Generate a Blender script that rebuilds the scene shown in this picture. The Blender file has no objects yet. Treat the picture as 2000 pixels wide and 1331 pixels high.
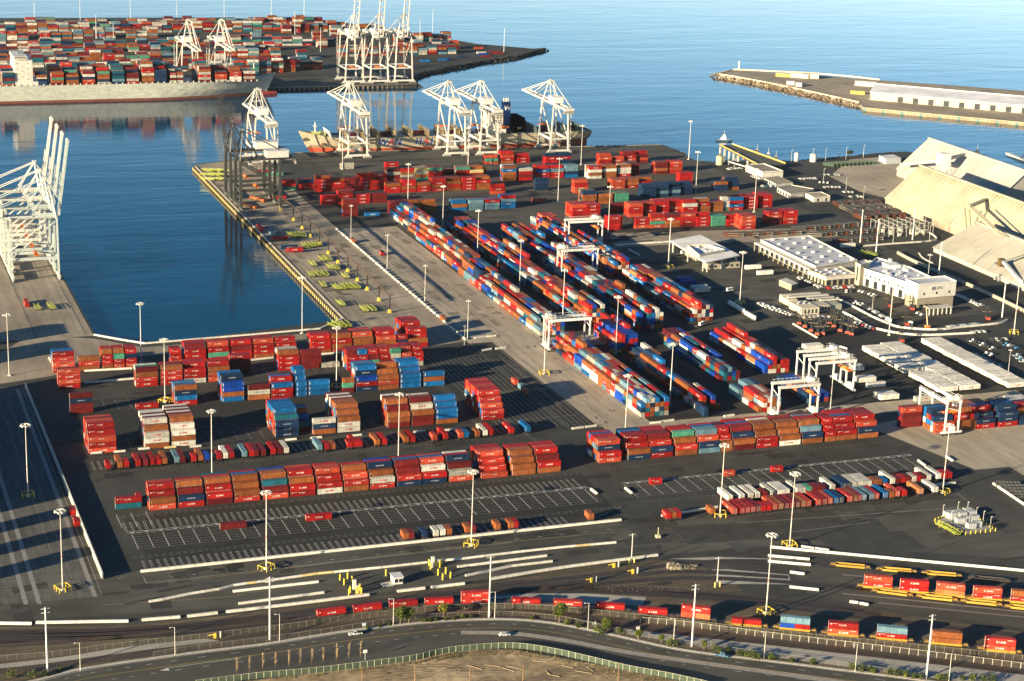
import bpy, math, random
from mathutils import Vector, Matrix
PI = math.pi
sc = bpy.context.scene
COL = sc.collection
rnd = random.Random(7)
# ------------------------------------------------------------------ camera
# world frame: X runs along the container rows, Y away from the road; metres
CAM = Vector((-330.05, -868.8, 337.37)); F = 3754.8; PITCH = 0.28588; ROLL = 0.035485; YAW = -0.3607023
def _axes():
    rt = Vector((1, 0, 0)); fw = Vector((0, math.cos(PITCH), -math.sin(PITCH))); up = rt.cross(fw)
    r2 = rt*math.cos(ROLL)+up*math.sin(ROLL); u2 = -rt*math.sin(ROLL)+up*math.cos(ROLL)
    R = Matrix.Rotation(YAW, 3, 'Z')
    return R@r2, R@u2, R@fw
AX, AY, AZ = _axes()
cd = bpy.data.cameras.new('camera'); cam = bpy.data.objects.new('camera', cd); COL.objects.link(cam)
cd.sensor_width = 36; cd.lens = F/2000*36; cd.clip_start = 5; cd.clip_end = 30000
m = Matrix.Identity(4)
for i in range(3):
    m[i][0] = AX[i]; m[i][1] = AY[i]; m[i][2] = -AZ[i]; m[i][3] = CAM[i]
cam.matrix_world = m
sc.camera = cam
# ------------------------------------------------------------------ world + sun
HG = 0.75
SUN_EL = math.radians(12.0); SH = math.radians(21)      # SH: heading of the shadows
w = bpy.data.worlds.new('World'); sc.world = w; w.use_nodes = True
nt = w.node_tree; sky = nt.nodes.new('ShaderNodeTexSky'); sky.sky_type = 'NISHITA'; sky.sun_disc = False
sky.sun_elevation = SUN_EL; sky.sun_rotation = math.radians(249); sky.altitude = 0; sky.air_density = 1.0; sky.dust_density = 1.0; sky.ozone_density = 3.0
bg = nt.nodes['Background']; bg.inputs[1].default_value = 0.05
tm = nt.nodes.new('ShaderNodeVectorMath'); tm.operation = 'MULTIPLY'; tm.inputs[1].default_value = (0.60, 0.95, 1.12)
nt.links.new(sky.outputs[0], tm.inputs[0])
# marine haze: the sky brightens and pales towards the horizon
tc = nt.nodes.new('ShaderNodeTexCoord'); sx = nt.nodes.new('ShaderNodeSeparateXYZ'); nt.links.new(tc.outputs['Generated'], sx.inputs[0])
rp = nt.nodes.new('ShaderNodeValToRGB'); nt.links.new(sx.outputs['Z'], rp.inputs[0])
cr = rp.color_ramp; cr.elements[0].position = 0.0; cr.elements[0].color = (HG*2.05, HG*1.0, HG*.76, 1); cr.elements[1].position = 0.45; cr.elements[1].color = (.030, .092, .135, 1)
for p_, k_ in ((.07, .98), (.13, .72), (.21, .36), (.30, .21)):
    e_ = cr.elements.new(p_); g_ = max(0, (k_-.2)/.8); e_.color = (HG*k_*(.42+1.43*g_), HG*k_*(.94+.04*g_), HG*k_*(1-.2*g_), 1)
t2 = nt.nodes.new('ShaderNodeVectorMath'); t2.operation = 'MULTIPLY'; nt.links.new(tm.outputs[0], t2.inputs[0]); nt.links.new(rp.outputs[0], t2.inputs[1])
t3 = nt.nodes.new('ShaderNodeVectorMath'); t3.operation = 'SCALE'; t3.inputs['Scale'].default_value = 5.0; nt.links.new(t2.outputs[0], t3.inputs[0])
nt.links.new(t3.outputs[0], bg.inputs[0])
sd = bpy.data.lights.new('sun', 'SUN'); sd.energy = 5.0; sd.angle = math.radians(0.5); sd.color = (1.0, 0.81, 0.52)
so = bpy.data.objects.new('sun', sd); COL.objects.link(so)
sdir = Vector((math.cos(SH)*math.cos(SUN_EL), math.sin(SH)*math.cos(SUN_EL), -math.sin(SUN_EL)))
so.rotation_euler = sdir.to_track_quat('-Z', 'Y').to_euler(); so.location = (-400, -200, 300)
sc.view_settings.view_transform = 'Standard'; sc.view_settings.look = 'None'; sc.view_settings.gamma = 1
sc.view_settings.exposure = 1.52
# ------------------------------------------------------------------ helpers
def at(px, py, z=0.0):
    d = AX*(px-1000)-AY*(py-665.5)+AZ*F
    t = (z-CAM.z)/d.z
    return Vector((CAM.x+d.x*t, CAM.y+d.y*t, z))
def pr(p):
    d = Vector(p)-CAM; z = d.dot(AZ)
    return 1000+F*d.dot(AX)/z, 665.5-F*d.dot(AY)/z
def u_at(px, v, z=0.0):
    a, b = -900.0, 1500.0
    for _ in range(40):
        c = (a+b)/2
        if pr((c, v, z))[0] < px: a = c
        else: b = c
    return (a+b)/2
MATS = {}
def mat(name, rough=0.6, base=None, noise=None, bump=None, metal=0.0, streak=False, spec=0.5):
    """base None: the colour comes from the mesh attribute 'col'."""
    if name in MATS: return MATS[name]
    M = bpy.data.materials.new(name); M.use_nodes = True; n = M.node_tree.nodes; l = M.node_tree.links
    P = n['Principled BSDF']; P.inputs['Roughness'].default_value = rough; P.inputs['Metallic'].default_value = metal
    P.inputs['Specular IOR Level'].default_value = spec
    geo = n.new('ShaderNodeNewGeometry')
    if base is None:
        a = n.new('ShaderNodeAttribute'); a.attribute_name = 'col'; c = a.outputs['Color']
        oi = n.new('ShaderNodeObjectInfo'); mr = n.new('ShaderNodeMapRange'); mr.inputs[3].default_value = 0.86; mr.inputs[4].default_value = 1.14
        l.new(oi.outputs['Random'], mr.inputs[0]); mx = n.new('ShaderNodeVectorMath'); mx.operation = 'SCALE'
        l.new(c, mx.inputs[0]); l.new(mr.outputs[0], mx.inputs['Scale']); c = mx.outputs[0]
    else:
        rg = n.new('ShaderNodeRGB'); rg.outputs[0].default_value = (*base, 1); c = rg.outputs[0]
    for (scale, lo, hi, stretch) in (noise or []):
        mp = n.new('ShaderNodeMapping'); mp.inputs['Scale'].default_value = stretch
        l.new(geo.outputs['Position'], mp.inputs[0])
        t = n.new('ShaderNodeTexNoise'); t.inputs['Scale'].default_value = scale; t.inputs['Detail'].default_value = 5
        l.new(mp.outputs[0], t.inputs['Vector'])
        r = n.new('ShaderNodeMapRange'); r.inputs[1].default_value = 0.32; r.inputs[2].default_value = 0.68; r.inputs[3].default_value = lo; r.inputs[4].default_value = hi
        l.new(t.outputs[0], r.inputs[0]); v = n.new('ShaderNodeVectorMath'); v.operation = 'SCALE'
        l.new(c, v.inputs[0]); l.new(r.outputs[0], v.inputs['Scale']); c = v.outputs[0]
    l.new(c, P.inputs['Base Color'])
    if bump:
        t = n.new('ShaderNodeTexNoise'); t.inputs['Scale'].default_value = bump[0]; t.inputs['Detail'].default_value = 6
        l.new(geo.outputs['Position'], t.inputs['Vector'])
        b = n.new('ShaderNodeBump'); b.inputs['Strength'].default_value = 1; b.inputs['Distance'].default_value = bump[1]
        l.new(t.outputs[0], b.inputs['Height']); l.new(b.outputs[0], P.inputs['Normal'])
    MATS[name] = M
    return M
U1 = (1, 1, 1)
m_steel = mat('container_steel', 0.55, None, [(2.2, 0.72, 1.18, (1, 1, 0.10)), (0.30, 0.78, 1.15, U1), (1.1, .85, 1.1, U1)], spec=.22)
m_paint = mat('painted_metal', 0.42, None, [(0.8, 0.86, 1.1, (1, 1, .3))])
m_mark = mat('road_paint', 0.6, None, [(1.3, 0.55, 1.15, U1)])
m_wall = mat('plaster', 0.75, None, [(0.25, 0.88, 1.08, (1, 1, .5)), (2, .95, 1.04, U1)])
m_roof = mat('roof_sheet', 0.7, None, [(0.06, 0.80, 1.1, U1), (0.9, .9, 1.08, (.04, 1, .04)), (.9, .93, 1.05, U1)], spec=.25)
m_glass = mat('window_glass', 0.12, (0.02, 0.03, 0.04))
m_rubber = mat('rubber', 0.8, (0.015, 0.015, 0.016))
m_patch = mat('patched_surface', 0.88, None, [(0.8, 0.8, 1.15, U1), (.12, .8, 1.2, U1)], spec=.25)
m_barrier = mat('barrier_concrete', 0.8, None, [(0.6, 0.75, 1.12, U1)])
m_asph = mat('asphalt', 0.85, (0.044, 0.044, 0.040), [(0.012, 0.72, 1.25, U1), (0.10, 0.82, 1.18, (1, .25, 1)), (1.1, .86, 1.16, U1)], (3, .02), spec=.3)
m_asphN = mat('dark_asphalt', 0.85, (0.027, 0.027, 0.026), [(0.02, 0.75, 1.25, U1), (0.3, 0.85, 1.15, U1), (2, .88, 1.12, U1)], spec=.3)
m_asphW = mat('worn_asphalt', 0.88, (0.072, 0.070, 0.061), [(0.02, 0.75, 1.2, U1), (0.12, 0.82, 1.18, (.3, 1, 1)), (1.4, .88, 1.12, U1)], spec=.3)
m_conc = mat('slab_concrete', 0.85, (0.37, 0.32, 0.245), [(0.02, 0.82, 1.15, U1), (0.25, 0.82, 1.14, (1, .12, 1)), (2.0, .86, 1.12, U1)], spec=.3)
m_concD = mat('quay_concrete', 0.88, (0.285, 0.245, 0.19), [(0.018, 0.72, 1.25, U1), (0.2, 0.8, 1.15, (1, .15, 1)), (1.5, .85, 1.15, U1)], spec=.3)
m_concL = mat('pale_concrete', 0.85, (0.33, 0.315, 0.28), [(0.05, 0.8, 1.15, U1), (0.8, .85, 1.12, U1)], spec=.3)
m_pave = mat('block_paving', 0.88, (0.10, 0.10, 0.092), [(0.03, 0.8, 1.15, U1), (0.5, 0.78, 1.2, (1, .1, 1)), (0.5, .82, 1.2, (.1, 1, 1))], spec=.3)
m_ball = mat('ballast', 0.95, (0.105, 0.085, 0.060), [(0.05, 0.6, 1.35, (.3, 1, 1)), (1.5, .65, 1.35, U1), (.4, .7, 1.2, (.2, 2, 1))], (2.5, .1), spec=.2)
m_sand = mat('bare_earth', 0.95, (0.38, 0.29, 0.18), [(0.05, 0.6, 1.2, (1, 1.3, 1)), (0.3, .72, 1.2, U1), (2.5, .88, 1.1, U1)], (.2, .3), spec=.2)
m_rock = mat('rip_rap', 0.9, (0.20, 0.15, 0.10), [(0.5, 0.35, 1.5, U1), (1.6, .6, 1.3, U1)], spec=.2)
m_rockD = mat('dark_rip_rap', 0.9, (0.05, 0.05, 0.05), [(0.5, 0.35, 1.6, U1), (1.6, .6, 1.3, U1)], spec=.2)
m_leaf = mat('foliage', 0.7, None, [(0.9, .6, 1.35, U1)], spec=.3)
m_pile = mat('quay_wall', 0.9, (0.09, 0.08, 0.065), [(0.3, .5, 1.4, U1)], spec=.2)
# --- mesh builder
class MB:
    def __init__(s): s.v = []; s.f = []; s.c = []
    def face(s, pts, col):
        n = len(s.v); s.v += [tuple(p) for p in pts]; s.f.append(tuple(range(n, n+len(pts)))); s.c.append(col)
    def box(s, x0, x1, y0, y1, z0, z1, col=(.5, .5, .5), top=None, skip=()):
        n = len(s.v)
        s.v += [(x0, y0, z0), (x1, y0, z0), (x1, y1, z0), (x0, y1, z0), (x0, y0, z1), (x1, y0, z1), (x1, y1, z1), (x0, y1, z1)]
        for k, q in enumerate(((0, 3, 2, 1), (4, 5, 6, 7), (0, 1, 5, 4), (2, 3, 7, 6), (1, 2, 6, 5), (3, 0, 4, 7))):
            s.f.append(tuple(n+i for i in q)); s.c.append(top if (top and k == 1) else col)
    def hexa(s, b, t, col):                      # four bottom points, four top points
        n = len(s.v); s.v += [tuple(p) for p in b]+[tuple(p) for p in t]
        for q in ((0, 3, 2, 1), (4, 5, 6, 7), (0, 1, 5, 4), (1, 2, 6, 5), (2, 3, 7, 6), (3, 0, 4, 7)):
            s.f.append(tuple(n+i for i in q)); s.c.append(col)
    def bar(s, a, b, w, h=None, col=(.5, .5, .5), w2=None):
        h = h or w; a = Vector(a); b = Vector(b); d = (b-a).normalized()
        x = d.cross(Vector((0, 0, 1)))
        x = x.normalized() if x.length > 1e-3 else Vector((1, 0, 0))
        y = x.cross(d).normalized(); k = (w2 or w)/w
        B = [a+x*(i*w/2)+y*(j*h/2) for i, j in ((-1, -1), (1, -1), (1, 1), (-1, 1))]
        T = [b+x*(i*w*k/2)+y*(j*h*k/2) for i, j in ((-1, -1), (1, -1), (1, 1), (-1, 1))]
        s.hexa(B, T, col)
    def cyl(s, a, b, r, r2=None, n=8, col=(.5, .5, .5)):
        r2 = r if r2 is None else r2; a = Vector(a); b = Vector(b); d = (b-a).normalized()
        x = d.orthogonal().normalized(); y = d.cross(x); k = len(s.v)
        for p, q in ((a, r), (b, r2)):
            for i in range(n):
                t = 2*PI*i/n; s.v.append(tuple(p+x*(math.cos(t)*q)+y*(math.sin(t)*q)))
        for i in range(n):
            j = (i+1) % n; s.f.append((k+i, k+j, k+n+j, k+n+i)); s.c.append(col)
        s.f.append(tuple(k+n-1-i for i in range(n))); s.c.append(col)
        s.f.append(tuple(k+n+i for i in range(n))); s.c.append(col)
    def prism(s, pts, z0, z1, col=(.5, .5, .5), side=None):
        a = sum(pts[i][0]*pts[(i+1) % len(pts)][1]-pts[(i+1) % len(pts)][0]*pts[i][1] for i in range(len(pts)))
        if a < 0: pts = pts[::-1]
        n = len(s.v); k = len(pts)
        s.v += [(p[0], p[1], z0) for p in pts]+[(p[0], p[1], z1) for p in pts]
        s.f.append(tuple(n+k+i for i in range(k))); s.c.append(col)
        for i in range(k):
            j = (i+1) % k; s.f.append((n+i, n+j, n+k+j, n+k+i)); s.c.append(side or col)
    def build(s, name, M, parent=None, org=None, label=None):
        me = bpy.data.meshes.new(name); o0 = Vector(org) if org is not None else Vector((0, 0, 0))
        me.from_pydata([(p[0]-o0.x, p[1]-o0.y, p[2]-o0.z) for p in s.v], [], s.f)
        at_ = me.color_attributes.new('col', 'FLOAT_COLOR', 'CORNER'); buf = []
        for f_, c in zip(s.f, s.c): buf += [c[0], c[1], c[2], 1.0]*len(f_)
        at_.data.foreach_set('color', buf)
        me.materials.append(M); me.update()
        o = bpy.data.objects.new(name, me); COL.objects.link(o)
        if parent is not None: o.parent = parent
        elif org is not None: o.location = o0
        if label: o['label'] = label
        return o
def thing(name, label, cat, loc=(0, 0, 0), rz=0.0, group=None):
    o = bpy.data.objects.new(name, None); COL.objects.link(o); o.location = loc; o.rotation_euler = (0, 0, rz)
    o.empty_display_size = 0.5; o['label'] = label; o['category'] = cat
    if group: o['group'] = group
    return o
def tag(o, label, cat, group=None):
    o['label'] = label; o['category'] = cat
    if group: o['group'] = group
    return o
def kids(o): return [c for c in KIDS.get(o.name, [])]
KIDS = {}
def reg(root, parts): KIDS[root.name] = parts; return root
def dup(root, loc, rz=None, label=None, group=None):
    r = root.copy(); COL.objects.link(r); r.location = loc
    if rz is not None: r.rotation_euler = (0, 0, rz)
    if label: r['label'] = label
    if group: r['group'] = group
    def rec(o, p):
        for ch in KIDS.get(o.name, []):
            c = ch.copy(); COL.objects.link(c); c.parent = p; rec(ch, c)
    rec(root, r)
    return r
def struct(o): o['kind'] = 'structure'; return o
def sheet(name, pts, z, M, pxs=True, kind='structure'):
    P = [at(*p) if pxs else Vector((p[0], p[1], 0)) for p in pts]
    b = MB(); a = sum(P[i].x*P[(i+1) % len(P)].y-P[(i+1) % len(P)].x*P[i].y for i in range(len(P)))
    if a < 0: P = P[::-1]
    b.face([(p.x, p.y, z) for p in P], (.5, .5, .5)); o = b.build(name, M)
    if kind: o['kind'] = kind
    return o
def smooth(P, k=6):                               # Catmull-Rom through the points
    P = [Vector(p) for p in P]; out = []
    for i in range(len(P)-1):
        a = P[max(i-1, 0)]; b = P[i]; c = P[i+1]; d = P[min(i+2, len(P)-1)]
        for j in range(k):
            t = j/k; out.append(0.5*((2*b)+(c-a)*t+(2*a-5*b+4*c-d)*t*t+(3*b-a-3*c+d)*t**3))
    return out+[P[-1]]
def ribbon(b, P, w, z, col=(.5, .5, .5), off=0.0, thick=0.0):
    L = []
    for i, p in enumerate(P):
        d = (P[min(i+1, len(P)-1)]-P[max(i-1, 0)]); d.z = 0; d.normalize(); n = Vector((-d.y, d.x, 0))
        L.append((p+n*(off-w/2), p+n*(off+w/2)))
    for i in range(len(L)-1):
        a, c = L[i], L[i+1]
        if thick:
            b.hexa([(q.x, q.y, z) for q in (a[0], c[0], c[1], a[1])], [(q.x, q.y, z+thick) for q in (a[0], c[0], c[1], a[1])], col)
        else:
            b.face([(q.x, q.y, z) for q in (a[0], c[0], c[1], a[1])], col)
def line(b, p, q, w, z=0.02, col=(.62, .62, .58)):
    p = Vector((p[0], p[1], 0)); q = Vector((q[0], q[1], 0)); ribbon(b, [p, q], w, z, col)
TEXT = {}
def text_faces(s):
    if s not in TEXT:
        cu = bpy.data.curves.new('lettering', 'FONT'); cu.body = s; cu.size = 1.0; cu.resolution_u = 1; cu.align_x = 'CENTER'; cu.align_y = 'CENTER'; cu.offset = 0.02
        o = bpy.data.objects.new('lettering', cu); COL.objects.link(o)
        me = bpy.data.meshes.new_from_object(o.evaluated_get(bpy.context.evaluated_depsgraph_get()))
        TEXT[s] = ([tuple(v.co) for v in me.vertices], [tuple(p.vertices) for p in me.polygons])
        bpy.data.objects.remove(o); bpy.data.curves.remove(cu); bpy.data.meshes.remove(me)
    return TEXT[s]
def put_text(b, s, org, xd, yd, size, col, sx=1.0, shear=0.0):
    V, Fs = text_faces(s); org = Vector(org); xd = Vector(xd); yd = Vector(yd); n = len(b.v)
    for x, y, _ in V: b.v.append(tuple(org+xd*((x+shear*y)*size*sx)+yd*(y*size)))
    for f_ in Fs: b.f.append(tuple(n+i for i in f_)); b.c.append(col)
ORD = ['first', 'second', 'third', 'fourth', 'fifth', 'sixth', 'seventh', 'eighth', 'ninth', 'tenth', 'eleventh', 'twelfth', 'thirteenth', 'fourteenth', 'fifteenth', 'sixteenth', 'seventeenth', 'eighteenth', 'nineteenth', 'twentieth']
def ordn(i):
    if i < 20: return ORD[i]
    i += 1; t = {2: 'twenty', 3: 'thirty', 4: 'forty', 5: 'fifty'}[i//10]
    return t+'-'+ORD[i % 10-1] if i % 10 else {'twenty': 'twentieth', 'thirty': 'thirtieth', 'forty': 'fortieth', 'fifty': 'fiftieth'}[t]
# ------------------------------------------------------------------ the large structure: water, land, paving
def water():
    M = bpy.data.materials.new('harbour_water'); M.use_nodes = True; n = M.node_tree.nodes; l = M.node_tree.links
    P = n['Principled BSDF']; P.inputs['Base Color'].default_value = (0.0005, 0.030, 0.072, 1); P.inputs['Roughness'].default_value = 0.06; P.inputs['IOR'].default_value = 1.36
    geo = n.new('ShaderNodeNewGeometry'); h = None
    for sc_, st, rot, amp in ((0.085, (.45, 1.9, 1), 0.30, 0.10), (0.30, (.5, 1.8, 1), -.25, 0.028), (0.014, (.5, 1.6, 1), .5, 0.32)):
        mp = n.new('ShaderNodeMapping'); mp.inputs['Scale'].default_value = st; mp.inputs['Rotation'].default_value = (0, 0, rot)
        l.new(geo.outputs['Position'], mp.inputs[0]); t = n.new('ShaderNodeTexNoise'); t.inputs['Scale'].default_value = sc_; t.inputs['Detail'].default_value = 3; t.inputs['Distortion'].default_value = 0.6
        l.new(mp.outputs[0], t.inputs['Vector']); a = n.new('ShaderNodeMath'); a.operation = 'MULTIPLY'; a.inputs[1].default_value = amp; l.new(t.outputs[0], a.inputs[0])
        if h is None: h = a.outputs[0]
        else:
            s = n.new('ShaderNodeMath'); l.new(h, s.inputs[0]); l.new(a.outputs[0], s.inputs[1]); h = s.outputs[0]
    b = n.new('ShaderNodeBump'); b.inputs['Distance'].default_value = 1.0; b.inputs['Strength'].default_value = 1.0
    l.new(h, b.inputs['Height']); l.new(b.outputs[0], P.inputs['Normal'])
    q = MB(); q.face([(-9000, -3000, -3.5), (9000, -3000, -3.5), (14000, 16000, -3.5), (-9000, 16000, -3.5)], (0, 0, 0)); struct(q.build('water', M))
water()
LAND = [(-171.5, 276), (-171.5, 610), (-330, 610), (-330, 276), (-900, 276), (-900, -700), (1500, -700), (1500, 420), (740, 540), (716, 600), (712, 690), (672, 726), (640, 722), (541, 703),
        (461, 710), (441, 726), (450, 756), (447, 801), (90, 822), (50, 812), (18, 797), (-9, 785), (-12, 777), (-15, 275), (-145, 249)]
b = MB(); b.prism(LAND, -9, 0, (.5, .5, .5)); struct(b.build('ground', m_asph))
FP = [(-420, 1194), (160, 1194), (321, 1190), (326, 1232), (358, 1280), (418, 1325), (458, 1361), (512, 1392), (545, 1425), (580, 1458), (560, 1452), (500, 1505), (440, 1640), (368, 1756), (200, 1800), (-420, 1830)]
b = MB(); b.prism(FP, -9, 0); struct(b.build('terminal_ground', m_asph))
RP = [at(*p) for p in ((1403, 147), (1432, 137), (1500, 141), (1560, 145), (1720, 157))]+[Vector((1300, 850, 0)), Vector((1250, 560, 0)), Vector((893, 853, 0)), Vector((765, 966, 0))]+[at(1680, 203), at(1560, 176), at(1470, 158)]
b = MB(); b.prism([(p.x, p.y) for p in RP], -9, 0); struct(b.build('pier_ground', m_concD))
# sheets of concrete and asphalt
S = lambda nm, p, z, M, px=True: sheet(nm, p, z, M, px)
S('apron', [(-14, 276), (-11, 776), (-8, 784), (50, 806), (47, 210), (20, 205), (-10, 205)], .015, m_concD, False)
S('lane', [(47, 205), (47, 520), (95, 520), (95, 38.2), (64, 38.2), (62, 205)], .03, m_conc, False)
S('cross_lane', [(66, 20), (66, 38), (330, 38), (330, 20)], .03, m_conc, False)
S('cross_lane', [(95.2, 184), (95.2, 206), (150, 206), (150, 184)], .03, m_conc, False)
S('stall_ground', [(6, 38), (6, 200), (61.8, 205), (63.8, 38)], .02, m_asphN, False)
S('stall_ground', [(-204, 60), (-204, 150), (0, 150), (0, 60)], .012, m_asphN, False)
S('stall_ground', [(-200, -72), (-203, -25), (28, -25), (24, -90), (-200, -90)], .012, m_asphN, False)
S('concrete_yard', [(1690, 832), (1905, 918), (1972, 912), (2010, 936), (2500, 1010), (2500, 740), (2060, 790), (1800, 812)], .035, m_conc)
S('pier_deck', [(-329, 275), (-329, 609), (-172, 609), (-172, 275)], .02, m_concD, False)
S('block_paved_yard', [(-30, 757), (50, 757), (187, 1166), (120, 1172), (-60, 1185)], .02, m_pave)
S('worn_road', [(100, 1130), (1210, 1022), (1300, 1085), (960, 1130), (600, 1178), (0, 1215), (0, 1185)], .01, m_asphW)
S('worn_road', [(1300, 1015), (2000, 965), (2100, 1100), (1560, 1062), (1290, 1085)], .012, m_asphW)
S('worn_road', [(0, 690), (60, 655), (185, 662), (282, 679), (640, 648), (600, 662), (240, 700), (100, 735), (0, 750)], .012, m_concD)
S('worn_road', [(93, 38), (96, 184), (330, 184), (330, 38)], .008, m_asphN, False)
S('quay_road', [(50, 806), (92, 819), (446, 799), (448, 770), (52, 780)], .02, m_asphW, False)
S('yard_asphalt', [(232, 186), (232, 452), (446, 452), (440, 300), (420, 190)], .009, m_asphW, False)
S('yard_asphalt', [(97, 484), (97, 768), (446, 764), (446, 484)], .009, m_asphW, False)
S('yard_lane', [(1190, 456), (1570, 446), (1640, 462), (1560, 470), (1310, 478), (1200, 484)], .0175, m_concD)
S('terminal_apron', [(540, 170), (812, 166), (802, 152), (640, 128), (540, 146)], .02, m_asphW)
S('gravel_lot', [(1620, 345), (1660, 312), (1748, 305), (1790, 352), (1740, 390), (1680, 375)], .03, m_conc)
S('railway_bed', [(-40, 1226), (250, 1222), (440, 1203), (720, 1167), (960, 1137), (1285, 1093), (1420, 1118), (1455, 1160), (1640, 1182), (2500, 1310), (2500, 1420), (1807, 1335), (1500, 1290), (1230, 1249), (1000, 1211), (830, 1217), (600, 1246), (383, 1276), (143, 1312), (-40, 1345)], .02, m_ball)
S('concrete_pad', [(900, 1172), (960, 1158), (1100, 1157), (1262, 1167), (1255, 1184), (1110, 1178), (1000, 1169)], .04, m_concL)
S('concrete_pad', [(1364, 1113), (1420, 1112), (1541, 1123), (1545, 1142), (1403, 1141), (1400, 1125)], .04, m_concL)
S('concrete_pad', [(1305, 1092), (1400, 1088), (1520, 1092), (1600, 1099), (1520, 1097), (1400, 1095)], .045, m_concL)
S('gravel_path', [(-40, 1302), (120, 1284), (260, 1262), (400, 1248), (430, 1252), (250, 1274), (100, 1295), (-40, 1312)], .04, m_concL)
S('pavement', [(1215, 1226), (1300, 1224), (1500, 1257), (2060, 1322), (2500, 1380), (2500, 1430), (1900, 1335), (1500, 1282), (1230, 1240)], .045, m_concL)
S('railhead_yard', [(1560, 1098), (2500, 1196), (2500, 1300), (1640, 1175), (1560, 1150)], .05, m_asphW)
S('bare_ground', [(360, 1345), (600, 1317), (800, 1288), (860, 1277), (910, 1270), (1000, 1269), (1153, 1296), (1370, 1340), (1640, 1402), (2500, 1590), (2500, 1900), (-600, 1900), (-200, 1480)], .03, m_sand)
# public road
FAR = [(-60, 1360), (82, 1328), (143, 1311.6), (204, 1301), (281, 1290), (383, 1276), (510, 1260.5), (602, 1246), (679, 1234), (755, 1225), (832, 1217), (909, 1212), (1000, 1211), (1077, 1218), (1153, 1232), (1230, 1249), (1307, 1266), (1383, 1278), (1500, 1292), (1628, 1308), (1807, 1331), (2080, 1374), (2500, 1450)]
NEAR = [(200, 1400), (383, 1336), (500, 1323), (602, 1314), (704, 1302), (807, 1288), (858, 1276), (909, 1269), (1000, 1264), (1077, 1274), (1153, 1291), (1230, 1309), (1307, 1323), (1383, 1340), (1640, 1400), (2500, 1585)]
S('road', FAR+NEAR[::-1], .05, m_asphW)
fr = [at(*p) for p in FAR]
b = MB(); ribbon(b, smooth(fr, 3), 1.6, .05, (.42, .40, .36), off=0.6, thick=.13); struct(b.build('kerb', m_barrier))
b = MB()
med = smooth([at(*p) for p in ((900, 1236), (1000, 1238), (1100, 1251), (1230, 1275), (1383, 1297), (1500, 1313), (1700, 1341))], 4)
ribbon(b, med, 3.6, .055, (.28, .26, .23)); struct(b.build('median_strip', m_barrier))
# road markings on the public road
b = MB()
for off, dash, col in ((-4.2, True, (.6, .6, .57)), (-8.2, False, (.55, .36, .06)), (-12.5, True, (.6, .6, .57)), (-1.0, False, (.6, .6, .57))):
    pts = smooth(fr, 6)
    acc = 0
    for i in range(len(pts)-1):
        if dash and (i % 3): continue
        seg = [pts[i], pts[i]+(pts[i+1]-pts[i])*(.7 if dash else 1)]
        ribbon(b, seg, .22, .07, col, off=off)
ar = [at(330, 1305), at(400, 1295), at(470, 1286)]; ribbon(b, ar, .3, .072, (.6, .6, .57))
p = at(322, 1308); b.face([(p.x-2, p.y-.5, .074), (p.x+1.5, p.y-1.6, .074), (p.x+1.5, p.y+1.2, .074)], (.6, .6, .57))
ym = smooth([at(*p) for p in ((300, 1140), (500, 1118), (760, 1085), (1000, 1058), (1200, 1040))], 4)
ribbon(b, ym, .25, .02, (.45, .28, .06))
ribbon(b, smooth([at(*p) for p in ((200, 1182), (420, 1168), (480, 1162))], 4), .25, .02, (.45, .28, .06))
for i in range(20):
    q = ym[0].lerp(ym[-1], i/20); ribbon(b, [at(330+i*45, 1128-i*4.9), at(338+i*45, 1127-i*4.9)], .22, .022, (.6, .6, .57))
struct(b.build('road_markings', m_mark))
# yard markings: stalls
b = MB(); W = (.60, .59, .55)
def stalls(u0, u1, pitch, v0, v1, pair=True, tick=True):
    u = u0; k = 0
    while u < u1:
        line(b, (u, v0), (u, v1), .14, .03, W)
        if pair: line(b, (u+.75, v0), (u+.75, v1), .14, .03, W); line(b, (u-.1, v1), (u+.9, v1), .2, .031, W)
        u += pitch; k += 1
def grid(u0, u1, v0, v1, pu, pv, hw=.12, vw=.32):
    v = v0
    while v <= v1+.1:
        line(b, (u0, v), (u1, v), hw, .028, (.36, .36, .33)); v += pv
    u = u0
    while u <= u1+.1:
        line(b, (u, v0), (u, v1), vw, .031, (.50, .49, .45)); u += pu
stalls(-204, 22, 3.15, -44, -33.5); grid(-202, 23, -66, -48.5, 6.95, 2.9); stalls(-203, -4, 3.25, -90.5, -80)
grid(42, 205, -64.5, -47.5, 6.95, 2.9)
stalls(-206, 18, 3.2, 40, 52); grid(-205, -188, -39, -22, 6.9, 2.9)
grid(-186, -128, 131, 148, 6.9, 2.9, .08, .1); grid(-190, -15, 66, 84, 6.9, 2.8, .08, .1); grid(-150, -10, 170, 186, 7, 2.9, .08, .1)
for (u0, u1, v) in ((-206, 26, -74), (-206, 26, -76), (-206, 20, 34), (40, 210, -72), (40, 210, -24), (-206, 26, -27), (-206, 26, -25.6)):
    u = u0
    while u < u1: line(b, (u, v), (u+1.9, v), .16, .03, (.33, .33, .31)); u += 3.2
for k in range(17): line(b, (12+k*3.1, 44), (12+k*3.1, 196-k*2), .15, .04, (.42, .41, .38))
for v in (60, 84, 108, 132, 156, 180): line(b, (10, v), (62, v), .15, .041, (.36, .35, .32))
for k in range(22): line(b, (16+k*2, 106), (22+k*2, 112), .16, .045, (.35, .28, .12))
for (a, q) in (((47.5, 205), (47.5, 38)), ((66, 204), (66, 40)), ((90.5, 515), (90.5, 40)), ((91.6, 515), (91.6, 40)), ((-225, 183), (-225, -110)), ((18, 65), (24, 10)), ((19.2, 65), (25.2, 10))): line(b, a, q, .16, .045, (.40, .39, .36))
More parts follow.
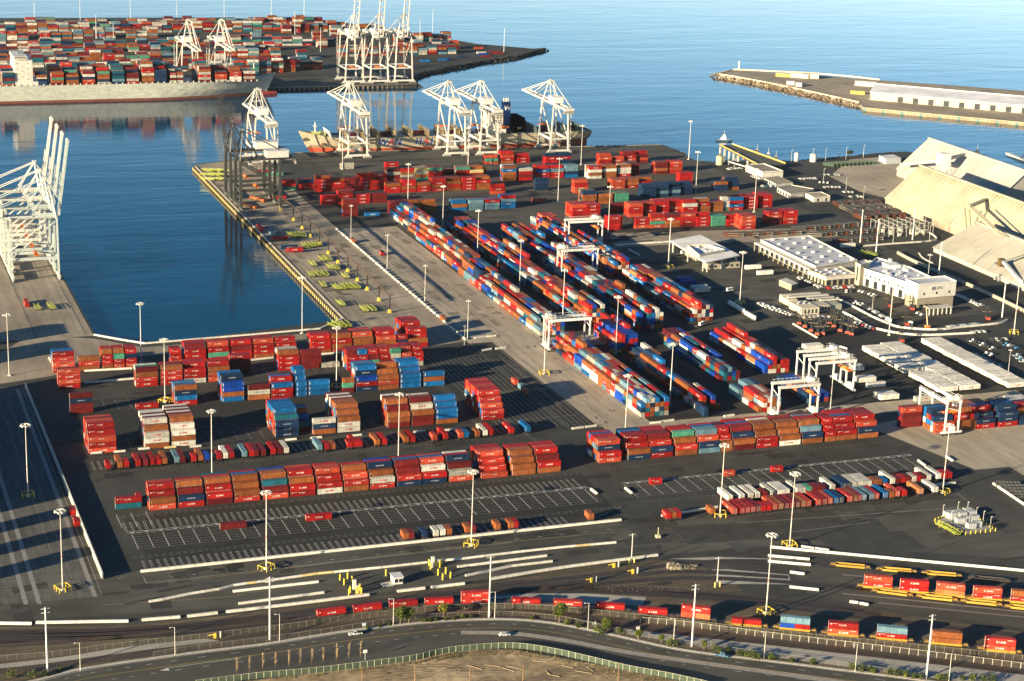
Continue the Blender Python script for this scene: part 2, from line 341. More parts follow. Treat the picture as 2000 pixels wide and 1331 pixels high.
for k in range(60):
    v = 208+k*5.1; line(b, (62+(k % 3)*6, v), (64.5+(k % 3)*6, v), .5, .046, (.34, .31, .26))
for k in range(12): line(b, (230+k*5.2, -24-k*1.2), (268+k*2, -58), .16, .05, (.33, .30, .25))
for pa, pb_ in (((231, 1131), (242, 1127)), ((280, 1127), (286, 1140)), ((286, 1139), (1000, 1060)), ((1155, 1015), (1213, 990)), ((1300, 1016), (1305, 1020)), ((1870, 965), (1889, 978)), ((1440, 1022), (1700, 1004)), ((1700, 1004), (1870, 992)), ((1545, 1040), (1700, 1020))):
    line(b, at(*pa), at(*pb_), .16, .03, W)
for (u0, u1, v) in ((-204, 23, -45.0), (42, 205, -44.8)):     # double line of wheel stops
    u = u0; k = 0
    while u < u1:
        line(b, (u, v), (u+2.7, v), .45, .05, (.55, .54, .5)); line(b, (u+1, v-1.7), (u+3.7, v-1.7), .45, .05, (.55, .54, .5))
        if k % 2 == 0: line(b, (u+2, v-.85), (u+3.4, v-.85), 1.5, .048, (.42, .41, .38))
        u += 3.25; k += 1
struct(b.build('yard_markings', m_mark))
b = MB()                                             # pale strips set in the block paving
for x, y in ((186, 1166), (77, 1180), (51, 1181)):
    p = at(x, y); line(b, (p.x, p.y), (p.x, 180), 1.9, .03, (.30, .29, .26))
for x, y, e in ((100, 1080, 170), (140, 1130, 170), (170, 1128, 180)):
    p = at(x, y); line(b, (p.x, p.y), (p.x, e), .25, .031, (.24, .23, .2))
for y in (1137, 1155, 1098, 1010): p = at(0, y); line(b, (-300, p.y), (-229, p.y), .3, .032, (.2, .19, .17))
struct(b.build('paving_strips', m_mark))
# crane rails, joints on the aprons and piers
b = MB()
for u in (-176, -206): ribbon(b, [Vector((u, 278, 0)), Vector((u, 600, 0))], .5, .035, (.05, .045, .04))
for u in (-8, 23): ribbon(b, [Vector((u, 280, 0)), Vector((u, 776, 0))], .35, .03, (.05, .045, .04))
for k in range(7): line(b, (-171.8-5*k-3, 278), (-171.8-5*k-3, 600), .18, .034, (.10, .09, .075))
for k in range(30): line(b, (-206, 285+k*11), (-172, 285+k*11), .15, .033, (.10, .09, .075))
for k in range(34): line(b, (-12, 282+k*15), (46, 282+k*15), .16, .033, (.085, .075, .06))
for k in range(26): line(b, (64, 45+k*19), (94, 45+k*19), .16, .045, (.13, .11, .09))
struct(b.build('crane_rails', m_mark))
# quay edges with fenders
b = MB(); E1 = [Vector((-13.6, 275, 0)), Vector((-10.6, 777, 0))]
ribbon(b, E1, 1.4, .02, (.46, .41, .31), thick=.35)
ribbon(b, E1, .9, -1.6, (.36, .31, .18), off=1.6, thick=.5)
for k in range(95):
    p = E1[0].lerp(E1[1], (k+.5)/95); b.box(p.x-2.6, p.x-.9, p.y-1.2, p.y+1.2, -3.2, -.5, (.012, .012, .012)); b.box(p.x-3.0, p.x-2.6, p.y-1.0, p.y+1.0, -2.8, -.3, (.42, .32, .12))
for k in range(58): b.box(-171.5, -170.6, 280+k*5.6, 282+k*5.6, -3.0, -.1, (.16, .12, .05))
for k in range(60):
    u = 92+k*5.9; v = 822-(u-90)*19/357; b.box(u, u+2, v, v+1.2, -3, .1, (.02, .02, .02))
for k in range(75): u = -100+k*5.6; b.box(u, u+1.2, 1190.3 if u > 160 else 1191.8, 1195, -3.6, -.6, (.16, .15, .13))
b.box(-100, 321, 1190.6, 1191.6, -.7, .25, (.22, .2, .17))
ribbon(b, [Vector((90, 821, 0)), Vector((446, 800, 0))], 1.0, .02, (.3, .28, .24), thick=.3)
struct(b.build('quay_edge', m_barrier))
# repairs, stains and wheel tracks in the paving
b = MB(); r = random.Random(77)
def patch(u, v, a, c_, col, z, rot=0.0):
    cs, sn = math.cos(rot), math.sin(rot); P = []
    for sx, sy in ((-1, -1), (1, -1), (1, 1), (-1, 1)):
        x, y = sx*a/2*r.uniform(.9, 1.05), sy*c_/2*r.uniform(.9, 1.05); P.append((u+x*cs-y*sn, v+x*sn+y*cs, z))
    b.face(P, col)
REG = [(-215, 30, -110, 200, .040, 90), (30, 210, -125, -20, .050, 60), (95, 330, 40, 184, .034, 50), (230, 440, 180, 480, .042, 110), (100, 430, 500, 790, .045, 90), (440, 560, 380, 690, .045, 50), (-260, 60, -130, -95, .062, 50), (-60, 200, -190, -120, .055, 40)]
for u0, u1, v0, v1, g, n in REG:
    for k in range(n):
        q = g*r.choice((.72, .8, .88, 1.15, 1.3)); patch(r.uniform(u0, u1), r.uniform(v0, v1), r.uniform(2, 22), r.uniform(1.5, 9), (q, q*.99, q*.93), .0125+.0004*(REG.index((u0, u1, v0, v1, g, n)))+.00003*k+.004, r.choice((0, 0, 0, PI/2, .2)))
for k in range(150):                                  # concrete slabs of slightly different age
    u, v = (r.choice((51, 60, 69, 78, 87))+r.uniform(-1, 1), r.uniform(215, 510)) if k % 2 else (r.uniform(-10, 44), r.uniform(285, 770)); q = (.30 if k % 2 else .205)*r.choice((.78, .86, .93, 1.06, 1.14)); patch(u, v, r.uniform(3, 8), r.uniform(4, 16), (q, q*.87, q*.69), .0345+.00004*k)
for k in range(60): patch(r.uniform(47, 93), r.uniform(42, 515), r.uniform(.4, 1.2), r.uniform(.8, 5), (.10, .085, .07), .0421+.00004*k, r.uniform(-.2, .2))
for k in range(70): patch(r.uniform(-10, 45), r.uniform(285, 775), r.uniform(.4, 1.5), r.uniform(.8, 3), (.07, .06, .05), .0401+.00004*k, r.uniform(-.5, .5))
for k in range(46):                                   # wheel tracks
    v = r.choice((24, 27, 110, 114, 118, 158, 195, 98, -14+70, -98, -104, -108, -74, 10, 14, 20))+r.uniform(-2, 2); u = r.uniform(-200, -40); L = r.uniform(30, 150); q = .044*r.choice((.7, .8, 1.25, 1.35)); patch(u+L/2, v, L, r.uniform(.3, .7), (q, q, q*.94), .0222+.00004*k, r.uniform(-.012, .012))
for k in range(50):
    v = r.uniform(60, 500); u = r.uniform(50, 92); L = r.uniform(20, 90); patch(u, v, r.uniform(.3, .6), L, (.22, .19, .145), .0462+.00004*k, r.uniform(-.01, .01))
for cx_, cy_, R_, a0, a1 in ((30, -70, 9, 0, 5), (34, -75, 12, 1, 6), (160, -112, 11, 0, 6), (163, -110, 14, .5, 5), (60, -100, 22, 0, 2.6), (62, -98, 25, .2, 2.7), (260, 195, 16, 1, 4), (35, 30, 14, 2, 5), (250, 300, 20, 3, 6)):
    P = [Vector((cx_+math.cos(a0+(a1-a0)*i/20)*R_, cy_+math.sin(a0+(a1-a0)*i/20)*R_*.8, 0)) for i in range(21)]; ribbon(b, P, .35, .029, (.028, .028, .027)); ribbon(b, P, .35, .0295, (.028, .028, .027), off=1.9)
for i_, (x, y, L) in enumerate(((1640, 1035, 150), (1560, 1020, 120), (1700, 1060, 160), (1420, 1040, 100))):
    p = at(x, y); patch(p.x, p.y, 46, 22, (.055, .054, .049), .0262+.0005*i_, -.1)
struct(b.build('paving_patches', m_patch))
# rock slopes
def rocks(name, P, M, w=6, n=3, sz=1.6, inward=None, kind='structure', seed=3):
    r = random.Random(seed); b = MB(); L = 0
    for i in range(len(P)-1):
        a, c = Vector(P[i]), Vector(P[i+1]); d = c-a; ln = d.length; d.normalize(); nn = Vector((-d.y, d.x, 0))
        m = int(ln/sz*n)
        for k in range(m):
            t = r.random()*ln; o = r.random()*w; z = .4-o/w*4.4+r.uniform(-.3, .3); s = sz*r.uniform(.45, 1.2)
            p = a+d*t+nn*o; q = []
            for dx, dy, dz in ((1, 0, 0), (0, 1, 0), (-1, 0, 0), (0, -1, 0), (0, 0, 1), (0, 0, -1)):
                q.append(Vector((p.x+dx*s*r.uniform(.4, .7), p.y+dy*s*r.uniform(.4, .7), z+dz*s*r.uniform(.3, .55))))
            k0 = len(b.v); b.v += [tuple(x) for x in q]
            for f_ in ((0, 1, 4), (1, 2, 4), (2, 3, 4), (3, 0, 4), (1, 0, 5), (2, 1, 5), (3, 2, 5), (0, 3, 5)): b.f.append(tuple(k0+x for x in f_)); b.c.append((.2, .2, .2))
    o = b.build(name, M)
    o['kind'] = kind; return o
e = [(p.x, p.y, 0) for p in (at(1432, 137), at(1403, 147), at(1470, 158), at(1560, 176), at(1680, 203))]
rocks('rip_rap', [e[1], e[2], e[3], e[4]][::-1], m_rock, 9, 5, 2.6, seed=1)
rocks('rip_rap', [e[0], at(1395, 146)][::-1], m_rock, 9, 5, 2.6, seed=2)
rocks('dark_rip_rap', [(p[0], p[1], 0) for p in FP[2:10]][::-1], m_rockD, 7, 5, 2.4, seed=3)
rocks('dark_rip_rap', [(672, 726, 0), (640, 722, 0), (541, 703, 0), (461, 710, 0), (441, 726, 0), (450, 756, 0), (447, 801, 0)][::-1], m_rockD, 5, 4, 1.8, seed=4)
# ------------------------------------------------------------------ containers
PAL = dict(r=(.37, .013, .012), o=(.46, .065, .032), b=(.29, .092, .030), m=(.15, .014, .015), n=(.010, .032, .085), u=(.006, .125, .36), B=(.006, .055, .36),
           t=(.012, .11, .16), s=(.13, .24, .31), g=(.07, .28, .19), w=(.62, .60, .54), y=(.44, .42, .36), c=(.62, .50, .24), G=(.02, .17, .06), P=(.50, .18, .07), W=(.80, .76, .68))
CN = dict(r='red', o='orange red', b='rust brown', m='maroon', n='navy blue', u='bright blue', B='cobalt blue', t='dark teal', s='steel blue', g='sea green', w='white', y='grey', c='cream', G='dark green', P='orange', W='white')
CH = 2.88; CW = 2.44; RP = 2.6; LEN = {2: 6.06, 4: 12.19, 5: 13.7}
CONT = []      # every container: dict(x, y, z centre-bottom, L, d 'x'|'y', c, label, group, vis)
def con(x, y, z, L, d, c, label=None, group=None, vis=True, rz=0.0, wh=True):
    CONT.append(dict(x=x, y=y, z=z, L=L, d=d, c=c, label=label, group=group, vis=vis, rz=rz, wh=wh))
MISC = 'rrrbbbmonuws'
def column(px, v0, spec, L=4, back=2, row='', i=0, bc=None, u=None, side=1, r=rnd):
    """a stack, front bottom edge on the line y=v0; spec lists tiers top to bottom, '|' sets the tiers above one row back"""
    groups = spec.split('|'); n = sum(len(g) for g in groups); Lm = LEN[L]
    x0 = u_at(px, v0) if u is None else u; x = x0+Lm/2
    t = n
    for gi, g in enumerate(groups):
        k = len(groups)-1-gi; y = v0+CW/2+k*RP
        for ci, c in enumerate(g):
            t -= 1
            pos = 'bottom' if t == 0 else ('top' if t == n-1 else ordn(t)+' tier')
            con(x, y, t*CH, Lm, 'x', c, '%s container, %s of %s stack from left in %s' % (CN[c], pos, ordn(i), row), 'containers stacked in the yard')
        top = t+len(g)
        for tt in range(0, t): con(x, y, tt*CH, Lm, 'x', r.choice(MISC), vis=False)
    for k in range(len(groups), len(groups)+back):
        y = v0+CW/2+k*RP
        bcs = bc or MISC
        for tt in range(n):
            c = bcs[(k-len(groups)) % len(bcs)] if (bc and tt == n-1) else r.choice(MISC)
            con(x, y, tt*CH, Lm, 'x', c, vis=False)
ROWS = [
 ('the front left long row', -21.3, [(293, 'r|r|bo', 4, 1, 'o'), (349, 'b|m|nr', 4, 1, 'r'), (404.7, 'b|r|rm', 4, 2, 'rt'), (458.8, 'b|b|br', 4, 2, 'ur'), (514.8, 'b|t|mo', 4, 2, 'bB'), (567.5, 'r|b|rr', 4, 2, 'ro'), (621, 'o|r|rw', 4, 2, 'or'),
   (672.9, 'b|o|rb', 4, 1, 'r'), (724, 'n|b|wr', 4, 2, 'rB'), (776.7, 'm|m|rn', 4, 2, 'ur'), (826.3, 'o|w|rn', 4, 2, 'uo'), (877.5, 'n|m|yo', 4, 2, 'rw'), (941, 'o|r|r|o', 5, 3, 'orr'), (1001.2, 'b|b|bb', 4, 3, 'brr'), (1050.7, 'r|m|rb', 4, 3, 'orr')]),
 ('the right long row', -15.5, [(1170.4, 'on|ro', 4, 5, 'orrur'), (1227.2, 'r|r|bn', 4, 4, 'rmun'), (1272, 'm|r|nr', 4, 4, 'mrrr'), (1320, 'g|b|rb', 4, 3, 'rrr'), (1365.6, 's|o|ns', 4, 3, 'sur'), (1409.6, 'r|r|bb', 2, 3, 'rnm'), (1433.6, 'm|n|bm', 4, 4, 'rur'), (1478.4, 'b|b|rr', 4, 4, 'bbwr'),
   (1523, 'b|b|bw', 4, 4, 'bmrb'), (1567, 'b|s|nb', 4, 4, 'rrsm'), (1612, 'r|r|rb', 2, 3, 'rmr'), (1633.6, 'r|r|rb', 4, 4, 'urrr'), (1676, 'r|o|nb', 4, 4, 'rrmr')]),
 ('the row under the crane', -18.2, [(1826, 'n|n|oo', 4, 3, 'nun'), (1868, 'b|r|bb', 4, 4, 'bbbb'), (1906, 'r|n|nr', 4, 4, 'Bbbo'), (1950.5, 'n|nnr', 4, 4, 'nunb'), (1991, 'r|b|nn', 4, 4, 'nwww'), (2035, 'b|rn', 4, 4, 'www')]),
 ('tall rows behind parked chassis', 64.0, [(174, 'r|r|oro', 5, 4, 'oomo'), (284.3, 'w|b|wwb', 4, 5, 'mwmww'), (336, 'b|w|wbw', 4, 7, 'bmwmwmw'), (539, 'u|t|nnn', 4, 6, 'uuuuur'), (611.7, 'wnb', 4, 0, None), (659.7, 'b|b|bww', 4, 7, 'bbmwmwm'), (758, 'b|m|bbm', 4, 3, 'bmw'), (805, 'm|w|bmm', 4, 2, 'bw'), (852, 'u|u|uub', 4, 0, None), (942.8, 'r|r|o|rr', 4, 8, 'rroorror')]),
 ('the middle left blue row', 129, [(137.2, 'mnmm', 4, 0, None), (342, 'bnur', 4, 3, 'usu'), (434.3, 'n|BBbu', 4, 3, 'nuu'), (485, 'myb', 4, 0, None), (530.8, 'r|urr', 4, 2, 'um'), (578.8, 'u|u|uuu', 2, 2, 'uu'), (602.8, 'uuu', 4, 0, None), (670, 'bgm', 2, 0, None), (696.5, 'un|Brn', 4, 3, 'usu'), (738.5, 'b|b|bob', 4, 0, None), (782.2, 'u|u|uuu', 4, 2, 'uu'), (828, 'ubu', 4, 0, None)]),
 ('short rows beside white kerb', 167, [(266.2, 'mbrr', 4, 2, 'gw'), (314.6, 'brrr', 4, 2, 'mr'), (360.5, 'r|rrw', 4, 2, 'rr'), (407.3, 'r|boo', 4, 1, 'r')]),
 ('shaded stacks beside white kerb', 178, [(449.3, 'rmmm', 4, 1, 'r'), (545, 'b|rrr', 4, 2, 'yw'), (587.9, 'mmmm', 4, 0, None), (624, 'y', 4, 0, None)]),
 ('low row of short boxes', 168.5, [(676.9+2, 'm|rrr', 2, 3, 'rmr'), (697.6+2, 'u|rrm', 2, 3, 'rrm'), (719.2+2, 'r|mgr', 2, 3, 'mrr'), (740.8+2, 'r|rmr', 2, 3, 'rbr'), (763, 'gyrr', 2, 3, 'rrr'), (785, 'o|orr', 2, 3, 'mrr'), (807.4, 'r|rry', 2, 3, 'rrm')]),
 ('the back row by basin', 204.5, [(335, 'r|rb', 2, 2, 'rm'), (362, 'm|rrr', 4, 2, 'rr'), (407.7, 'o|rgr', 4, 2, 'rb'), (452.7, 'r|mrr', 4, 2, 'rm'), (496, 'o|rrb', 4, 2, 'mr'), (539.4, 'r|rob', 4, 1, 'b'), (608, 'r|rrb', 4, 2, 'rr'), (649, 'b|rbr', 4, 2, 'mm'), (691, 'o|bbr', 4, 3, 'mor'), (735.4, 'r|obr', 4, 3, 'rrb'), (777, 'rnr', 2, 0, None), (798, 'rr|br', 4, 1, 'r')]),
 ('small row left of basin', 204.5, [(104.6, 'rr|or', 4, 2, 'uu'), (153.1, 'brb', 4, 0, None), (199.9, 'b|rrb', 2, 2, 'rr'), (222.8, 'b|gro', 2, 2, 'rr'), (246.6, 'rnro', 2, 3, 'rrm')]),
 ('corner of the yard', 173.2, [(114, 'oror', 4, 1, 'm')]),
]
rr = random.Random(11)
for row, v0, cols in ROWS:
    for i, (px, sp, L, back, bc) in enumerate(cols): column(px, v0, sp, L, back, row, i, bc, r=rr)
# tall block behind the back row, small extras
column(0, 222, 'rrrr', 4, 4, 'block behind the basin row', 0, 'rmrr', u=u_at(783, 222), r=rr)
column(0, 70, 'b|u|tm', 2, 2, 'shade behind the navy stack', 0, 'un', u=u_at(583, 70), r=rr)
column(0, -5.8, 'ommm', 4, 1, 'dark group left of crane', 0, 'm', u=u_at(1760, -5.6), r=rr)
column(0, -16, 'rt', 4, 0, 'low pair left of front row', 0, None, u=u_at(226, -16), r=rr)
column(0, 128.5, 'r', 4, 0, 'empty bays beside lamp mast', 0, None, u=u_at(266, 128.5), r=rr)
for px, py, c, L, txt in ((598.4, 1019, 'r', 4, 'red container alone in the middle of the empty striped bays'), (430.5, 1036, 'm', 4, 'maroon container alone at the left of the empty striped bays'), (1271, 947, 'r', 2, 'small red container at the left end of the right striped bays'),
                          (1414.5, 931, 'o', 2, 'small faded orange container behind the lamp mast in the striped bays'), (1508.5, 923, 'r', 2, 'small red container right of centre in the right striped bays'), (1788, 785, 'w', 4, 'white container behind the maroon group by the tyred crane')):
    p = at(px, py); con(p.x+LEN[L]/2, p.y+1.2, 0, LEN[L], 'x', c, txt, 'single containers left in the bays')
def vcon(px, py, c, L, txt, grp, z=0.0, vis=True, wh=True):          # container along Y, its near end's left bottom corner at (px,py)
    p = at(px, py, z); con(p.x+1.22, p.y+LEN[L]/2, z, LEN[L], 'y', c, txt, grp, vis, wh=wh); return p
for px, py, c, L, txt in ((268, 981, 'r', 2, 'red container lying crosswise behind the low red and teal pair'), (138, 1008, 'r', 2, 'upper of two small red containers beside the long white wall'), (146, 1030, 'r', 2, 'lower of two small red containers beside the long white wall'),
                          (1018, 763, 's', 2, 'steel blue box in the middle of three on the dark lined ground'), (1026, 771, 'b', 2, 'rust brown box nearest in the line of three on the dark ground'), (1005, 752, 'o', 2, 'pale orange box farthest in the line of three on the dark ground'),
                          (689, 476, 'b', 2, 'rust brown box on the white block line near the quay'), (745, 500, 'r', 2, 'lone red box on the pale concrete beside the long blocks'), (864, 628, 'b', 2, 'small rust brown box at the lower end of the white block line'),
                          (50, 601, 'r', 4, 'red container on the left pier beside two green chassis'), (508, 452, 'r', 4, 'red trailer box on the quay apron at the upper left'), (531, 463, 's', 4, 'steel blue trailer box on the quay apron')):
    vcon(px, py, c, L, txt, 'single containers set down alone')
for px, py, c, txt in ((532, 473, 'm', 'maroon trailer box on the quay apron beside yellow frames'), (550, 491, 'n', 'navy trailer box behind a red one on the quay apron'), (560, 496, 'r', 'red trailer box nearest the quay edge beside the yellow frames')):
    p = at(px, py); con(p.x+6, p.y+1.2, 1.2, 12.19, 'x', c, txt, 'trailer boxes on the quay apron')
CHAS = []
def trail(lst, v, row, z=1.25):
    for i, (px, c, L) in enumerate(lst):
        x = u_at(px, v); k = {'20': 2, '40': 4}.get(str(L*10), 4) if L in (2, 4) else 4
        con(x+1.22, v+LEN[L]/2, z, LEN[L], 'y', c, '%s container on chassis, %s from left in %s' % (CN[c], ordn(i), row), 'containers parked on chassis')
        CHAS.append((x+1.22, v, LEN[L], '%s chassis from left in %s' % (ordn(i), row)))
Z = lambda l, ox, s: [(ox+x/s, c, L) for x, c, L in l]
T1 = Z([(125, 'r', 2), (230, 'b', 4), (285, 'r', 2), (390, 'r', 4), (455, 'm', 4), (520, 'r', 4), (570, 'r', 2), (625, 'b', 4), (735, 's', 4), (785, 'm', 4), (885, 'r', 2), (945, 'b', 4), (1000, 'B', 2), (1110, 'r', 2), (1165, 'w', 4), (1220, 'r', 4), (1335, 's', 4), (1395, 'r', 4), (1440, 'm', 4), (1500, 'm', 4), (1590, 'r', 4), (1650, 'm', 4), (1705, 'w', 4)], 180, 4.545)
T2 = Z([(90, 's', 4), (150, 'r', 2), (200, 'b', 2), (345, 'r', 2), (390, 'r', 4), (430, 'r', 2), (580, 'b', 4), (640, 'r', 4), (825, 'b', 4), (880, 'r', 4), (1065, 'o', 2), (1160, 'r', 4), (1290, 'o', 2), (1335, 'u', 2), (1430, 'b', 2), (1495, 'w', 4), (1550, 'r', 4), (1720, 'r', 4), (1860, 'u', 4)], 600, 4.348)
trail(T1+T2, 37, 'the row of parked chassis')
T3 = Z([(1005, 'o', 4), (1100, 'r', 4), (1170, 'r', 4), (1240, 'r', 4), (1310, 'm', 4), (1375, 'r', 2), (1450, 'r', 2), (1525, 'o', 4), (1605, 'b', 4), (1680, 'm', 4), (1750, 'r', 4), (1825, 'm', 4), (1900, 'b', 4)], 1280, 6.667)+Z([(90, 'r', 4), (205, 'r', 4), (270, 'r', 4), (335, 'o', 4), (405, 'u', 4), (465, 'n', 4), (565, 'r', 4), (630, 'b', 4), (670, 'r', 4), (725, 's', 4), (815, 's', 4), (870, 'r', 4), (975, 'u', 4), (1045, 'b', 2), (1110, 'o', 4), (1190, 'r', 2), (1380, 'P', 4), (1550, 'w', 4)], 1560, 5.882)
trail(T3, -101, 'the near right row')
T4 = Z([(945, 'w', 2), (1100, 'w', 2), (1215, 'w', 2), (1300, 'w', 2), (1400, 'm', 2)], 1280, 6.667)+Z([(-25, 'w', 2), (30, 'y', 2), (95, 'g', 2), (150, 'm', 2), (205, 'm', 2), (255, 'm', 2), (365, 'w', 2), (495, 'n', 2), (550, 'n', 2), (615, 'w', 2), (675, 'w', 2), (730, 'w', 2), (785, 'w', 2), (850, 'b', 2), (905, 'b', 2), (965, 'u', 2), (1055, 'w', 2), (1115, 'm', 2), (1175, 'r', 2), (1235, 'm', 2), (1300, 'y', 2), (1350, 'r', 2), (1410, 'm', 2), (1470, 'w', 2), (1585, 'w', 2), (1650, 'r', 2), (1710, 'r', 2)], 1560, 5.882)
T4 = [(px, c, 4 if c in 'wn' else 2) for px, c, L in T4]
trail(T4, -84.5, 'the far right row')
trail([(1512-7, 'w', 4), (1519, 'w', 4), (1526, 'w', 4), (1533, 'w', 4)], -84.5, 'the white chassis group')
trail([(px, c, 2) for px, c in ((788.7, 'b'), (799, 'm'), (825, 'n'), (847, 'w'), (860, 'w'), (873, 'b'), (910, 'b'), (920, 'm'), (968, 'b'), (994, 'b'), (1003, 'r'), (1150.5, 'b'))], -89.3, 'the row behind longest kerb')
trail([(1302, 'r', 2), (1313, 'b', 2), (1321, 'r', 2), (1388, 'b', 2)], -98, 'the group beside yellow cage')
# --- crane-served blocks, containers along Y, six abreast
def block(u0, v0, v1, n=6, low=(2, 3, 4), hi=4, seed=1, pal='rrrrbbbbbboouuBnnssyywt', gap=0.05, ragged=.12):
    r = random.Random(seed); v = v1; k = 0; dh = [0]*n
    while v-12.3 > v0-.5:
        L = 12.19
        two = r.random() < .18
        for j in range(n):
            h = low[j] if j < len(low) else hi
            if r.random() < .30: dh[j] = r.choice((0, 0, 0, -1, -1, 1)) if ragged < .2 else r.choice((0, 0, -1, -1, -2, 1))
            h += dh[j]
            if k == 0: h = max(h, 2)
            h = max(0, min(h, 5)); lc = r.choice(pal)
            for t in range(h):
                c = r.choice(pal if j else pal+'owysuBPowysuoP')
                if t == h-1 and r.random() < .35: c = lc
                x = u0+1.22+j*2.85; z = t*2.62
                front = (j == 0) or v-12.3-12.3 < v0 or t >= h-1
                if two:
                    for q in (0, 1): con(x, v-3.1-q*6.2, z, 6.06, 'y', r.choice(pal), vis='b' if front else False, wh=False)
                else: con(x, v-6.15, z, L, 'y', c, vis='b' if front else False, wh=False)
        v -= 12.42; k += 1
block(93, 40, 184, 6, (2, 3, 4), 4, 1); block(95.5, 207, 372, 6, (2, 3, 3, 4), 4, 2); block(97.5, 376, 478, 6, (2, 3, 4), 4, 5); block(100.5, 482, 558, 6, (2, 2, 3), 4, 6)
block(129, 50, 150, 5, (2, 3), 3, 3, ragged=.3); block(128, 38, 52, 1, (3,), 3, 31, 'nyn'); block(129.5, 160, 204, 5, (3, 4), 4, 32, 'rrbBBB')
block(129.5, 225, 500, 6, (3, 3), 4, 4, 'rrbbmnButwosb'); block(163, 206.5, 470, 6, (3, 3), 4, 7, 'rwybnButmbbr'); block(203, 214, 330, 6, (3, 4), 4, 8, 'rrwybnmobu'); block(198, 334, 500, 6, (3, 3), 4, 9, 'rrwynmobBbu', ragged=.35)
block(140.6, 208.5, 236, 2, (2, 3), 3, 41, 'rr'); block(165, 97, 184, 5, (2, 3), 3, 10, 'rbmnwstB', ragged=.3); block(161, 37, 76, 5, (2, 3, 3), 3, 11, 'rwobns'); block(198, 95, 178, 6, (2, 3), 3, 12, 'rrrbwBoo'); block(196, 40, 84, 5, (2, 2), 2, 13, 'BBobn', ragged=.4)
# --- far stacks of the terminal; containers along X, drawn up as rows in front of each other
def farrow(pts, hs, pal, depth=2, L=12.6, seed=0, z0=0.0, skip=.06):
    r = random.Random(seed); a, c = at(*pts[0]), at(*pts[1]); n = max(1, int((c-a).length/L+.3))
    for i in range(n):
        if r.random() < skip: continue
        p = a.lerp(c, i/n); h = r.choice(hs); cc = r.choice(pal)
        for k in range(depth+r.choice((0, 0, 1))):
            hh = h if k else max(1, h-r.choice((0, 0, 1)))
            for t in range(hh):
                con(p.x+6.2, p.y+1.3+k*2.7, z0+t*2.75, 12.19, 'x', cc if r.random() < .45 else r.choice(pal), vis='f' if k == 0 else False, wh=False)
FR = 'rrrrrobbm'
for pts, hs, pal, dp, s in (
  (((1187, 451), (1223, 450)), (4,), 'rrb', 3, 1), (((1240, 447), (1448, 441)), (3, 4), 'rrrrobgm', 2, 2), (((1448, 449), (1478, 447)), (4,), 'ro', 4, 3), (((1500, 440), (1560, 437)), (4,), 'rrom', 4, 4),
  (((1118, 428), (1170, 426)), (4,), 'rro', 5, 5), (((1195, 417), (1222, 416)), (3,), 'm', 2, 6), (((1228, 425), (1330, 414)), (4,), 'rrro', 3, 7), (((1335, 418), (1460, 408)), (3, 4), 'rrmbwug', 3, 8), (((1425, 412), (1510, 404)), (4,), 'rrum', 4, 9),
  (((1138, 400), (1232, 396)), (3, 4), 'nbbng', 3, 10), (((1255, 388), (1350, 380)), (4,), 'nnsn', 3, 11), (((1396, 374), (1440, 370)), (4, 3), 'nnb', 3, 12), (((1122, 378), (1158, 376)), (4,), 'roo', 3, 13), (((1195, 370), (1275, 365)), (3, 4), 'rob', 3, 14), (((1327, 362), (1362, 361)), (4,), 'rr', 3, 15), (((1045, 373), (1075, 372)), (4,), 'n', 1, 16),
  (((670, 424), (707, 423)), (5,), 'ubmu', 2, 17), (((713, 423), (740, 422)), (1,), 'u', 1, 18), (((760, 420), (855, 417)), (4,), 'bbnbm', 2, 19), (((884, 413), (1010, 407)), (3, 4), 'uusrbs', 3, 20),
  (((628, 402), (760, 396)), (4, 3), 'rrrm', 2, 21), (((550, 372), (620, 370)), (3, 4), 'rgrn', 2, 22), (((618, 376), (755, 370)), (4, 5), 'rrrbm', 3, 23), (((755, 378), (960, 370)), (3, 4), 'rrbbm', 3, 24), (((960, 380), (1000, 378)), (3,), 'ro', 2, 25),
  (((755, 355), (945, 350)), (4,), 'rbrycmg', 3, 26), (((982, 355), (1045, 352)), (4, 5), 'rwbum', 3, 27), (((1048, 350), (1130, 346)), (4,), 'bnsur', 3, 28), (((1150, 350), (1235, 344)), (4,), 'rbw', 3, 29), (((1170, 325), (1265, 318)), (3, 4), 'rrrmo', 3, 30), (((1195, 345), (1335, 338)), (4,), 'rmobn', 4, 31),
  (((1065, 325), (1115, 322)), (4,), 'rn', 3, 32), (((948, 322), (1040, 318)), (3, 4), 'rgrbo', 3, 33), (((665, 331), (702, 330)), (2,), 'yy', 1, 34), (((753, 330), (775, 329)), (2,), 'rr', 2, 35), (((820, 345), (950, 340)), (2, 3), 'rbmo', 2, 36), (((625, 355), (755, 350)), (1, 2), 'rrg', 2, 37), (((500, 345), (552, 343)), (2,), 'rg', 1, 38),
  (((1040, 395), (1052, 394)), (1,), 'o', 1, 39), (((530, 0+390), (570, 389)), (1,), 'r', 1, 40)):
    farrow(pts, hs, pal, dp, seed=s)
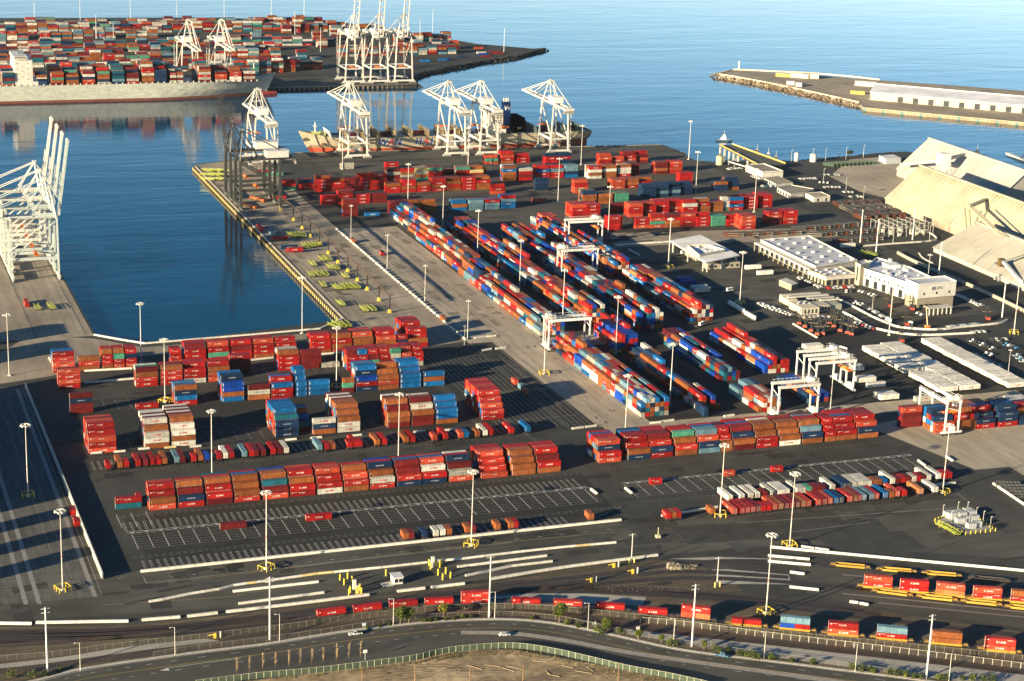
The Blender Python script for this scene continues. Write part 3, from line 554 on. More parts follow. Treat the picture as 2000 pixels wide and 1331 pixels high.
# --- far terminal across the channel
r = random.Random(5); FPAL = 'rrmmmmbbbbbottnnssswwyyyg'
for (y, x0, x1, hs, dp) in ((160, -20, 330, (4, 5), 4), (138, 130, 640, (4, 5), 4), (142, 495, 590, (5, 6), 4), (120, -20, 560, (4, 5), 4), (103, -20, 345, (2, 3, 4), 4), (101, 470, 545, (3, 4), 4), (108, 670, 900, (4, 5), 4), (130, -20, 350, (4, 5), 4), (92, -20, 620, (3, 4), 4), (99, 780, 905, (4, 5), 4), (113, 590, 650, (4,), 4), (57, 60, 600, (4, 5), 4), (76, -20, 340, (3, 4, 5), 5), (84, 440, 640, (3, 4, 5), 4), (90, 630, 660, (4,), 4), (64, 0, 560, (4, 5), 5), (62, 560, 700, (4, 5), 4), (81, 780, 890, (4,), 4), (49, -20, 640, (2, 3, 4), 4), (68, 655, 760, (4, 5), 4)):
    a = at(x0, y+3 if x0 > 0 else y+3); c = at(x1, y-3); n = int((c-a).length/12.9); hole = 0
    for i in range(n):
        if r.random() < .05: continue
        p = a.lerp(c, i/n)
        if p.y < 1236 and p.x > 130 and p.x < 340: continue
        if 330 < pr(p)[0] < 350 and y in (120, 103): continue
        h = r.choice(hs)+(0 if r.random() < .85 else -1)
        for k in range(dp):
            for t in range(max(1, h if k else h-r.choice((0, 0, 1)))):
                con(p.x, p.y+k*2.7, t*2.75, 12.19, 'x', r.choice(FPAL), vis='f' if k == 0 else False, wh=False)
for px, py, c in ((940, 105, 'w'), (965, 104, 'm'), (975, 106, 'm'), (950, 112, 'm'), (944, 108, 'B'), (870, 118, 'B'), (865, 119, 'u'), (900, 113, 'n'), (830, 121, 'u'), (935, 96, 'o')):
    p = at(px, py); con(p.x, p.y, 0, 12.19, 'x', c, vis=False, wh=False)
# boxes beyond the left edge of the picture, whose shadows fall into it
for (u, v) in [(u_at(-40, v_)-13, v_) for v_ in (262, 225, 150, 127, 104, 81, 58, 35, 12, -11, -36, -62, -88)]:
    for k in range(8 if v > -30 else 3):
        for t in range(5): con(u, v+k*2.7, t*2.9, 12.19, 'x', rr.choice('rrbmo'), vis=False, wh=False)
# --- build: the 300 that show largest are objects with parts, the rest one mesh
def face_marks(b, c, L, d, short, rr_=None, org=(0, 0, 0), var=0):
    """lettering and marks on the long side that looks at -Y (d='x') or -X (d='y')"""
    ox, oy, oz = org
    if d == 'x': X = Vector((1, 0, 0)); N = Vector((0, -1, 0))
    else: X = Vector((0, -1, 0)); N = Vector((-1, 0, 0))
    c0 = Vector((ox, oy, oz))+N*(CW/2+.035)
    def q(a0, a1, z0, z1, col):
        P = [c0+X*a0+Vector((0, 0, z0)), c0+X*a1+Vector((0, 0, z0)), c0+X*a1+Vector((0, 0, z1)), c0+X*a0+Vector((0, 0, z1))]; b.face(P, col)
    h = L/2; Z3 = Vector((0, 0, 1)); wh = (.75, .72, .68)
    if c in 'ro':
        if not short:
            put_text(b, 'K LINE', c0+Vector((0, 0, (1.45, 1.75, 1.3)[var]))+X*(0, -.4, .2)[var], X, Z3, (1.05, .85, 1.15)[var] if L > 8 else .7, (wh, (.6, .55, .5), (.7, .62, .58))[var], 1.15)
            q(-h+.7, -h+1.3, 1.9, 2.3, wh)
            if var == 1: q(-h+1.6, -h+3.4, 2.2, 2.35, (.5, .45, .42))
            if var == 2 and L > 8: q(h-3.4, h-.8, 2.25, 2.4, (.6, .55, .5))
        else: put_text(b, 'K LINE', c0+Vector((0, 0, 1.4)), X, Z3, 1.25, wh, 1.1)
    elif c in 'wW' and L > 8: put_text(b, 'K LINE', c0+Vector((0, 0, 1.4)), X, Z3, 1.2, (.45, .03, .03), 1.1)
    elif c in 'u' and (short or L > 8 and False): put_text(b, 'HANJIN', c0+Vector((0, 0, 1.4)), X, Z3, 1.2, wh, 1.1)
    elif c in 'uB':
        q(-h+.45, -h+.8, .6, 2.3, wh)
        for k in range(3): q(h-.55, h-.35, .7+k*.6, 1.0+k*.6, wh)
    elif c == 'b' and not short: q(-h+.7, -h+.85, .9, 2.0, (.6, .5, .4))
    elif c == 'n' and not short and L > 8:
        for k in range(6): q(-2.1+k*.72, -1.65+k*.72, 1.2, 1.75, (.35, .36, .4))
    elif c == 'y' and L > 8:
        for k in range(9): q(-2.6+k*.6, -2.2+k*.6, 1.2, 1.65, (.2, .22, .26))
BODY = {}
def body_mesh(L, c, d, var=0):
    key = (L, c, d, var)
    if key in BODY: return BODY[key]
    f_ = (1, .84, 1.16)[var]; col = tuple(min(.8, q*f_) for q in PAL[c]) if c != 'r' else ((.37, .013, .012), (.27, .011, .011), (.42, .030, .022))[var]; dk = tuple(x*.82 for x in col); hl = L/2; hw = CW/2
    b = MB()
    def bx(x0, x1, y0, y1, z0, z1, cc=col, top=None):
        if d == 'x': b.box(x0, x1, y0, y1, z0, z1, cc, top)
        else: b.box(y0, y1, -x1, -x0, z0, z1, cc, top)
    bx(-hl+.10, hl-.10, -hw+.05, hw-.05, .12, 2.80, col)
    for sx in (-1, 1):
        for sy in (-1, 1): bx(min(sx*hl, sx*(hl-.16)), max(sx*hl, sx*(hl-.16)), min(sy*hw, sy*(hw-.16)), max(sy*hw, sy*(hw-.16)), 0, 2.82, dk)
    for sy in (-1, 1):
        for z in (.02, 2.70): bx(-hl+.165, hl-.165, min(sy*(hw-.01), sy*(hw-.12)), max(sy*(hw-.01), sy*(hw-.12)), z, z+.11, tuple(q*.5 for q in col))  # rails darkened: shade of the gaps between tiers put into the colour
    for k in range(int(L/.62)):                       # corrugation, the shade of its folds put into the darker rib colour
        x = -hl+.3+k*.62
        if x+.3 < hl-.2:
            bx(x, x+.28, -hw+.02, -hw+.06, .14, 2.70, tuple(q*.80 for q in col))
    body = b.build('tmp', m_steel); me = body.data; me.name = 'container_body'; bpy.data.objects.remove(body)
    bd = MB(); e = -hl+.085                               # doors at the -X end (or the -Y end)
    doors = []
    for s_ in (0, 1):
        q = MB(); y0 = -1.08 if s_ == 0 else .03; y1 = y0+1.05
        def bq(x0, x1, ya, yb, z0, z1, cc):
            if d == 'x': q.box(x0, x1, ya, yb, z0, z1, cc)
            else: q.box(ya, yb, x0, x1, z0, z1, cc)
        bq(e-.02, e+.02, y0, y1, .2, 2.66, dk)
        for k in (.25, .75): bq(e-.07, e-.02, y0+1.05*k-.03, y0+1.05*k+.03, .16, 2.70, (.42, .40, .38))
        o = q.build('tmp', m_steel); doors.append(o.data); o.data.name = 'container_door'; bpy.data.objects.remove(o)
    lt = MB(); face_marks(lt, c, L, d, False, var=var); ltm = None
    if lt.f: o = lt.build('tmp', m_steel); ltm = o.data; ltm.name = 'container_lettering'; bpy.data.objects.remove(o)
    BODY[key] = (me, doors, ltm); return BODY[key]
def plain_text_key(c): return c
def finish_containers():
    for c in CONT:
        c['score'] = 0
        if c['vis'] is True:
            d = Vector((c['x'], c['y'], c['z']))-CAM
            px, py = pr((c['x'], c['y'], c['z']))
            if -20 < px < 2020 and -20 < py < 1350:
                side = c['L']*abs(d.y)/d.length if c['d'] == 'x' else c['L']*abs(d.x)/d.length+CW*abs(d.y)/d.length
                c['score'] = (side*2.9+c['L']*.7)/d.length_squared*1e6
    order = sorted((c for c in CONT if c['score'] > 0), key=lambda c: -c['score'])
    for c in order[:300]:
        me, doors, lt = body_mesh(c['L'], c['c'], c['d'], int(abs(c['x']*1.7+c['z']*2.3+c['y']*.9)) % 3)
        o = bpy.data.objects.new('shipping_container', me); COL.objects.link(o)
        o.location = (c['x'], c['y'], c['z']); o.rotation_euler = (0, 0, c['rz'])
        tag(o, c['label'], 'container', c['group'])
        for dm in doors: k = bpy.data.objects.new('door', dm); COL.objects.link(k); k.parent = o
        if lt: k = bpy.data.objects.new('lettering', lt); COL.objects.link(k); k.parent = o
    rest = order[300:]+[c for c in CONT if c['score'] <= 0]
    b = MB(); r = random.Random(99)
    for c in rest:
        j = r.uniform(.78, 1.15); col = tuple(x*j for x in PAL[c['c']]); hx, hy = (c['L']/2, CW/2) if c['d'] == 'x' else (CW/2, c['L']/2)
        h = 2.85 if c['wh'] else 2.6
        n0 = len(b.v)
        b.box(c['x']-hx, c['x']+hx, c['y']-hy, c['y']+hy, c['z'], c['z']+h-.03, col)
        if c['rz']:
            cs, sn = math.cos(c['rz']), math.sin(c['rz'])
            for i in range(n0, n0+8):
                dx, dy = b.v[i][0]-c['x'], b.v[i][1]-c['y']; b.v[i] = (c['x']+dx*cs-dy*sn, c['y']+dx*sn+dy*cs, b.v[i][2])
        if c['vis'] and not c['rz']:
            if c['vis'] in ('b', 'f'):
                if r.random() < .62: face_marks(b, c['c'], c['L'], c['d'], True, org=(c['x'], c['y'], c['z']-.15))
            else: face_marks(b, c['c'], c['L'], c['d'], False, org=(c['x'], c['y'], c['z']))
    o = b.build('stacked_containers', m_steel); o['kind'] = 'stuff'; o['label'] = 'mass of stacked shipping containers of all colours filling the yards and ships'
    o['category'] = 'containers'
    print('containers', len(CONT), 'candidates', len(order), 'cut', order[300]['score'] if len(order) > 300 else None)
# ------------------------------------------------------------------ quay cranes
WH = (.56, .55, .51); DK = (.035, .036, .032); PT = (.42, .48, .47)
def sts(name, label, group, loc, bdir, col=WH, G=30.5, Wd=18, H=44, AP=64, bl=46, back=22, up=None, house=(.62, .61, .58), sign=None, lattice=False, portal=14, col2=None, hback=None):
    """ship-to-shore crane; local +X = towards the water, Y along the quay, origin midway between the water-side legs"""
    T = thing(name, label, 'quay crane', loc, bdir, group); c2 = col2 or col; parts = []
    def P(b, n, M=m_paint, par=T): o = b.build(n, M, par); return o
    lw = 2.4 if lattice else 1.25
    for x in (0, -G):
        for s in (-1, 1):
            b = MB(); y = s*Wd/2; b.bar((x, y, 3.2), (x, y*.94, portal), lw, lw*1.1, col); b.bar((x, y*.94, portal), (x, y*.80, H), lw, lw, col, lw*.85); P(b, 'leg')
        b = MB(); b.box(x-.8, x+.8, -Wd/2-2, Wd/2+2, 2.2, 3.9, col); P(b, 'sill_beam')
        for s in (-1, 1):
            b = MB(); b.box(x-.3, x+.3, s*Wd/2-4, s*Wd/2+4, 1.25, 1.6, col)
            for k in range(4):
                yy = s*(Wd/2)+(-3+k*2)
                b.box(x-.5, x+.5, yy-.8, yy+.8, .2, 1.3, (.2, .2, .2)); b.box(x-.6, x+.6, yy-.6, yy+.6, 1.3, 2.2, col)
            P(b, 'bogie')
    for s in (-1, 1):
        b = MB(); y = s*Wd/2*.93; b.bar((0, y, portal), (-G, y, portal), 1.3, 1.9, col); P(b, 'portal_beam')
        b = MB(); y = s*Wd/2*.87; b.bar((-1, s*Wd/2*.82, H-2), (-G, s*Wd/2*.93, portal+1), .8, .8, col); P(b, 'brace')
    for x in (0, -G):
        for w_, z_, t_ in ((.4, H, 1.8), (.47, portal, 1.3)): b = MB(); b.bar((x, -Wd*w_, z_), (x, Wd*w_, z_), t_*.75, t_, col); P(b, 'cross_beam')
    b = MB()                                             # girder
    for s in (-1, 1):
        b.bar((1, s*3.2, H+.4), (-G-back, s*3.2, H+.4), .9, 1.8, c2)
    for k in range(9): x = 1-k*(G+back)/8; b.bar((x, -3.2, H), (x, 3.2, H), .4, .6, c2)
    b.box(-G-back-2, -G-back+3, -4.5, 4.5, H-1, H+1.6, c2); b.box(-G-back, -G-back+1, -5.5, 5.5, H-4, H-1.5, (.3, .3, .28))
    for s in (-1, 1): b.box(-G-back, 1, s*4.4-.3, s*4.4+.3, H-.4, H-.2, (.35, .33, .3))
    P(b, 'girder')
    a = up if up else 0.0; ca, sa = math.cos(a), math.sin(a)
    b = MB(); e = Vector((2+bl*ca, 0, H+.6+bl*sa)); o0 = Vector((2, 0, H+.6)); nrm = Vector((-sa, 0, ca))
    def at_(t, y, h=0.0): return o0+Vector((ca, 0, sa))*(bl*t)+nrm*h+Vector((0, y, 0))
    if lattice:
        for y in (-3, 3):
            for hh in (0, 2.6): b.bar(at_(0, y, hh), at_(1, y, hh), .45, .45, c2)
        for k in range(14):
            t0, t1 = k/14, (k+1)/14
            for y in (-3, 3): b.bar(at_(t0, y, 0 if k % 2 else 2.6), at_(t1, y, 2.6 if k % 2 else 0), .28, .28, c2)
            b.bar(at_(t0, -3, 0), at_(t0, 3, 0), .3, .3, c2)
    else:
        for y in (-2.9, 2.9): b.bar(at_(0, y), at_(1, y), .8, 1.25 if up else 1.9, c2)
        for k in range(11): b.bar(at_(k/10, -2.9), at_(k/10, 2.9), .5, .8, c2)
        b.bar(at_(.98, -4), at_(.98, 4), 1.6, 1.6, c2)
    P(b, 'boom')
    top = Vector((-3.5, 0, AP))
    b = MB()                                             # A-frame
    for s in (-1, 1):
        b.bar((0, s*Wd*.38, H), (top.x, s*2.2, AP), 1.0, 1.0, col, .7); b.bar((-G*.52, s*4, H+1), (top.x-.8, s*1.6, AP-1), .75, .75, col, .5)
        b.bar((-G-back*.85, s*3.4, H+1.6), (top.x-1, s*1.8, AP), .55, .55, col, .45)
    b.bar((top.x, -3.4, AP), (top.x, 3.4, AP), 1.3, 1.6, col); b.bar((-1.9, -5.2, (H+AP)/2), (-1.9, 5.2, (H+AP)/2), .7, .7, col)
    b.box(top.x-1.2, top.x+1.6, -1.2, 1.2, AP+.8, AP+1.7, (.4, .4, .38)); P(b, 'apex_frame')
    b = MB()                                             # forestays
    if not up:
        for s in (-1, 1): b.bar((top.x+.5, s*2.2, AP), at_(.55, s*2.9, 1.3), .55, .55, col); b.bar((top.x+.5, s*2.2, AP), at_(.93, s*2.9, 1.3), .5, .5, col)
    else:
        for s in (-1, 1): b.bar((top.x+.5, s*2.2, AP), at_(.22, s*2.9, 1.5), .5, .5, col); b.bar(at_(.22, s*2.9, 1.5), at_(.55, s*2.9, 1.5), .45, .45, col)
    P(b, 'forestay')
    b = MB(); hx0, hx1 = -G*.78, -G*.78+13                # machinery house
    if lattice: hx0, hx1 = -G-8, -G+10
    if hback: hx0, hx1 = hback, hback+13
    b.hexa([(hx0, -5, H+1.7), (hx1, -5, H+1.7), (hx1, 5, H+1.7), (hx0, 5, H+1.7)], [(hx0, -5, H+6.8), (hx1, -5, H+6.8), (hx1, 5, H+6.8), (hx0, 5, H+6.8)], house)
    b.box(hx0-.3, hx1+.3, -5.3, 5.3, H+6.83, H+7.2, tuple(x*1.05 for x in house)); hs = P(b, 'machinery_house')
    b = MB()
    for k in range(3): b.box(hx0+2+k*4, hx0+3.2+k*4, -5.06, -5.01, H+3.6, H+4.8, (.06, .07, .08))
    b.build('vents', m_paint, hs)
    if sign:
        b = MB(); put_text(b, sign, (hx0-.34, 1, H+4.3), (0, -1, 0), (0, 0, 1), 4.0, (.02, .03, .12), 1.2); put_text(b, sign, (hx0+4, -5.36, H+4.3), (1, 0, 0), (0, 0, 1), 3.6, (.02, .03, .12), 1.2); b.build('lettering', m_paint, hs)
    b = MB(); tx = -G*.45 if up else 12
    b.box(tx-3, tx+3, -2.4, 2.4, H-1.4, H-.6, (.3, .3, .3)); b.box(tx+3.2, tx+5.6, -1.2, 1.2, H-4.2, H-1.4, house); P(b, 'trolley')
    b = MB(); sz = 20 if not up else 16                    # spreader
    for sy in (-1, 1):
        for sx in (-1, 1): b.bar((tx+sx*1, sy*1.6, H-1.2), (tx+sx*1, sy*2.6, sz+1.6), .12, .12, (.12, .12, .12))
    b.box(tx-1.3, tx+1.3, -6.1, 6.1, sz, sz+.8, (.6, .12, .02)); b.box(tx-1, tx+1, -2.6, 2.6, sz+.8, sz+2, (.65, .2, .04)); P(b, 'spreader')
    b = MB()                                             # stairs and walkways up one leg
    x = -G; y = -Wd/2-1.4
    for k in range(int((H-4)/3.4)):
        z = 4+k*3.4; b.bar((x-1.4, y, z), (x+1.4, y, z+3.2), .7, .25, (.45, .44, .4)) if k % 2 else b.bar((x+1.4, y, z), (x-1.4, y, z+3.2), .7, .25, (.45, .44, .4))
        b.box(x-1.8, x+1.8, y-.6, y+.6, z+3.2, z+3.35, (.4, .39, .36))
    for k in range(18): b.box(-G-back+k*2.9, -G-back+k*2.9+.12, -4.7, -4.55, H-.2, H+.9, (.5, .5, .46))
    b.box(-G-back, 1, -4.72, -4.6, H+.85, H+.98, (.5, .5, .46)); P(b, 'stairs')
    return T
UP = math.radians(80)
N_ = PI/2
for i, (px0, px1, lb) in enumerate(((676, 719.4, 'white crane over the bow of the tan ship'), (867.8, 905.5, 'second white crane from the bow along the tan ship'), (928, 970, 'white crane in front of the blue funnel of the tan ship'), (1062, 1103.5, 'white crane nearest the stern of the tan ship'))):
    u = (u_at(px0, 788)+u_at(px1, 786))/2; ve = 822-(u-90)*19/357
    sts('quay_crane', lb+', boom lowered', 'white quay cranes working the tan ship', (u, ve-3.5, 0), N_, H=44.5, AP=64, bl=62, back=20)
sts('quay_crane', 'white crane on the quay corner behind the two dark cranes', 'white quay cranes working the tan ship', (u_at(506, 798), 806, 0), N_, H=41, AP=62, bl=40, back=24, Wd=20)
for i, (v, lb) in enumerate(((424, 'nearest'), (451, 'second nearest'), (479, 'third nearest'), (508, 'farthest'))):
    sts('quay_crane', '%s of four pale cranes with raised booms on the left pier' % lb, 'pale cranes with raised booms on the left pier', (-174.5, v, 0), 0.0, col=PT if i < 2 else WH, H=42, AP=62, bl=52, back=24, up=math.radians(81.5), portal=15, hback=-48)
for i, (v, lb) in enumerate(((611, 'nearer of the two dark lattice cranes with white houses'), (648, 'farther of the two dark lattice cranes with white houses'))):
    sts('quay_crane', lb, 'dark lattice cranes at the basin edge', (-9, v, 0), PI, col=DK, H=38, AP=61, bl=46, back=14, up=math.radians(83), lattice=True, sign='ITS', Wd=21, G=32, portal=15)
for i, (u, lb) in enumerate(((253.5, 'left'), (282.5, 'middle'), (311, 'right'))):
    sts('quay_crane', '%s of three tall white cranes with raised booms on the far pier' % lb, 'tall white cranes on the far pier', (u-2, 1201, 0), -N_, H=52, AP=76, bl=68, back=24, up=UP, Wd=21, portal=17)
for i, (px, lb) in enumerate(((372, 'left'), (436, 'right'))):
    sts('quay_crane', '%s of two white cranes reaching over the far grey ship' % lb, 'white cranes at the far grey ship', (u_at(px, 1200), 1201, 0), -N_, H=46, AP=72, bl=46, back=30, Wd=20)
# ------------------------------------------------------------------ yard gantries
def rtg(label, loc, rz=0.0, span=27, h=18.5, trolley=.05, col=(.56, .58, .58), wd=8.4, sp=9.5, group='rubber tyred gantry cranes over the blocks'):
    T = thing('yard_gantry_crane', label, 'gantry crane', (loc[0], loc[1], 0), rz, group)
    for x in (0, span):
        for s in (-1, 1):
            b = MB(); b.bar((x, s*wd/2, 1.6), (x, s*wd/2, h), .8, .8, col); b.build('leg', m_paint, T)
        b = MB(); b.box(x-.6, x+.6, -wd/2-2.2, wd/2+2.2, 1.3, 2.4, col); b.bar((x, -wd/2, h-4.5), (x, wd/2, h-2), .4, .4, col); b.box(x-.9, x+.9, -1.8, 1.4, 2.4, 5.0, (.66, .66, .62)); b.build('end_frame', m_paint, T)
        b = MB()
        for s in (-1, 1):
            for k in (-1, 1): b.cyl((x-.45, s*wd/2+k*1.5, .82), (x+.45, s*wd/2+k*1.5, .82), .8, n=12, col=(.02, .02, .02))
        b.build('wheels', m_rubber, T)
    for s in (-1, 1):
        b = MB(); b.box(-.8, span+.8, s*wd/2-.45, s*wd/2+.45, h, h+1.6, col)
        for k in range(9): b.box(1+k*span/9, 1.15+k*span/9, s*(wd/2+.75)-.05, s*(wd/2+.75)+.05, h+1.7, h+2.8, (.5, .5, .48))
        b.box(0, span, s*(wd/2+.75)-.06, s*(wd/2+.75)+.06, h+2.7, h+2.85, (.5, .5, .48)); b.build('girder', m_paint, T)
    tx = span*trolley; b = MB(); r = random.Random(int(loc[0]))
    b.box(tx-2.6, tx+3, -wd/2, wd/2, h+1.95, h+2.5, (.5, .49, .45)); b.box(tx-1.5, tx+.9, -2.6, 2.2, h+2.5, h+4.2, (.78, .76, .7)); b.box(tx+1.2, tx+2.8, -1.2, 2.6, h+2.5, h+3.7, (.70, .68, .6))
    for k in range(16): x = tx+r.uniform(-2.6, 3); y = r.uniform(-4, 4); b.bar((x, y, h+2.4), (x, y, h+r.uniform(3.4, 4.8)), .16, .16, (.7, .68, .6))
    for z in (3.3, 4.3):
        b.box(tx-2.7, tx+3, -wd/2-.1, -wd/2, h+z, h+z+.1, (.7, .68, .6)); b.box(tx-2.7, tx+3, wd/2, wd/2+.1, h+z, h+z+.1, (.7, .68, .6))
    tr = b.build('trolley', m_paint, T)
    b = MB(); b.box(tx+1, tx+3, -3.6, -1.6, h-2.4, h-.1, (.7, .7, .66)); b.box(tx+1.1, tx+2.9, -3.66, -3.6, h-2, h-.8, (.03, .04, .05)); b.build('cab', m_paint, tr)
    b = MB(); z = h-5
    for sx in (-1, 1):
        for sy in (-1, 1): b.bar((tx+sx*.8, sy*2, h), (tx+sx*.8, sy*2.2, z+1.4), .12, .12, (.1, .1, .1))
    b.box(tx-1.2, tx+1.2, -6, 6, z, z+.6, (.7, .16, .02)); b.box(tx-1, tx+1, -2.2, 2.2, z+.6, z+1.5, (.75, .22, .03)); b.build('spreader', m_paint, tr)
    return T
rtg('white tyred gantry at the crossing beside the pale concrete lane', (88.6, 182), 0)
def rt_at(px, py, **k): p = at(px, py, 18.5); return (p.x, p.y-4)
rtg('white tyred gantry second from front over the middle blocks', rt_at(1090, 487))
rtg('white tyred gantry farthest back over the upper blocks', rt_at(1104, 432), trolley=.85)
rtg('white tyred gantry at the left of the group of three', (164.6, 27), trolley=.88, span=24.5)
p = at(1584, 706, 18.5); rtg('white tyred gantry middle of the group of three by reefers', (p.x, p.y-3), trolley=.85, span=25)
p = at(1560, 691, 18.5); rtg('white tyred gantry rearmost of the group of three by reefers', (p.x, p.y-3), trolley=.85, span=25)
p = at(1860, 850); rtg('white tyred gantry turned crosswise over the far right row', (p.x-1, p.y), PI/2, trolley=.04, span=27, h=18)
# ------------------------------------------------------------------ ships
def hull(name, label, cat, x0, x1, yc, B, deck, bow_dir, colh, colb, boot=1.5, bowrise=6, z0=-6, rake=13):
    """loft along X; bow_dir +1 = bow at x1"""
    T = thing(name, label, cat, ((x0+x1)/2, yc, -3.5)); L = x1-x0; N = 44; rows = []
    ox = (x0+x1)/2
    for i in range(N+1):
        s = i/N; t = s if bow_dir > 0 else 1-s         # t = 0 stern, 1 bow
        x = x0+L*s-ox
        hb_d = 1.0 if t < .80 else max(.0, (1-((t-.80)/.20)**2.2)); hb_d = max(hb_d, .02)
        hb_d *= (.93+.07*min(1, t/.05))
        hb_w = (1 if t < .72 else max(.015, 1-((t-.72)/.26)**1.5 if t < .98 else .015)); hb_w *= min(1, .15+t/.14) if t < .14 else 1
        dk = deck+(bowrise*max(0, (t-.86)/.14)**1.3)
        sh = bow_dir*(-L*.0) ; r_ = []
        for z, w in ((z0, hb_w*.96), (-3.5+boot, hb_w), (deck*.45-1, hb_w*.45+hb_d*.55), (dk, hb_d)):
            zf = (z-z0)/(dk-z0); rk = rake*max(0, (t-.86)/.14)*(1-zf)**1.2
            r_.append((x-bow_dir*rk, w*B/2, z+3.5))
        rows.append(r_)
    b = MB()
    for sgn in (-1, 1):
        for i in range(N):
            for j in range(3):
                a = [rows[i][j], rows[i+1][j], rows[i+1][j+1], rows[i][j+1]]; a = [(p[0], sgn*p[1], p[2]) for p in a]
                if sgn > 0: a = a[::-1]
                b.face(a, colb if j == 0 else colh)
    for e in (0, N):
        for j in range(3):
            a = [(rows[e][j][0], -rows[e][j][1], rows[e][j][2]), (rows[e][j][0], rows[e][j][1], rows[e][j][2]), (rows[e][j+1][0], rows[e][j+1][1], rows[e][j+1][2]), (rows[e][j+1][0], -rows[e][j+1][1], rows[e][j+1][2])]
            b.face(a, colb if j == 0 else colh)
    b.build('hull', mat('ship_paint', .5, None, [(.25, .78, 1.1, (.5, .5, 2)), (1.2, .8, 1.12, (1.5, 1.5, .15))]), T)
    b = MB()
    for i in range(N): b.face([(rows[i][3][0], -rows[i][3][1]*.985, rows[i][3][2]-.9), (rows[i+1][3][0], -rows[i+1][3][1]*.985, rows[i+1][3][2]-.9), (rows[i+1][3][0], rows[i+1][3][1]*.985, rows[i+1][3][2]-.9), (rows[i][3][0], rows[i][3][1]*.985, rows[i][3][2]-.9)], (.10, .075, .065))
    b.build('deck', m_paint, T)
    return T, ox
# tan ship alongside
XB, XS = 97, 384; YC = 840
T, ox = hull('container_ship', 'long tan hulled container ship moored at the middle quay, mostly empty', 'ship', XB, XS, YC, 32, 11.0, -1, (.36, .315, .23), (.36, .06, .025), 4.6, 6)
def SB(): return MB()
def add(b, n, M=m_paint, par=None): return b.build(n, M, par or T)
for k, x in enumerate([140, 156, 170, 186, 202, 218, 234, 250, 326+0, 342, 357, 371]):
    b = MB(); x -= ox; zt = 11+3.5+5.5; cc = (.29, .23, .135) if k < 8 else (.10, .14, .14)
    b.box(x-.9, x+.9, -15.4, 15.4, 13.4, 14.2, cc)
    for j in range(13): b.box(x-.8, x+.8, -15.3+j*2.53, -15.0+j*2.53, 14.2, zt, cc)
    b.box(x-.8, x+.8, -15.4, 15.4, zt-2.6, zt-2.3, cc); b.box(x-.8, x+.8, -15.4, 15.4, zt, zt+.25, cc)
    for s in (-1, 1): b.box(x+s*.75-.05, x+s*.75+.05, -15.4, 15.4, zt+1.1, zt+1.25, cc)
    add(b, 'lashing_bridge')
b = MB()
for k in range(9):
    x = 146+k*15.8-ox; b.box(x-5.5, x+5.5, -13.5, 13.5, 13.3, 14.6, (.055, .06, .06)); b.box(x-5.6, x+5.6, -.4, .4, 14.6, 14.8, (.02, .02, .02))
for k in range(36): x = 118+k*7-ox; b.box(x, x+.4, -16.1, -15.8, 13.6, 15.2, (.3, .28, .22))
add(b, 'hatch_covers')
b = MB(); X0 = 287-ox; wcol = (.60, .57, .50)
b.box(X0-9, X0+9, -13, 13, 13.6, 20, wcol); b.box(X0-8, X0+6, -12, 12, 20.02, 33, wcol); b.box(X0-8.4, X0+1, -15.8, 15.8, 33.02, 36, wcol); b.box(X0-6, X0+0, -6, 6, 36.02, 38.5, wcol)
sup = add(b, 'superstructure')
b = MB()
for k in range(5):
    for j in range(7): b.box(X0-8.06, X0-8.0, -10+j*3, -8.8+j*3, 21.5+k*2.4, 22.5+k*2.4, (.03, .04, .05)); b.box(X0-6.5+j*1.8, X0-5.6+j*1.8, -12.06, -12.0, 21.5+k*2.4, 22.5+k*2.4, (.03, .04, .05))
b.box(X0-8.46, X0-8.4, -15, 15, 34.2, 35.4, (.03, .04, .05)); b.build('windows', m_glass, sup)
b = MB(); b.cyl((X0-3, -2, 38.5), (X0-3, -2, 46), .5, .3, 8, wcol); b.cyl((X0-3, 3, 38.5), (X0-3, 3, 43), 1.2, 1.2, 10, wcol); b.box(X0-3.2, X0-2.8, -5, 1, 43, 43.5, wcol); add(b, 'radar_mast')
b = MB(); b.hexa([(X0+9, -4, 13.6), (X0+17, -4, 13.6), (X0+17, 4, 13.6), (X0+9, 4, 13.6)], [(X0+9.5, -3.6, 42), (X0+16, -3.6, 42), (X0+16, 3.6, 42), (X0+9.5, 3.6, 42)], (.01, .07, .28)); b.box(X0+9.2, X0+16.4, -3.9, 3.9, 42.02, 42.6, (.01, .06, .22))
for k in range(4): b.cyl((X0+10.5+k*1.5, 0, 42.6), (X0+10.5+k*1.5, 0, 46), .5, .5, 8, (.6, .58, .52))
fn = add(b, 'funnel'); b = MB(); put_text(b, 'W', (X0+13, -4.3, 37), (1, 0, 0), (0, 0, 1), 7, (.8, .8, .78), 1.0, .1); b.build('lettering', m_paint, fn)
b = MB()
for s in (-1, 1): b.cyl((X0+4, s*14, 20.5), (X0+11, s*14, 20.5), 1.5, 1.0, 8, (.65, .15, .04))
add(b, 'lifeboats')
b = MB(); xw = 124-ox; b.cyl((109-ox+4, 0, 18), (109-ox+4, 0, 28), .7, .4, 8, (.7, .68, .6)); b.box(109-ox+2.5, 109-ox+5.5, -2, 2, 24, 24.5, (.7, .68, .6)); add(b, 'foremast')
b = MB(); b.hexa([(xw+2, -13, 14), (xw+2.6, -13, 14), (xw+2.6, 13, 14), (xw+2, 13, 14)], [(xw-1, -10, 21.5), (xw-.4, -10, 21.5), (xw-.4, 10, 21.5), (xw-1, 10, 21.5)], (.72, .70, .64)); add(b, 'breakwater')
b = MB(); r = random.Random(2)
for k in range(40): x = r.uniform(110, 121)-ox; y = r.uniform(-6, 6); b.box(x, x+r.uniform(.4, 1.6), y, y+r.uniform(.4, 1.6), 16.6, 18+r.random(), (.42, .45, .16))
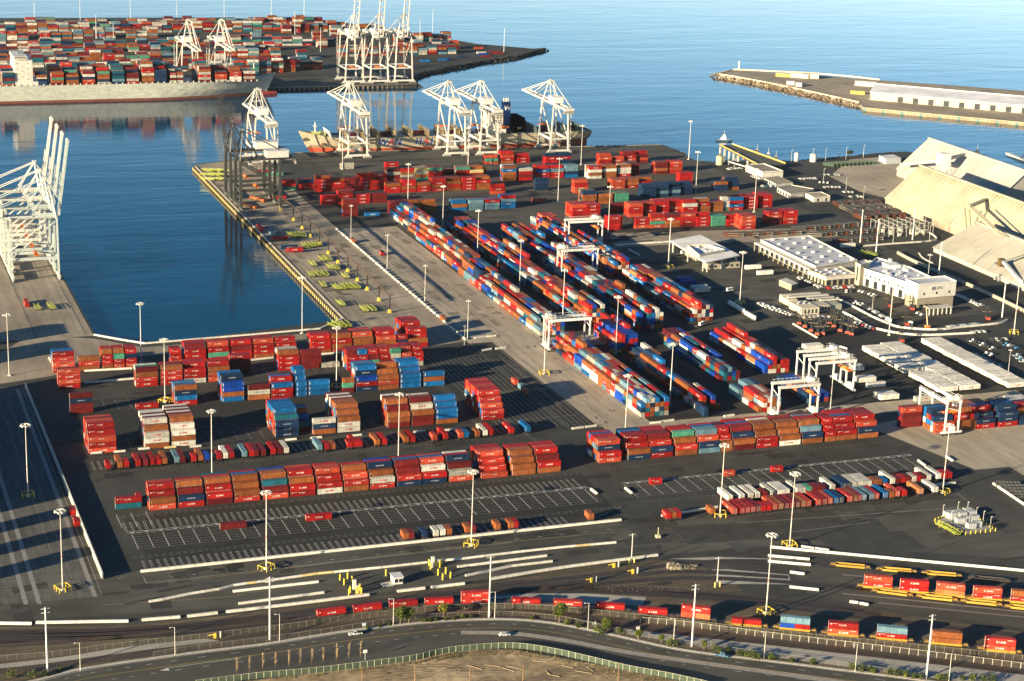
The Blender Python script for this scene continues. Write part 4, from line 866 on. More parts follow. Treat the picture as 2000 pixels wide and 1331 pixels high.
add(b, 'deck_gear')
b = MB(); yl = -16.18
for s_, cc, dx in (('W', (.01, .05, .22), 0), ('A', (.5, .02, .02), 7.2), ('N', (.01, .05, .22), 13.4), ('H', (.01, .05, .22), 31), ('A', (.5, .02, .02), 37.6), ('I', (.01, .05, .22), 42.4), ('L', (.01, .05, .22), 57), ('I', (.01, .05, .22), 61.4), ('N', (.01, .05, .22), 66), ('E', (.01, .05, .22), 72), ('S', (.01, .05, .22), 77.6)):
    put_text(b, s_, (174.5-ox+dx*1.12, yl, 9.4), (1, 0, 0), (0, 0, 1), 9.0, (.75, .75, .72), .95, .18); put_text(b, s_, (173.8-ox+dx*1.12, yl-.1, 9.8), (1, 0, 0), (0, 0, 1), 9.0, cc, .95, .18)
add(b, 'lettering')
b = MB(); b.cyl((118-ox, -9.2, 9.5), (117-ox, -9.8, 8.3), 1.2, 1.2, 8, (.2, .08, .03)); add(b, 'anchor')
for i in range(11):
    for k in range(5):
        h = 5 if i > 0 else 4
        for t in range(h-1 if k == 0 else h): con(309.5+(0 if k else 0), YC-12.5+i*2.5, 11.8+t*2.65, 12.19, 'x', 'm' if rr.random() < .8 else 'r', vis='f' if i == 0 else False, wh=False)
for i in range(8): con(148+i*32, YC-2, 11.2, 12.19, 'x', 'm', vis=False, wh=False)
# grey ship at the far terminal
XB, XS = -330, 153; YC = 1168
T, ox = hull('container_ship', 'grey hulled container ship loaded high with boxes at the far terminal', 'ship', XB, XS, YC, 44, 14.5, 1, (.38, .40, .36), (.16, .055, .035), 2.6, 5, z0=-6)
b = MB(); b.cyl((XS-14-ox, 0, .6), (XS+2-ox, 0, 1.4), 3.4, 1.6, 10, (.20, .03, .025)); add(b, 'bulbous_bow')
b = MB(); x = u_at(48, 1150)-ox; b.box(x-9, x+9, -20, 20, 18, 45, (.62, .60, .54)); b.box(x-9.5, x+4, -22, 22, 45.02, 48, (.62, .60, .54)); b.box(x-10, x+14, -21, 21, 17, 22, (.6, .58, .52)); sp = add(b, 'superstructure')
b = MB()
for k in range(7):
    for j in range(3):
        if (k*3+j) % 4 in (0, 2): b.box(x-7+j*5.5, x-6.0+j*5.5, -20.08, -20.0, 24+k*2.7, 24.9+k*2.7, (.03, .04, .05))
b.box(x-9, x+3.4, -22.08, -22, 46.3, 47.4, (.03, .04, .05)); b.build('windows', m_glass, sp)
b = MB(); b.cyl((x, 0, 48), (x, 0, 58), .8, .4, 8, (.12, .15, .18)); b.box(x-4, x+2, -3, 3, 48.02, 51, (.12, .15, .2)); add(b, 'radar_mast')
b = MB(); b.cyl((130-ox, 0, 20), (130-ox, 0, 34), .9, .5, 8, (.68, .62, .5)); add(b, 'foremast')
b = MB()
for k in range(70): xx = -300+k*6.2-ox; b.box(xx, xx+1, -22.3, -21.9, 17.8, 19.6, (.6, .6, .52))
add(b, 'railing')
cols = [(5, 2), (-1, 0), (101, 'brgb'+'m'), (130, 'bnbb'), (162, 'mwnor'), (191, 'gbbny'), (220, 'tntsn'), (248, 'mmyr'), (278, 'rrybbb'), (302, 'nnnnn'), (333, 'rymy'), (346, 'bymw'), (389, 'mbyrym'), (421, 'mooy'), (449, 'orww'), (476, 'wmym')]
for px, sp_ in cols:
    if px == -1: continue
    if isinstance(sp_, int): sp_ = 'tnmtb'
    L = 12.19 if px not in (333, 346) else 6.06; u = u_at(px, 1148, 15)+L/2
    if u > 134: continue
    B = 8 if u < 90 else 5
    for k in range(16 if u < 100 else 12):
        n = len(sp_)+(0 if k < 3 else rr.choice((0, 0, 1, -1))+(1 if 200 < px < 345 else 0))
        for t in range(n):
            c = sp_[n-1-t] if k == 0 and n == len(sp_) else rr.choice('rrmmbbtnyswgo')
            con(u, YC-20+k*2.6, 14.3+t*2.75, L, 'x', c, vis='f' if k == 0 else False, wh=False)
# small boats
def boat(loc, rz, label, L=18, col=(.75, .74, .7), cab=True, hull_c=(.03, .06, .10)):
    T = thing('boat', label, 'boat', loc, rz, None)
    b = MB(); h = L/2; w = L*.13
    pts = [(-h, -w), (h*.5, -w), (h, 0), (h*.5, w), (-h, w)]; b.prism(pts, -.3, 1.5, col, hull_c); b.build('hull', m_paint, T)
    b = MB(); b.box(-h*.4, h*.25, -w*.7, w*.7, 1.5, 4.2, col); b.box(-h*.2, h*.15, -w*.5, w*.5, 4.2, 6.4, col); b.build('cabin', m_paint, T)
    b = MB(); b.cyl((0, 0, 6.4), (0, 0, 11), .15, .1, 6, (.6, .6, .6)); b.build('mast', m_paint, T)
for px, py, lb, L, cc in ((1414, 276, 'white pilot boat moored beyond the jetty', 16, (.75, .74, .7)), (1440, 318, 'dark workboat beside the jetty', 14, (.2, .2, .2)), (1478, 305, 'brown fishing boat at the jetty head', 16, (.4, .3, .2)), (1500, 312, 'white fishing boat among the moored boats', 14, (.7, .7, .66)), (1515, 318, 'brown fishing boat nearest the small sheds', 13, (.35, .28, .2)), (1908, 305, 'dark tug in the water behind the pale shed', 16, (.05, .06, .07))):
    p = at(px, py, -3.5); boat((p.x, p.y, -3.4), -.4, lb, L, cc)
# ------------------------------------------------------------------ lamp masts
YE = (.52, .38, .03)
def mast_proto(name, h, ring, cage, nl):
    T = thing(name, '', 'lamp mast', (0, 0, 0)); ps = []
    b = MB(); b.cyl((0, 0, .6), (0, 0, h*.42), .31, .25, 8, (.55, .54, .50)); b.cyl((0, 0, h*.42), (0, 0, h), .25, .16, 8, (.55, .54, .50)); b.cyl((0, 0, h*.42), (0, 0, h*.42+.5), .42, .42, 8, (.35, .08, .06)); ps.append(b.build('pole', m_paint, T))
    b = MB(); b.box(-.9, .9, -.9, .9, 0, .6, (.5, .48, .42)); ps.append(b.build('base', m_barrier, T))
    b = MB()
    for k in range(12):
        a0, a1 = 2*PI*k/12, 2*PI*(k+1)/12; b.bar((ring*math.cos(a0), ring*math.sin(a0), h), (ring*math.cos(a1), ring*math.sin(a1), h), .25, .25, (.6, .6, .56))
    for k in range(4): a0 = PI/2*k; b.bar((0, 0, h), (ring*math.cos(a0), ring*math.sin(a0), h), .16, .16, (.6, .6, .56))
    b.cyl((0, 0, h), (0, 0, h+.9), .35, .2, 8, (.6, .6, .56)); hd = b.build('lamp_ring', m_paint, T); ps.append(hd)
    lm = []
    b = MB(); b.hexa([(-.45, -.35, -.35), (.45, -.35, -.35), (.45, .35, -.35), (-.45, .35, -.35)], [(-.35, -.25, .35), (.35, -.25, .35), (.35, .25, .35), (-.35, .25, .35)], (.50, .49, .46)); o = b.build('lamp', m_paint, hd); me = o.data; bpy.data.objects.remove(o)
    for k in range(nl):
        a0 = 2*PI*k/nl; o = bpy.data.objects.new('lamp', me); COL.objects.link(o); o.parent = hd; o.location = (ring*1.05*math.cos(a0), ring*1.05*math.sin(a0), h-.25); o.rotation_euler = (0, 0, a0); lm.append(o)
    KIDS[hd.name] = lm
    if cage:
        b = MB()
        for x, y in ((-2.6, -2.6), (0, -2.8), (2.6, -2.6), (2.6, 2.6), (-2.6, 2.6), (2.8, 0), (-2.8, 0)): b.cyl((x, y, 0), (x, y, 2.1), .2, .2, 6, YE)
        for a, c in (((-2.6, -2.6), (0, -2.8)), ((0, -2.8), (2.6, -2.6)), ((2.6, -2.6), (2.8, 0)), ((2.8, 0), (2.6, 2.6)), ((-2.6, -2.6), (-2.8, 0)), ((-2.8, 0), (-2.6, 2.6)), ((-2.6, 2.6), (2.6, 2.6))): b.bar((a[0], a[1], 2.0), (c[0], c[1], 2.0), .3, .3, YE)
        ps.append(b.build('guard_frame', m_paint, T))
    KIDS[T.name] = ps
    return T
P1 = mast_proto('lamp_mast', 36, 2.1, True, 8); P2 = mast_proto('lamp_mast', 36, 1.9, False, 6)
def gd(p): return (p.x, p.y, 0)
def bt(px, py, z=36): p = at(px, py, z); return (p.x, p.y, 0)
g1 = 'tall lamp masts of the yard'
ML = [(P1, gd(at(55, 970)), 'lamp mast on the shaded block paving at the left edge'), (P1, gd(at(122.6, 1153)), 'lamp mast with yellow guard at the lower left paving corner'), (P1, gd(at(520.4, 1112)), 'lamp mast with yellow guard left end of the long kerb'),
      (P1, gd(at(920.3, 1066)), 'lamp mast with yellow guard near the right end of the long kerb'), (P1, gd(at(1406, 1008)), 'lamp mast with yellow guard left of the right chassis rows'), (P1, gd(at(1542, 1068)), 'lamp mast with yellow guard below the right chassis rows'),
      (P1, gd(at(1496, 1199)), 'lamp mast with yellow guard among the railway tracks'), (P1, gd(at(1841, 963)), 'lamp mast with yellow guard at the right end of the chassis rows'), (P1, gd(at(322.4, 786)), 'lamp mast beside the blue topped stack in the left yard'),
      (P1, gd(at(657, 759)), 'lamp mast between the bright blue stacks in the left yard'), (P1, gd(at(1062.6, 732)), 'lamp mast with yellow guard on the dark lined ground'), (P1, gd(at(1202.3, 691)), 'lamp mast with yellow guard between the front blocks'),
      (P1, gd(at(1305.3, 523)), 'lamp mast at the left of the white canopy'), (P1, gd(at(1444.6, 594)), 'lamp mast in front of the white canopy'), (P1, gd(at(1980, 652)), 'lamp mast with yellow guard at the right edge by car park'),
      (P2, gd(at(1187.8, 454)), 'lamp mast left of the far red front row'), (P2, gd(at(1472.7, 415)), 'lamp mast among the far right red stacks'), (P2, gd(at(1345, 312)), 'lamp mast alone against the water at the quay end'),
      (P2, bt(780.3, 770), 'lamp mast before the brown stack over the parked chassis'), (P2, bt(1226.9, 733.6), 'lamp mast in front of the first long block'), (P2, bt(412.6, 802.6), 'lamp mast behind the front left row'), (P2, bt(273.4, 593), 'lamp mast against the water at the basin kerb, left'), (P2, gd(at(590, 652)), 'lamp mast against the water near the basin corner'),
      (P2, bt(1315, 672), 'lamp mast between the second and third front blocks'), (P2, bt(1018, 470), 'lamp mast in the shaded aisle of the upper blocks, left'), (P2, bt(1103, 528), 'lamp mast in the shaded aisle left of the white gantry'), (P2, bt(935, 412), 'lamp mast at the upper end of the second block'), (P2, bt(866.6, 364), 'lamp mast at the upper end of the first block'),
      (P2, bt(798, 321), 'lamp mast above the dark red stacks'), (P2, gd(at(669, 331)), 'lamp mast beside the bow crane of the tan ship'), (P2, bt(916, 250), 'lamp mast in front of the tan ship amidships'), (P2, bt(1138, 246), 'lamp mast in front of the tan ship stern'), (P2, bt(1093, 310), 'lamp mast beside the navy stack in the upper yard'), (P2, bt(1310.4, 428), 'lamp mast in front of the far red front row'),
      (P2, gd(at(1620.7, 809)), 'lamp mast between the gantries and the right row'), (P2, gd(at(1736, 655)), 'lamp mast beside the curved white barrier'), (P2, gd(at(18, 734)), 'lamp mast at the far left by the pier')]
for k, (P, l, lb) in enumerate(ML): dup(P, l, 0.3*k, lb, g1)
for k, (px, py, z, lb) in enumerate(((831, 519, 25, 'slim lamp mast on the pale lane by the upper block'), (915, 588, 25, 'slim lamp mast on the pale lane by the lower block'), (757, 460, 25, 'slim lamp mast at the lone red box'), (686, 402, 25, 'slim lamp mast by the Hanjin blue stack'), (1363.6, 297, 36, 'lamp mast behind the quay end mast'), (1816.8, 498, 25, 'lamp mast beside the dark bank'), (1974, 684, 18, 'lamp mast in the car park at the right edge'), (908, 637, 12, 'short lamp mast at the end of the white blocks'))):
    s = z/36; r = dup(P2, bt(px, py, z), 0.2, lb.replace('Hanjin ', ''), g1); r.scale = (s, s, s)
for P in (P1, P2):                               # the prototypes themselves are not kept
    for c in KIDS[P.name]:
        for d in KIDS.get(c.name, []): bpy.data.objects.remove(d)
        bpy.data.objects.remove(c)
    bpy.data.objects.remove(P)
# plain monopoles and street lamps
def pole(name, label, cat, x, y, h, r0, col, group, arms=0, arm=None):
    T = thing(name, label, cat, (x, y, 0), 0, group); b = MB(); b.cyl((0, 0, 0), (0, 0, h), r0, r0*.6, 8, col); b.build('pole', m_paint, T)
    if arms:
        b = MB()
        for k in range(arms): b.bar((-1.6, 0, h-.6-k*1.7), (1.6, .3, h-.6-k*1.7), .22, .22, col)
        b.build('crossarm', m_paint, T)
    if arm:
        b = MB(); b.bar((0, 0, h-.1), (arm, 0, h+.1), .14, .14, col); a = b.build('arm', m_paint, T)
        b = MB(); b.box(arm-.5 if arm > 0 else arm-.1, arm+.1 if arm > 0 else arm+.5, -.2, .2, h-.05, h+.2, (.6, .6, .56)); b.build('lamp', m_paint, a)
    return T
for px, py, pt, lb in ((93, 1315, 1195, 'white utility pole with crossarms at the lower left'), (527, 1250, 1133, 'white utility pole beside the tracks left of centre'), (955, 1206, 1090, 'white utility pole by the road bend'), (1351, 1263, 1150, 'white utility pole beside the roadside trees'), (1809, 1325, 1203, 'white leaning utility pole near the lower right corner')):
    p = at(px, py); h = 27.5; pole('utility_pole', lb, 'utility pole', p.x, p.y, h, .42, (.64, .63, .58), 'white utility poles along the road', 2)
for px, py, lb in ((157, 1311, 'street lamp at the lower left kerb'), (342, 1280, 'second street lamp from the left on the kerb'), (546, 1253, 'street lamp just right of the utility pole'), (768, 1222, 'street lamp beside the two joined trees'), (966, 1208, 'tall street lamp at the road bend'), (1148, 1230, 'street lamp right of the big round tree'), (1315, 1261, 'street lamp beside the bushy tree'), (1492, 1287, 'street lamp right of the blue pickup'), (1670, 1312, 'street lamp among the right roadside bushes'), (1853, 1331, 'street lamp at the lower right road edge')):
    p = at(px, py); pole('street_lamp', lb, 'street lamp', p.x, p.y, 12, .16, (.55, .54, .48), 'street lamps along the road', 0, -2.0)
for px, py, lb in ((1680, 474, 'left'), (1711, 493, 'second'), (1782, 469, 'third'), (1833, 541, 'fourth'), (1957, 620, 'right')):
    p = at(px, py); pole('tall_pole', lb+' of five tall white poles near the pale sheds', 'pole', p.x, p.y, 26, .5, (.68, .67, .62), 'tall white poles near the sheds')
for k, (px, py) in enumerate(((1545, 318), (1587, 316), (1612, 315), (1652, 312), (1686, 308), (1608, 355), (1686, 392), (1652, 373), (1806, 446), (1848, 452), (1744, 475), (1815, 470), (1703, 610))):
    p = at(px, py); pole('street_lamp', '%s slender lamp post from the left near the sheds' % ordn(k), 'lamp post', p.x, p.y, 12, .18, (.5, .49, .45), 'slender lamp posts near the sheds', 0, 1.5)
for k, (px, py) in enumerate(((68, 50), (157, 45), (255, 40), (346, 46), (188, 76), (222, 92), (438, 45), (530, 38), (594, 40), (626, 102), (820, 85), (845, 62), (984, 103), (576, 68))):
    p = at(px, py); pole('lamp_mast', '%s lamp mast of the far container terminal, counted along the list of masts' % ordn(k) if False else '%s of the lamp masts standing among the far terminal stacks' % ordn(k), 'lamp mast', p.x, p.y, 30, .35, (.6, .6, .58), 'lamp masts of the far terminal', 0, 1.8)
# signal and gate posts in the tracks
for px, py, h, lb in ((1233, 1103-4, 14, 'signal post with yellow feet beside the gravel heap'), (1400, 1146, 14, 'signal post with yellow feet beside the pale slab')):
    T = pole('signal_post', lb, 'post', at(px, py).x, at(px, py).y, h, .25, (.6, .57, .5), None, 1)
    for s in (-1, 1): b = MB(); b.cyl((s*1.2, -.6, 0), (s*1.2, -.6, 2.4), .35, .35, 8, (.66, .52, .16)); b.build('foot_guard', m_paint, T)
# ------------------------------------------------------------------ barriers, walls, kerbs
def barrier(label, P, w=.7, h=.95, col=(.66, .64, .57), cat='barrier', group='white concrete barriers', name='concrete_barrier', world=False, k=3):
    P = [Vector((p[0], p[1], 0)) for p in P] if world else [at(*p) for p in P]
    if len(P) > 2 and k > 1: P = smooth(P, k)
    b = MB(); ribbon(b, P, w, .02, col, thick=h); ribbon(b, P, w+.35, .015, tuple(x*.9 for x in col), thick=h*.28)
    o = b.build(name, m_barrier, None, P[0]); tag(o, label, cat, group); return o
barrier('long white wall beside the block paving at the left', [(50, 757), (201, 1132)], .5, 2.9, (.62, .60, .52), 'wall', None, 'boundary_wall')
barrier('longest white kerb in front of the striped bays', [(275, 1118), (1213, 1017)], 1.1, 1.0)
for k, q in enumerate((((-20, 1219), (62, 1220)), ((70, 1218), (251, 1215)), ((277, 1213), (352, 1207)), ((366, 1206), (425, 1199)), ((442, 1197), (580, 1181), (721, 1163.5)), ((776, 1157), (830, 1150.7)), ((842, 1149.4), (907.5, 1141.7)), ((958, 1133), (1100, 1110), (1285, 1086)))):
    barrier('%s white barrier from left between the yard road and the tracks' % ordn(k), q, .9, 1.0)
CH_ = [(291, 1177), (320, 1172), (373, 1161), (429, 1152), (456, 1145), (483, 1141), (500, 1139), (620, 1122), (745, 1110), (835, 1100), (863, 1096), (893, 1094), (1000, 1081), (1100, 1070), (1204, 1061)]
P = [at(*p) for p in CH_]; d_ = []; n_ = 0
for i in range(len(P)-1):
    L = (P[i+1]-P[i]).length; m_ = max(1, round(L/6.4))
    for j in range(m_):
        a = P[i].lerp(P[i+1], j/m_); c = P[i].lerp(P[i+1], (j+.97)/m_)
        barrier('%s concrete block from left in the chain beside the inspection lanes' % ordn(n_), (a, c), .6, .85, (.62, .50, .24) if n_ in (7, 11, 12, 30) else (.64, .62, .56), group='chain of concrete blocks', name='barrier_block', world=True); n_ += 1
for k, q in enumerate((((455, 1157), (622, 1138)), ((466, 1181), (633, 1159)), ((893, 1109), (1068, 1087)), ((909, 1126), (945, 1119), (1000, 1107), (1079, 1098)))):
    barrier('%s white island edge from left in the inspection lanes' % ordn(k), q, .7, .9, k=1)
for q, lb in ((((1504, 1070), (2050, 1121)), 'very long white barrier right of the lamp mast by the rail yard'), (((1500, 1087), (1581, 1094)), 'upper of two parallel white barriers near the rail yard'), (((1500, 1098), (1583, 1105)), 'lower of two parallel white barriers near the rail yard'),
              (((1543, 1119), (1571, 1123)), 'short white barrier right of the pale slab, upper'), (((1542, 1148), (1599, 1154)), 'short white barrier right of the pale slab, lower'), (((1565, 1069), (1590, 1073)), 'left of two blocks behind the very long white barrier'), (((1592, 1073), (1619, 1077)), 'right of two blocks behind the very long white barrier'),
              (((1659, 1177), (1676, 1179)), 'left white block at the end of the fanned tracks'), (((1679, 1180), (1696, 1183)), 'right white block at the end of the fanned tracks'), (((1292, 1009), (1402, 992)), 'white kerb below the short chassis group left of the cage'), (((1818, 949), (1866, 945)), 'white kerb right of the far chassis row'),
              (((1221, 955), (1234, 965)), 'small white block at the left of the right striped bays'), (((1154, 957), (1166, 966)), 'small white block at the right end of the left striped bays'), (((1793, 901), (1807, 911)), 'small white block at the right end of the right striped bays'), (((1848, 893), (1861, 902)), 'white block at the corner of the pale concrete yard'),
              (((1940, 946), (2020, 1000)), 'white barrier at the right edge beside dark frames'), (((96, 700), (106, 716)), 'white block left of the leftmost stacks'), (((165, 726), (258, 721)), 'white barrier behind the lone stack in the left yard'), (((165, 749), (262, 741)), 'shaded white barrier right of the lone stack'), (((488, 705), (534, 700)), 'white barrier between red stacks near the basin'), (((621, 694), (666, 690)), 'white barrier left of the low short box row'),
              (((1117, 839), (1140, 836)), 'left white block at the end of the dark lined ground'), (((1143, 836), (1165, 833)), 'right white block at the end of the dark lined ground'), (((1270, 828), (1291, 826)), 'left white block below the first long block'), (((1293, 825), (1316, 822)), 'right white block below the first long block'), (((1414, 815), (1434, 812)), 'white block below the second long block'),
              (((927, 662), (946, 659)), 'left white block above the dark lined ground'), (((949, 659), (969, 657)), 'right white block above the dark lined ground'), (((941, 686), (960, 683)), 'left white block at the top of the dark lined ground'), (((968, 683), (988, 680)), 'right white block at the top of the dark lined ground'), (((1620, 673), (1637, 678)), 'left white block behind the rear gantry'), (((1640, 678), (1655, 683)), 'right white block behind the rear gantry'),
              (((1205, 480), (1310, 473)), 'long white barrier left of the white canopy'), (((1228, 488), (1249, 500)), 'slanting white barrier left of the white canopy'), (((1549, 634), (1596, 661)), 'white barrier beside the red container handlers'), (((1204, 590-3), (1206, 590)), 'tiny block near the crossing')):
    barrier(lb, q, .8, 1.0)
for k, (px, py) in enumerate(((-2, 0), (22, -3), (47, -9), (74, -12), (100, -14), (198, -29), (224, -33), (265, -38), (330, -46), (362, -50))):
    barrier('%s pale block from left along the parked chassis row' % ordn(k), ((181+px*1.9, 887+py*.9+0), (203+px*1.9, 885+py*.9)), .8, .9, (.62, .5, .24) if k == 3 else (.66, .64, .57), group='blocks behind the parked chassis')
barrier('white kerb along the inner end of the basin', [(184, 655), (233, 664), (283, 672), (345, 667), (500, 654), (625, 643), (666, 625)], 1.1, .8, k=1)
v = 520; k = 0
while v > 214:
    barrier('%s block from the far end in the white line along the quay lane' % ordn(k), ((47, v), (47, v-4.4)), .7, 1.15, group='blocks along the quay lane', name='barrier_block', world=True); v -= 6.4 if k % 3 else 7.4; k += 1
barrier('inner curved white barrier around the office building', [(1635, 584), (1669, 601.6), (1704, 620), (1732, 632), (1760, 641), (1827, 645.5), (1880.5, 640), (1947, 633.5), (1967, 627)], .9, 1.2)
barrier('outer curved white barrier around the office building', [(1646.6, 611.4), (1669, 622.6), (1694, 638), (1718, 645), (1760, 653), (1814, 656), (1899, 652)], .9, 1.2)
barrier('white barrier curling beside the electrical yard', [(1685, 482), (1750, 477), (1818, 472), (1829, 466), (1811, 453)], .9, 1.1)
barrier('pale retaining wall of the road beside the dark bank', [(1753, 496), (1775, 508), (1799, 519), (1883, 555), (1955, 588), (2010, 615)], 1.2, 2.2, (.42, .38, .31), 'wall', None, 'retaining_wall')
barrier('white kerb curve on the dark bank beside the pale roof', [(1795, 495), (1803, 505), (1822, 515)], 1.0, .6)
# ------------------------------------------------------------------ buildings
def bld(name, label, roof, h, wall, rf, cat='building', parapet=0, z0=0):
    P = [at(x, y, h) for x, y in roof]; c = sum((p for p in P), Vector())/len(P)
    T = thing(name, label, cat, (c.x, c.y, 0)); Q = [(p.x-c.x, p.y-c.y) for p in P]
    b = MB(); b.prism(Q, z0, h-.35, wall); b.build('wall', m_wall, T)
    b = MB(); b.prism([(x*1.012, y*1.012) for x, y in Q], h-.345, h, rf)
    if parapet:
        n = len(Q)
        for i in range(n): b.bar((Q[i][0], Q[i][1], h+parapet/2), (Q[(i+1) % n][0], Q[(i+1) % n][1], h+parapet/2), .45, parapet, tuple(min(.8, x*1.05) for x in wall))
    b.build('roof', m_roof, T)
    return T, c, Q
def facade(T, a, b_, z0, z1, n, wfrac=.6, col=(.02, .025, .03), out=.12, name='door', M=m_paint, each=True):
    """n openings on the wall from a to b_ (local points, wall seen from outside with b_ on the right)"""
    a = Vector((a[0], a[1], 0)); b_ = Vector((b_[0], b_[1], 0)); d = b_-a; L = d.length; d.normalize(); nn = Vector((d.y, -d.x, 0))
    bb = MB()
    for i in range(n):
        if each: bb = MB()
        s = L*(i+.5)/n; w2 = L/n*wfrac/2; p = a+d*(s-w2)+nn*out; q = a+d*(s+w2)+nn*out
        p2 = p-nn*.25; q2 = q-nn*.25
        bb.hexa([(p.x, p.y, z0), (q.x, q.y, z0), (q2.x, q2.y, z0), (p2.x, p2.y, z0)], [(p.x, p.y, z1), (q.x, q.y, z1), (q2.x, q2.y, z1), (p2.x, p2.y, z1)], col)
        if each: bb.build(name, M, T)
    if not each: bb.build(name, M, T)
W1 = (.52, .50, .455); TAN = (.34, .30, .23); RW = (.50, .52, .57)
T, c, Q = bld('canopy_station', 'wide white canopy on columns over the truck station', [(1309, 470.5), (1368, 459), (1444.6, 498.6), (1378, 512.7)], 8, W1, (.74, .73, .70), 'canopy', 0, 7.0)
b = MB()
for i in range(4):
    for t in (.06, .5, .94):
        x = Q[i][0]*(1-t)+Q[(i+1) % 4][0]*t; y = Q[i][1]*(1-t)+Q[(i+1) % 4][1]*t; b.box(x*.96-.35, x*.96+.35, y*.96-.35, y*.96+.35, 0, 7, (.62, .6, .55))
b.build('columns', m_wall, T)
b = MB(); A_ = [at(1344, 479, 9.6), at(1383, 478, 9.6), at(1416, 488, 9.6), at(1366, 498, 9.6)]
for i in range(4): p, q = A_[i]-c, A_[(i+1) % 4]-c; b.bar((p.x, p.y, 8.9), (q.x, q.y, 8.9), .4, 1.8, (.50, .46, .36))
p = A_[0].lerp(A_[2], .55)-c; r = random.Random(1)
for k in range(14): x, y = p.x+r.uniform(-8, 8), p.y+r.uniform(-8, 8); b.box(x, x+1.5, y, y+1.2, 8, 8.5+r.random(), (.55, .56, .58))
b.build('roof_well', m_wall, T)
b = MB(); p0 = at(1381, 527)-c; p1 = at(1441, 521)-c; b.box(p0.x, p1.x, p0.y, p0.y+7, 0, 4.2, TAN); b.box(p0.x+3, p0.x+12, p0.y+25, p0.y+45, 0, 5, (.35, .32, .26)); w_ = b.build('booth', m_wall, T)
facade(w_, (p0.x, p0.y), (p1.x, p0.y), 1.2, 3.0, 6, .4, name='window', M=m_glass, each=False)
T, c, Q = bld('workshop_building', 'long white workshop with a row of truck doors and roof vents', [(1486, 470), (1579, 462), (1673.7, 510), (1593, 521.6)], 8.5, W1, RW, 'workshop', .9)
facade(T, Q[0], Q[3], .3, 5.6, 11, .62); b = MB()
a_, e_ = Vector((*Q[0], 0)), Vector((*Q[3], 0)); n_ = Vector((-1, .02, 0)); b.hexa([(a_.x-5.5, a_.y, 6.3), (e_.x-5.5, e_.y, 6.3), (e_.x-.1, e_.y, 6.3), (a_.x-.1, a_.y, 6.3)], [(a_.x-5.5, a_.y, 7.3), (e_.x-5.5, e_.y, 7.3), (e_.x-.1, e_.y, 7.3), (a_.x-.1, a_.y, 7.3)], W1)
for k in range(12): q = a_.lerp(e_, (k+.02)/11.1); b.box(q.x-5.2, q.x-4.6, q.y-.3, q.y+.3, 0, 6.3, TAN)
b.build('awning', m_wall, T); b = MB()
for k in range(18): x = -14+(k % 3)*14+random.Random(k).uniform(-2, 2); y = -34+(k//3)*14; b.box(x-.9, x+.9, y-.9, y+.9, 8.5, 9.9, (.62, .60, .56))
b.build('roof_vents', m_wall, T)
T, c, Q = bld('service_building', 'low white building with dark garage doors joined to the workshop', [(1579, 529), (1613.7, 542), (1671, 537.5), (1640, 522)], 6.5, TAN, RW, 'building', 1.0)
facade(T, Q[1], Q[2], .2, 4.2, 5, .62); facade(T, Q[0], Q[1], .2, 3.8, 5, .45); b = MB()
for i in (0, 1): b.bar((Q[i][0]*1.02, Q[i][1]*1.02, 5.4), (Q[i+1][0]*1.02, Q[i+1][1]*1.02, 5.4), 1.6, 1.5, W1)
for k in range(9): x = -10+(k % 3)*8; y = -6+(k//3)*6; b.box(x, x+1.4, y, y+1.4, 6.5, 7.6, (.6, .6, .6))
b.build('fascia', m_wall, T)
T, c, Q = bld('stair_tower', 'tan square tower between workshop and office', [(1671, 514), (1681, 519), (1699, 515), (1690, 509)], 15, (.44, .39, .29), RW, 'tower', .8)
facade(T, Q[0], Q[1], 3, 13, 1, .25, name='window', M=m_glass)
T, c, Q = bld('office_hall', 'white hall with roof units behind the sign block', [(1688, 527), (1769, 553), (1818, 543), (1777, 524), (1712, 505)], 11.5, W1, RW, 'office building', 1.0)
facade(T, Q[0], Q[1], .2, 5.5, 5, .45); facade(T, Q[0], Q[1], 7, 8.6, 9, .3, name='window', M=m_glass, each=False); b = MB(); r = random.Random(4)
for k in range(26): t = r.random(); x = r.uniform(-14, 12); y = r.uniform(-18, 28); s_ = r.uniform(.8, 2.4); b.box(x, x+s_, y, y+s_, 11.5, 12.4+r.random(), (.58, .59, .6))
b.box(-2, 8, 8, 18, 11.5, 13.6, (.68, .68, .66)); b.build('roof_units', m_wall, T)
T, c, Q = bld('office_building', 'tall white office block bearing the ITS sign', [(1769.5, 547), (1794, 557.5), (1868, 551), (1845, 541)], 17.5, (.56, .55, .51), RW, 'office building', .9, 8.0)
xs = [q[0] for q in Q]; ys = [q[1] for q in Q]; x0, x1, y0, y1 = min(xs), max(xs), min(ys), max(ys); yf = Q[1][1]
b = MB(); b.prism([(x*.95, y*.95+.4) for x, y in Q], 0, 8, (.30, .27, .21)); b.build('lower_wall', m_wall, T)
facade(T, Q[1], Q[2], 10.2, 11.8, 3, .12, name='window', M=m_glass)
b = MB(); dx_ = Vector((Q[2][0]-Q[1][0], Q[2][1]-Q[1][1], 0)).normalized(); o_ = Vector((Q[1][0], Q[1][1], 14.2))+dx_*15.5+Vector((0, -.12, 0))
put_text(b, 'ITS', o_+dx_*2.2, dx_, (0, 0, 1), 2.6, (.01, .02, .08), 1.3)
for k in range(3):
    p = o_+dx_*(-4.2)+Vector((0, 0, -.8+k*.75)); q = p+dx_*3.2; b.face([p, q, q+Vector((0, 0, .5)), p+Vector((0, 0, .5))], (.01, .02, .08))
b.build('lettering', m_paint, T)
b = MB(); p0 = at(1815, 617)-c; p1 = at(1855, 613)-c
b.box(p0.x-1, p1.x+1, p0.y, p0.y+6.5, 4.6, 5.1, W1)
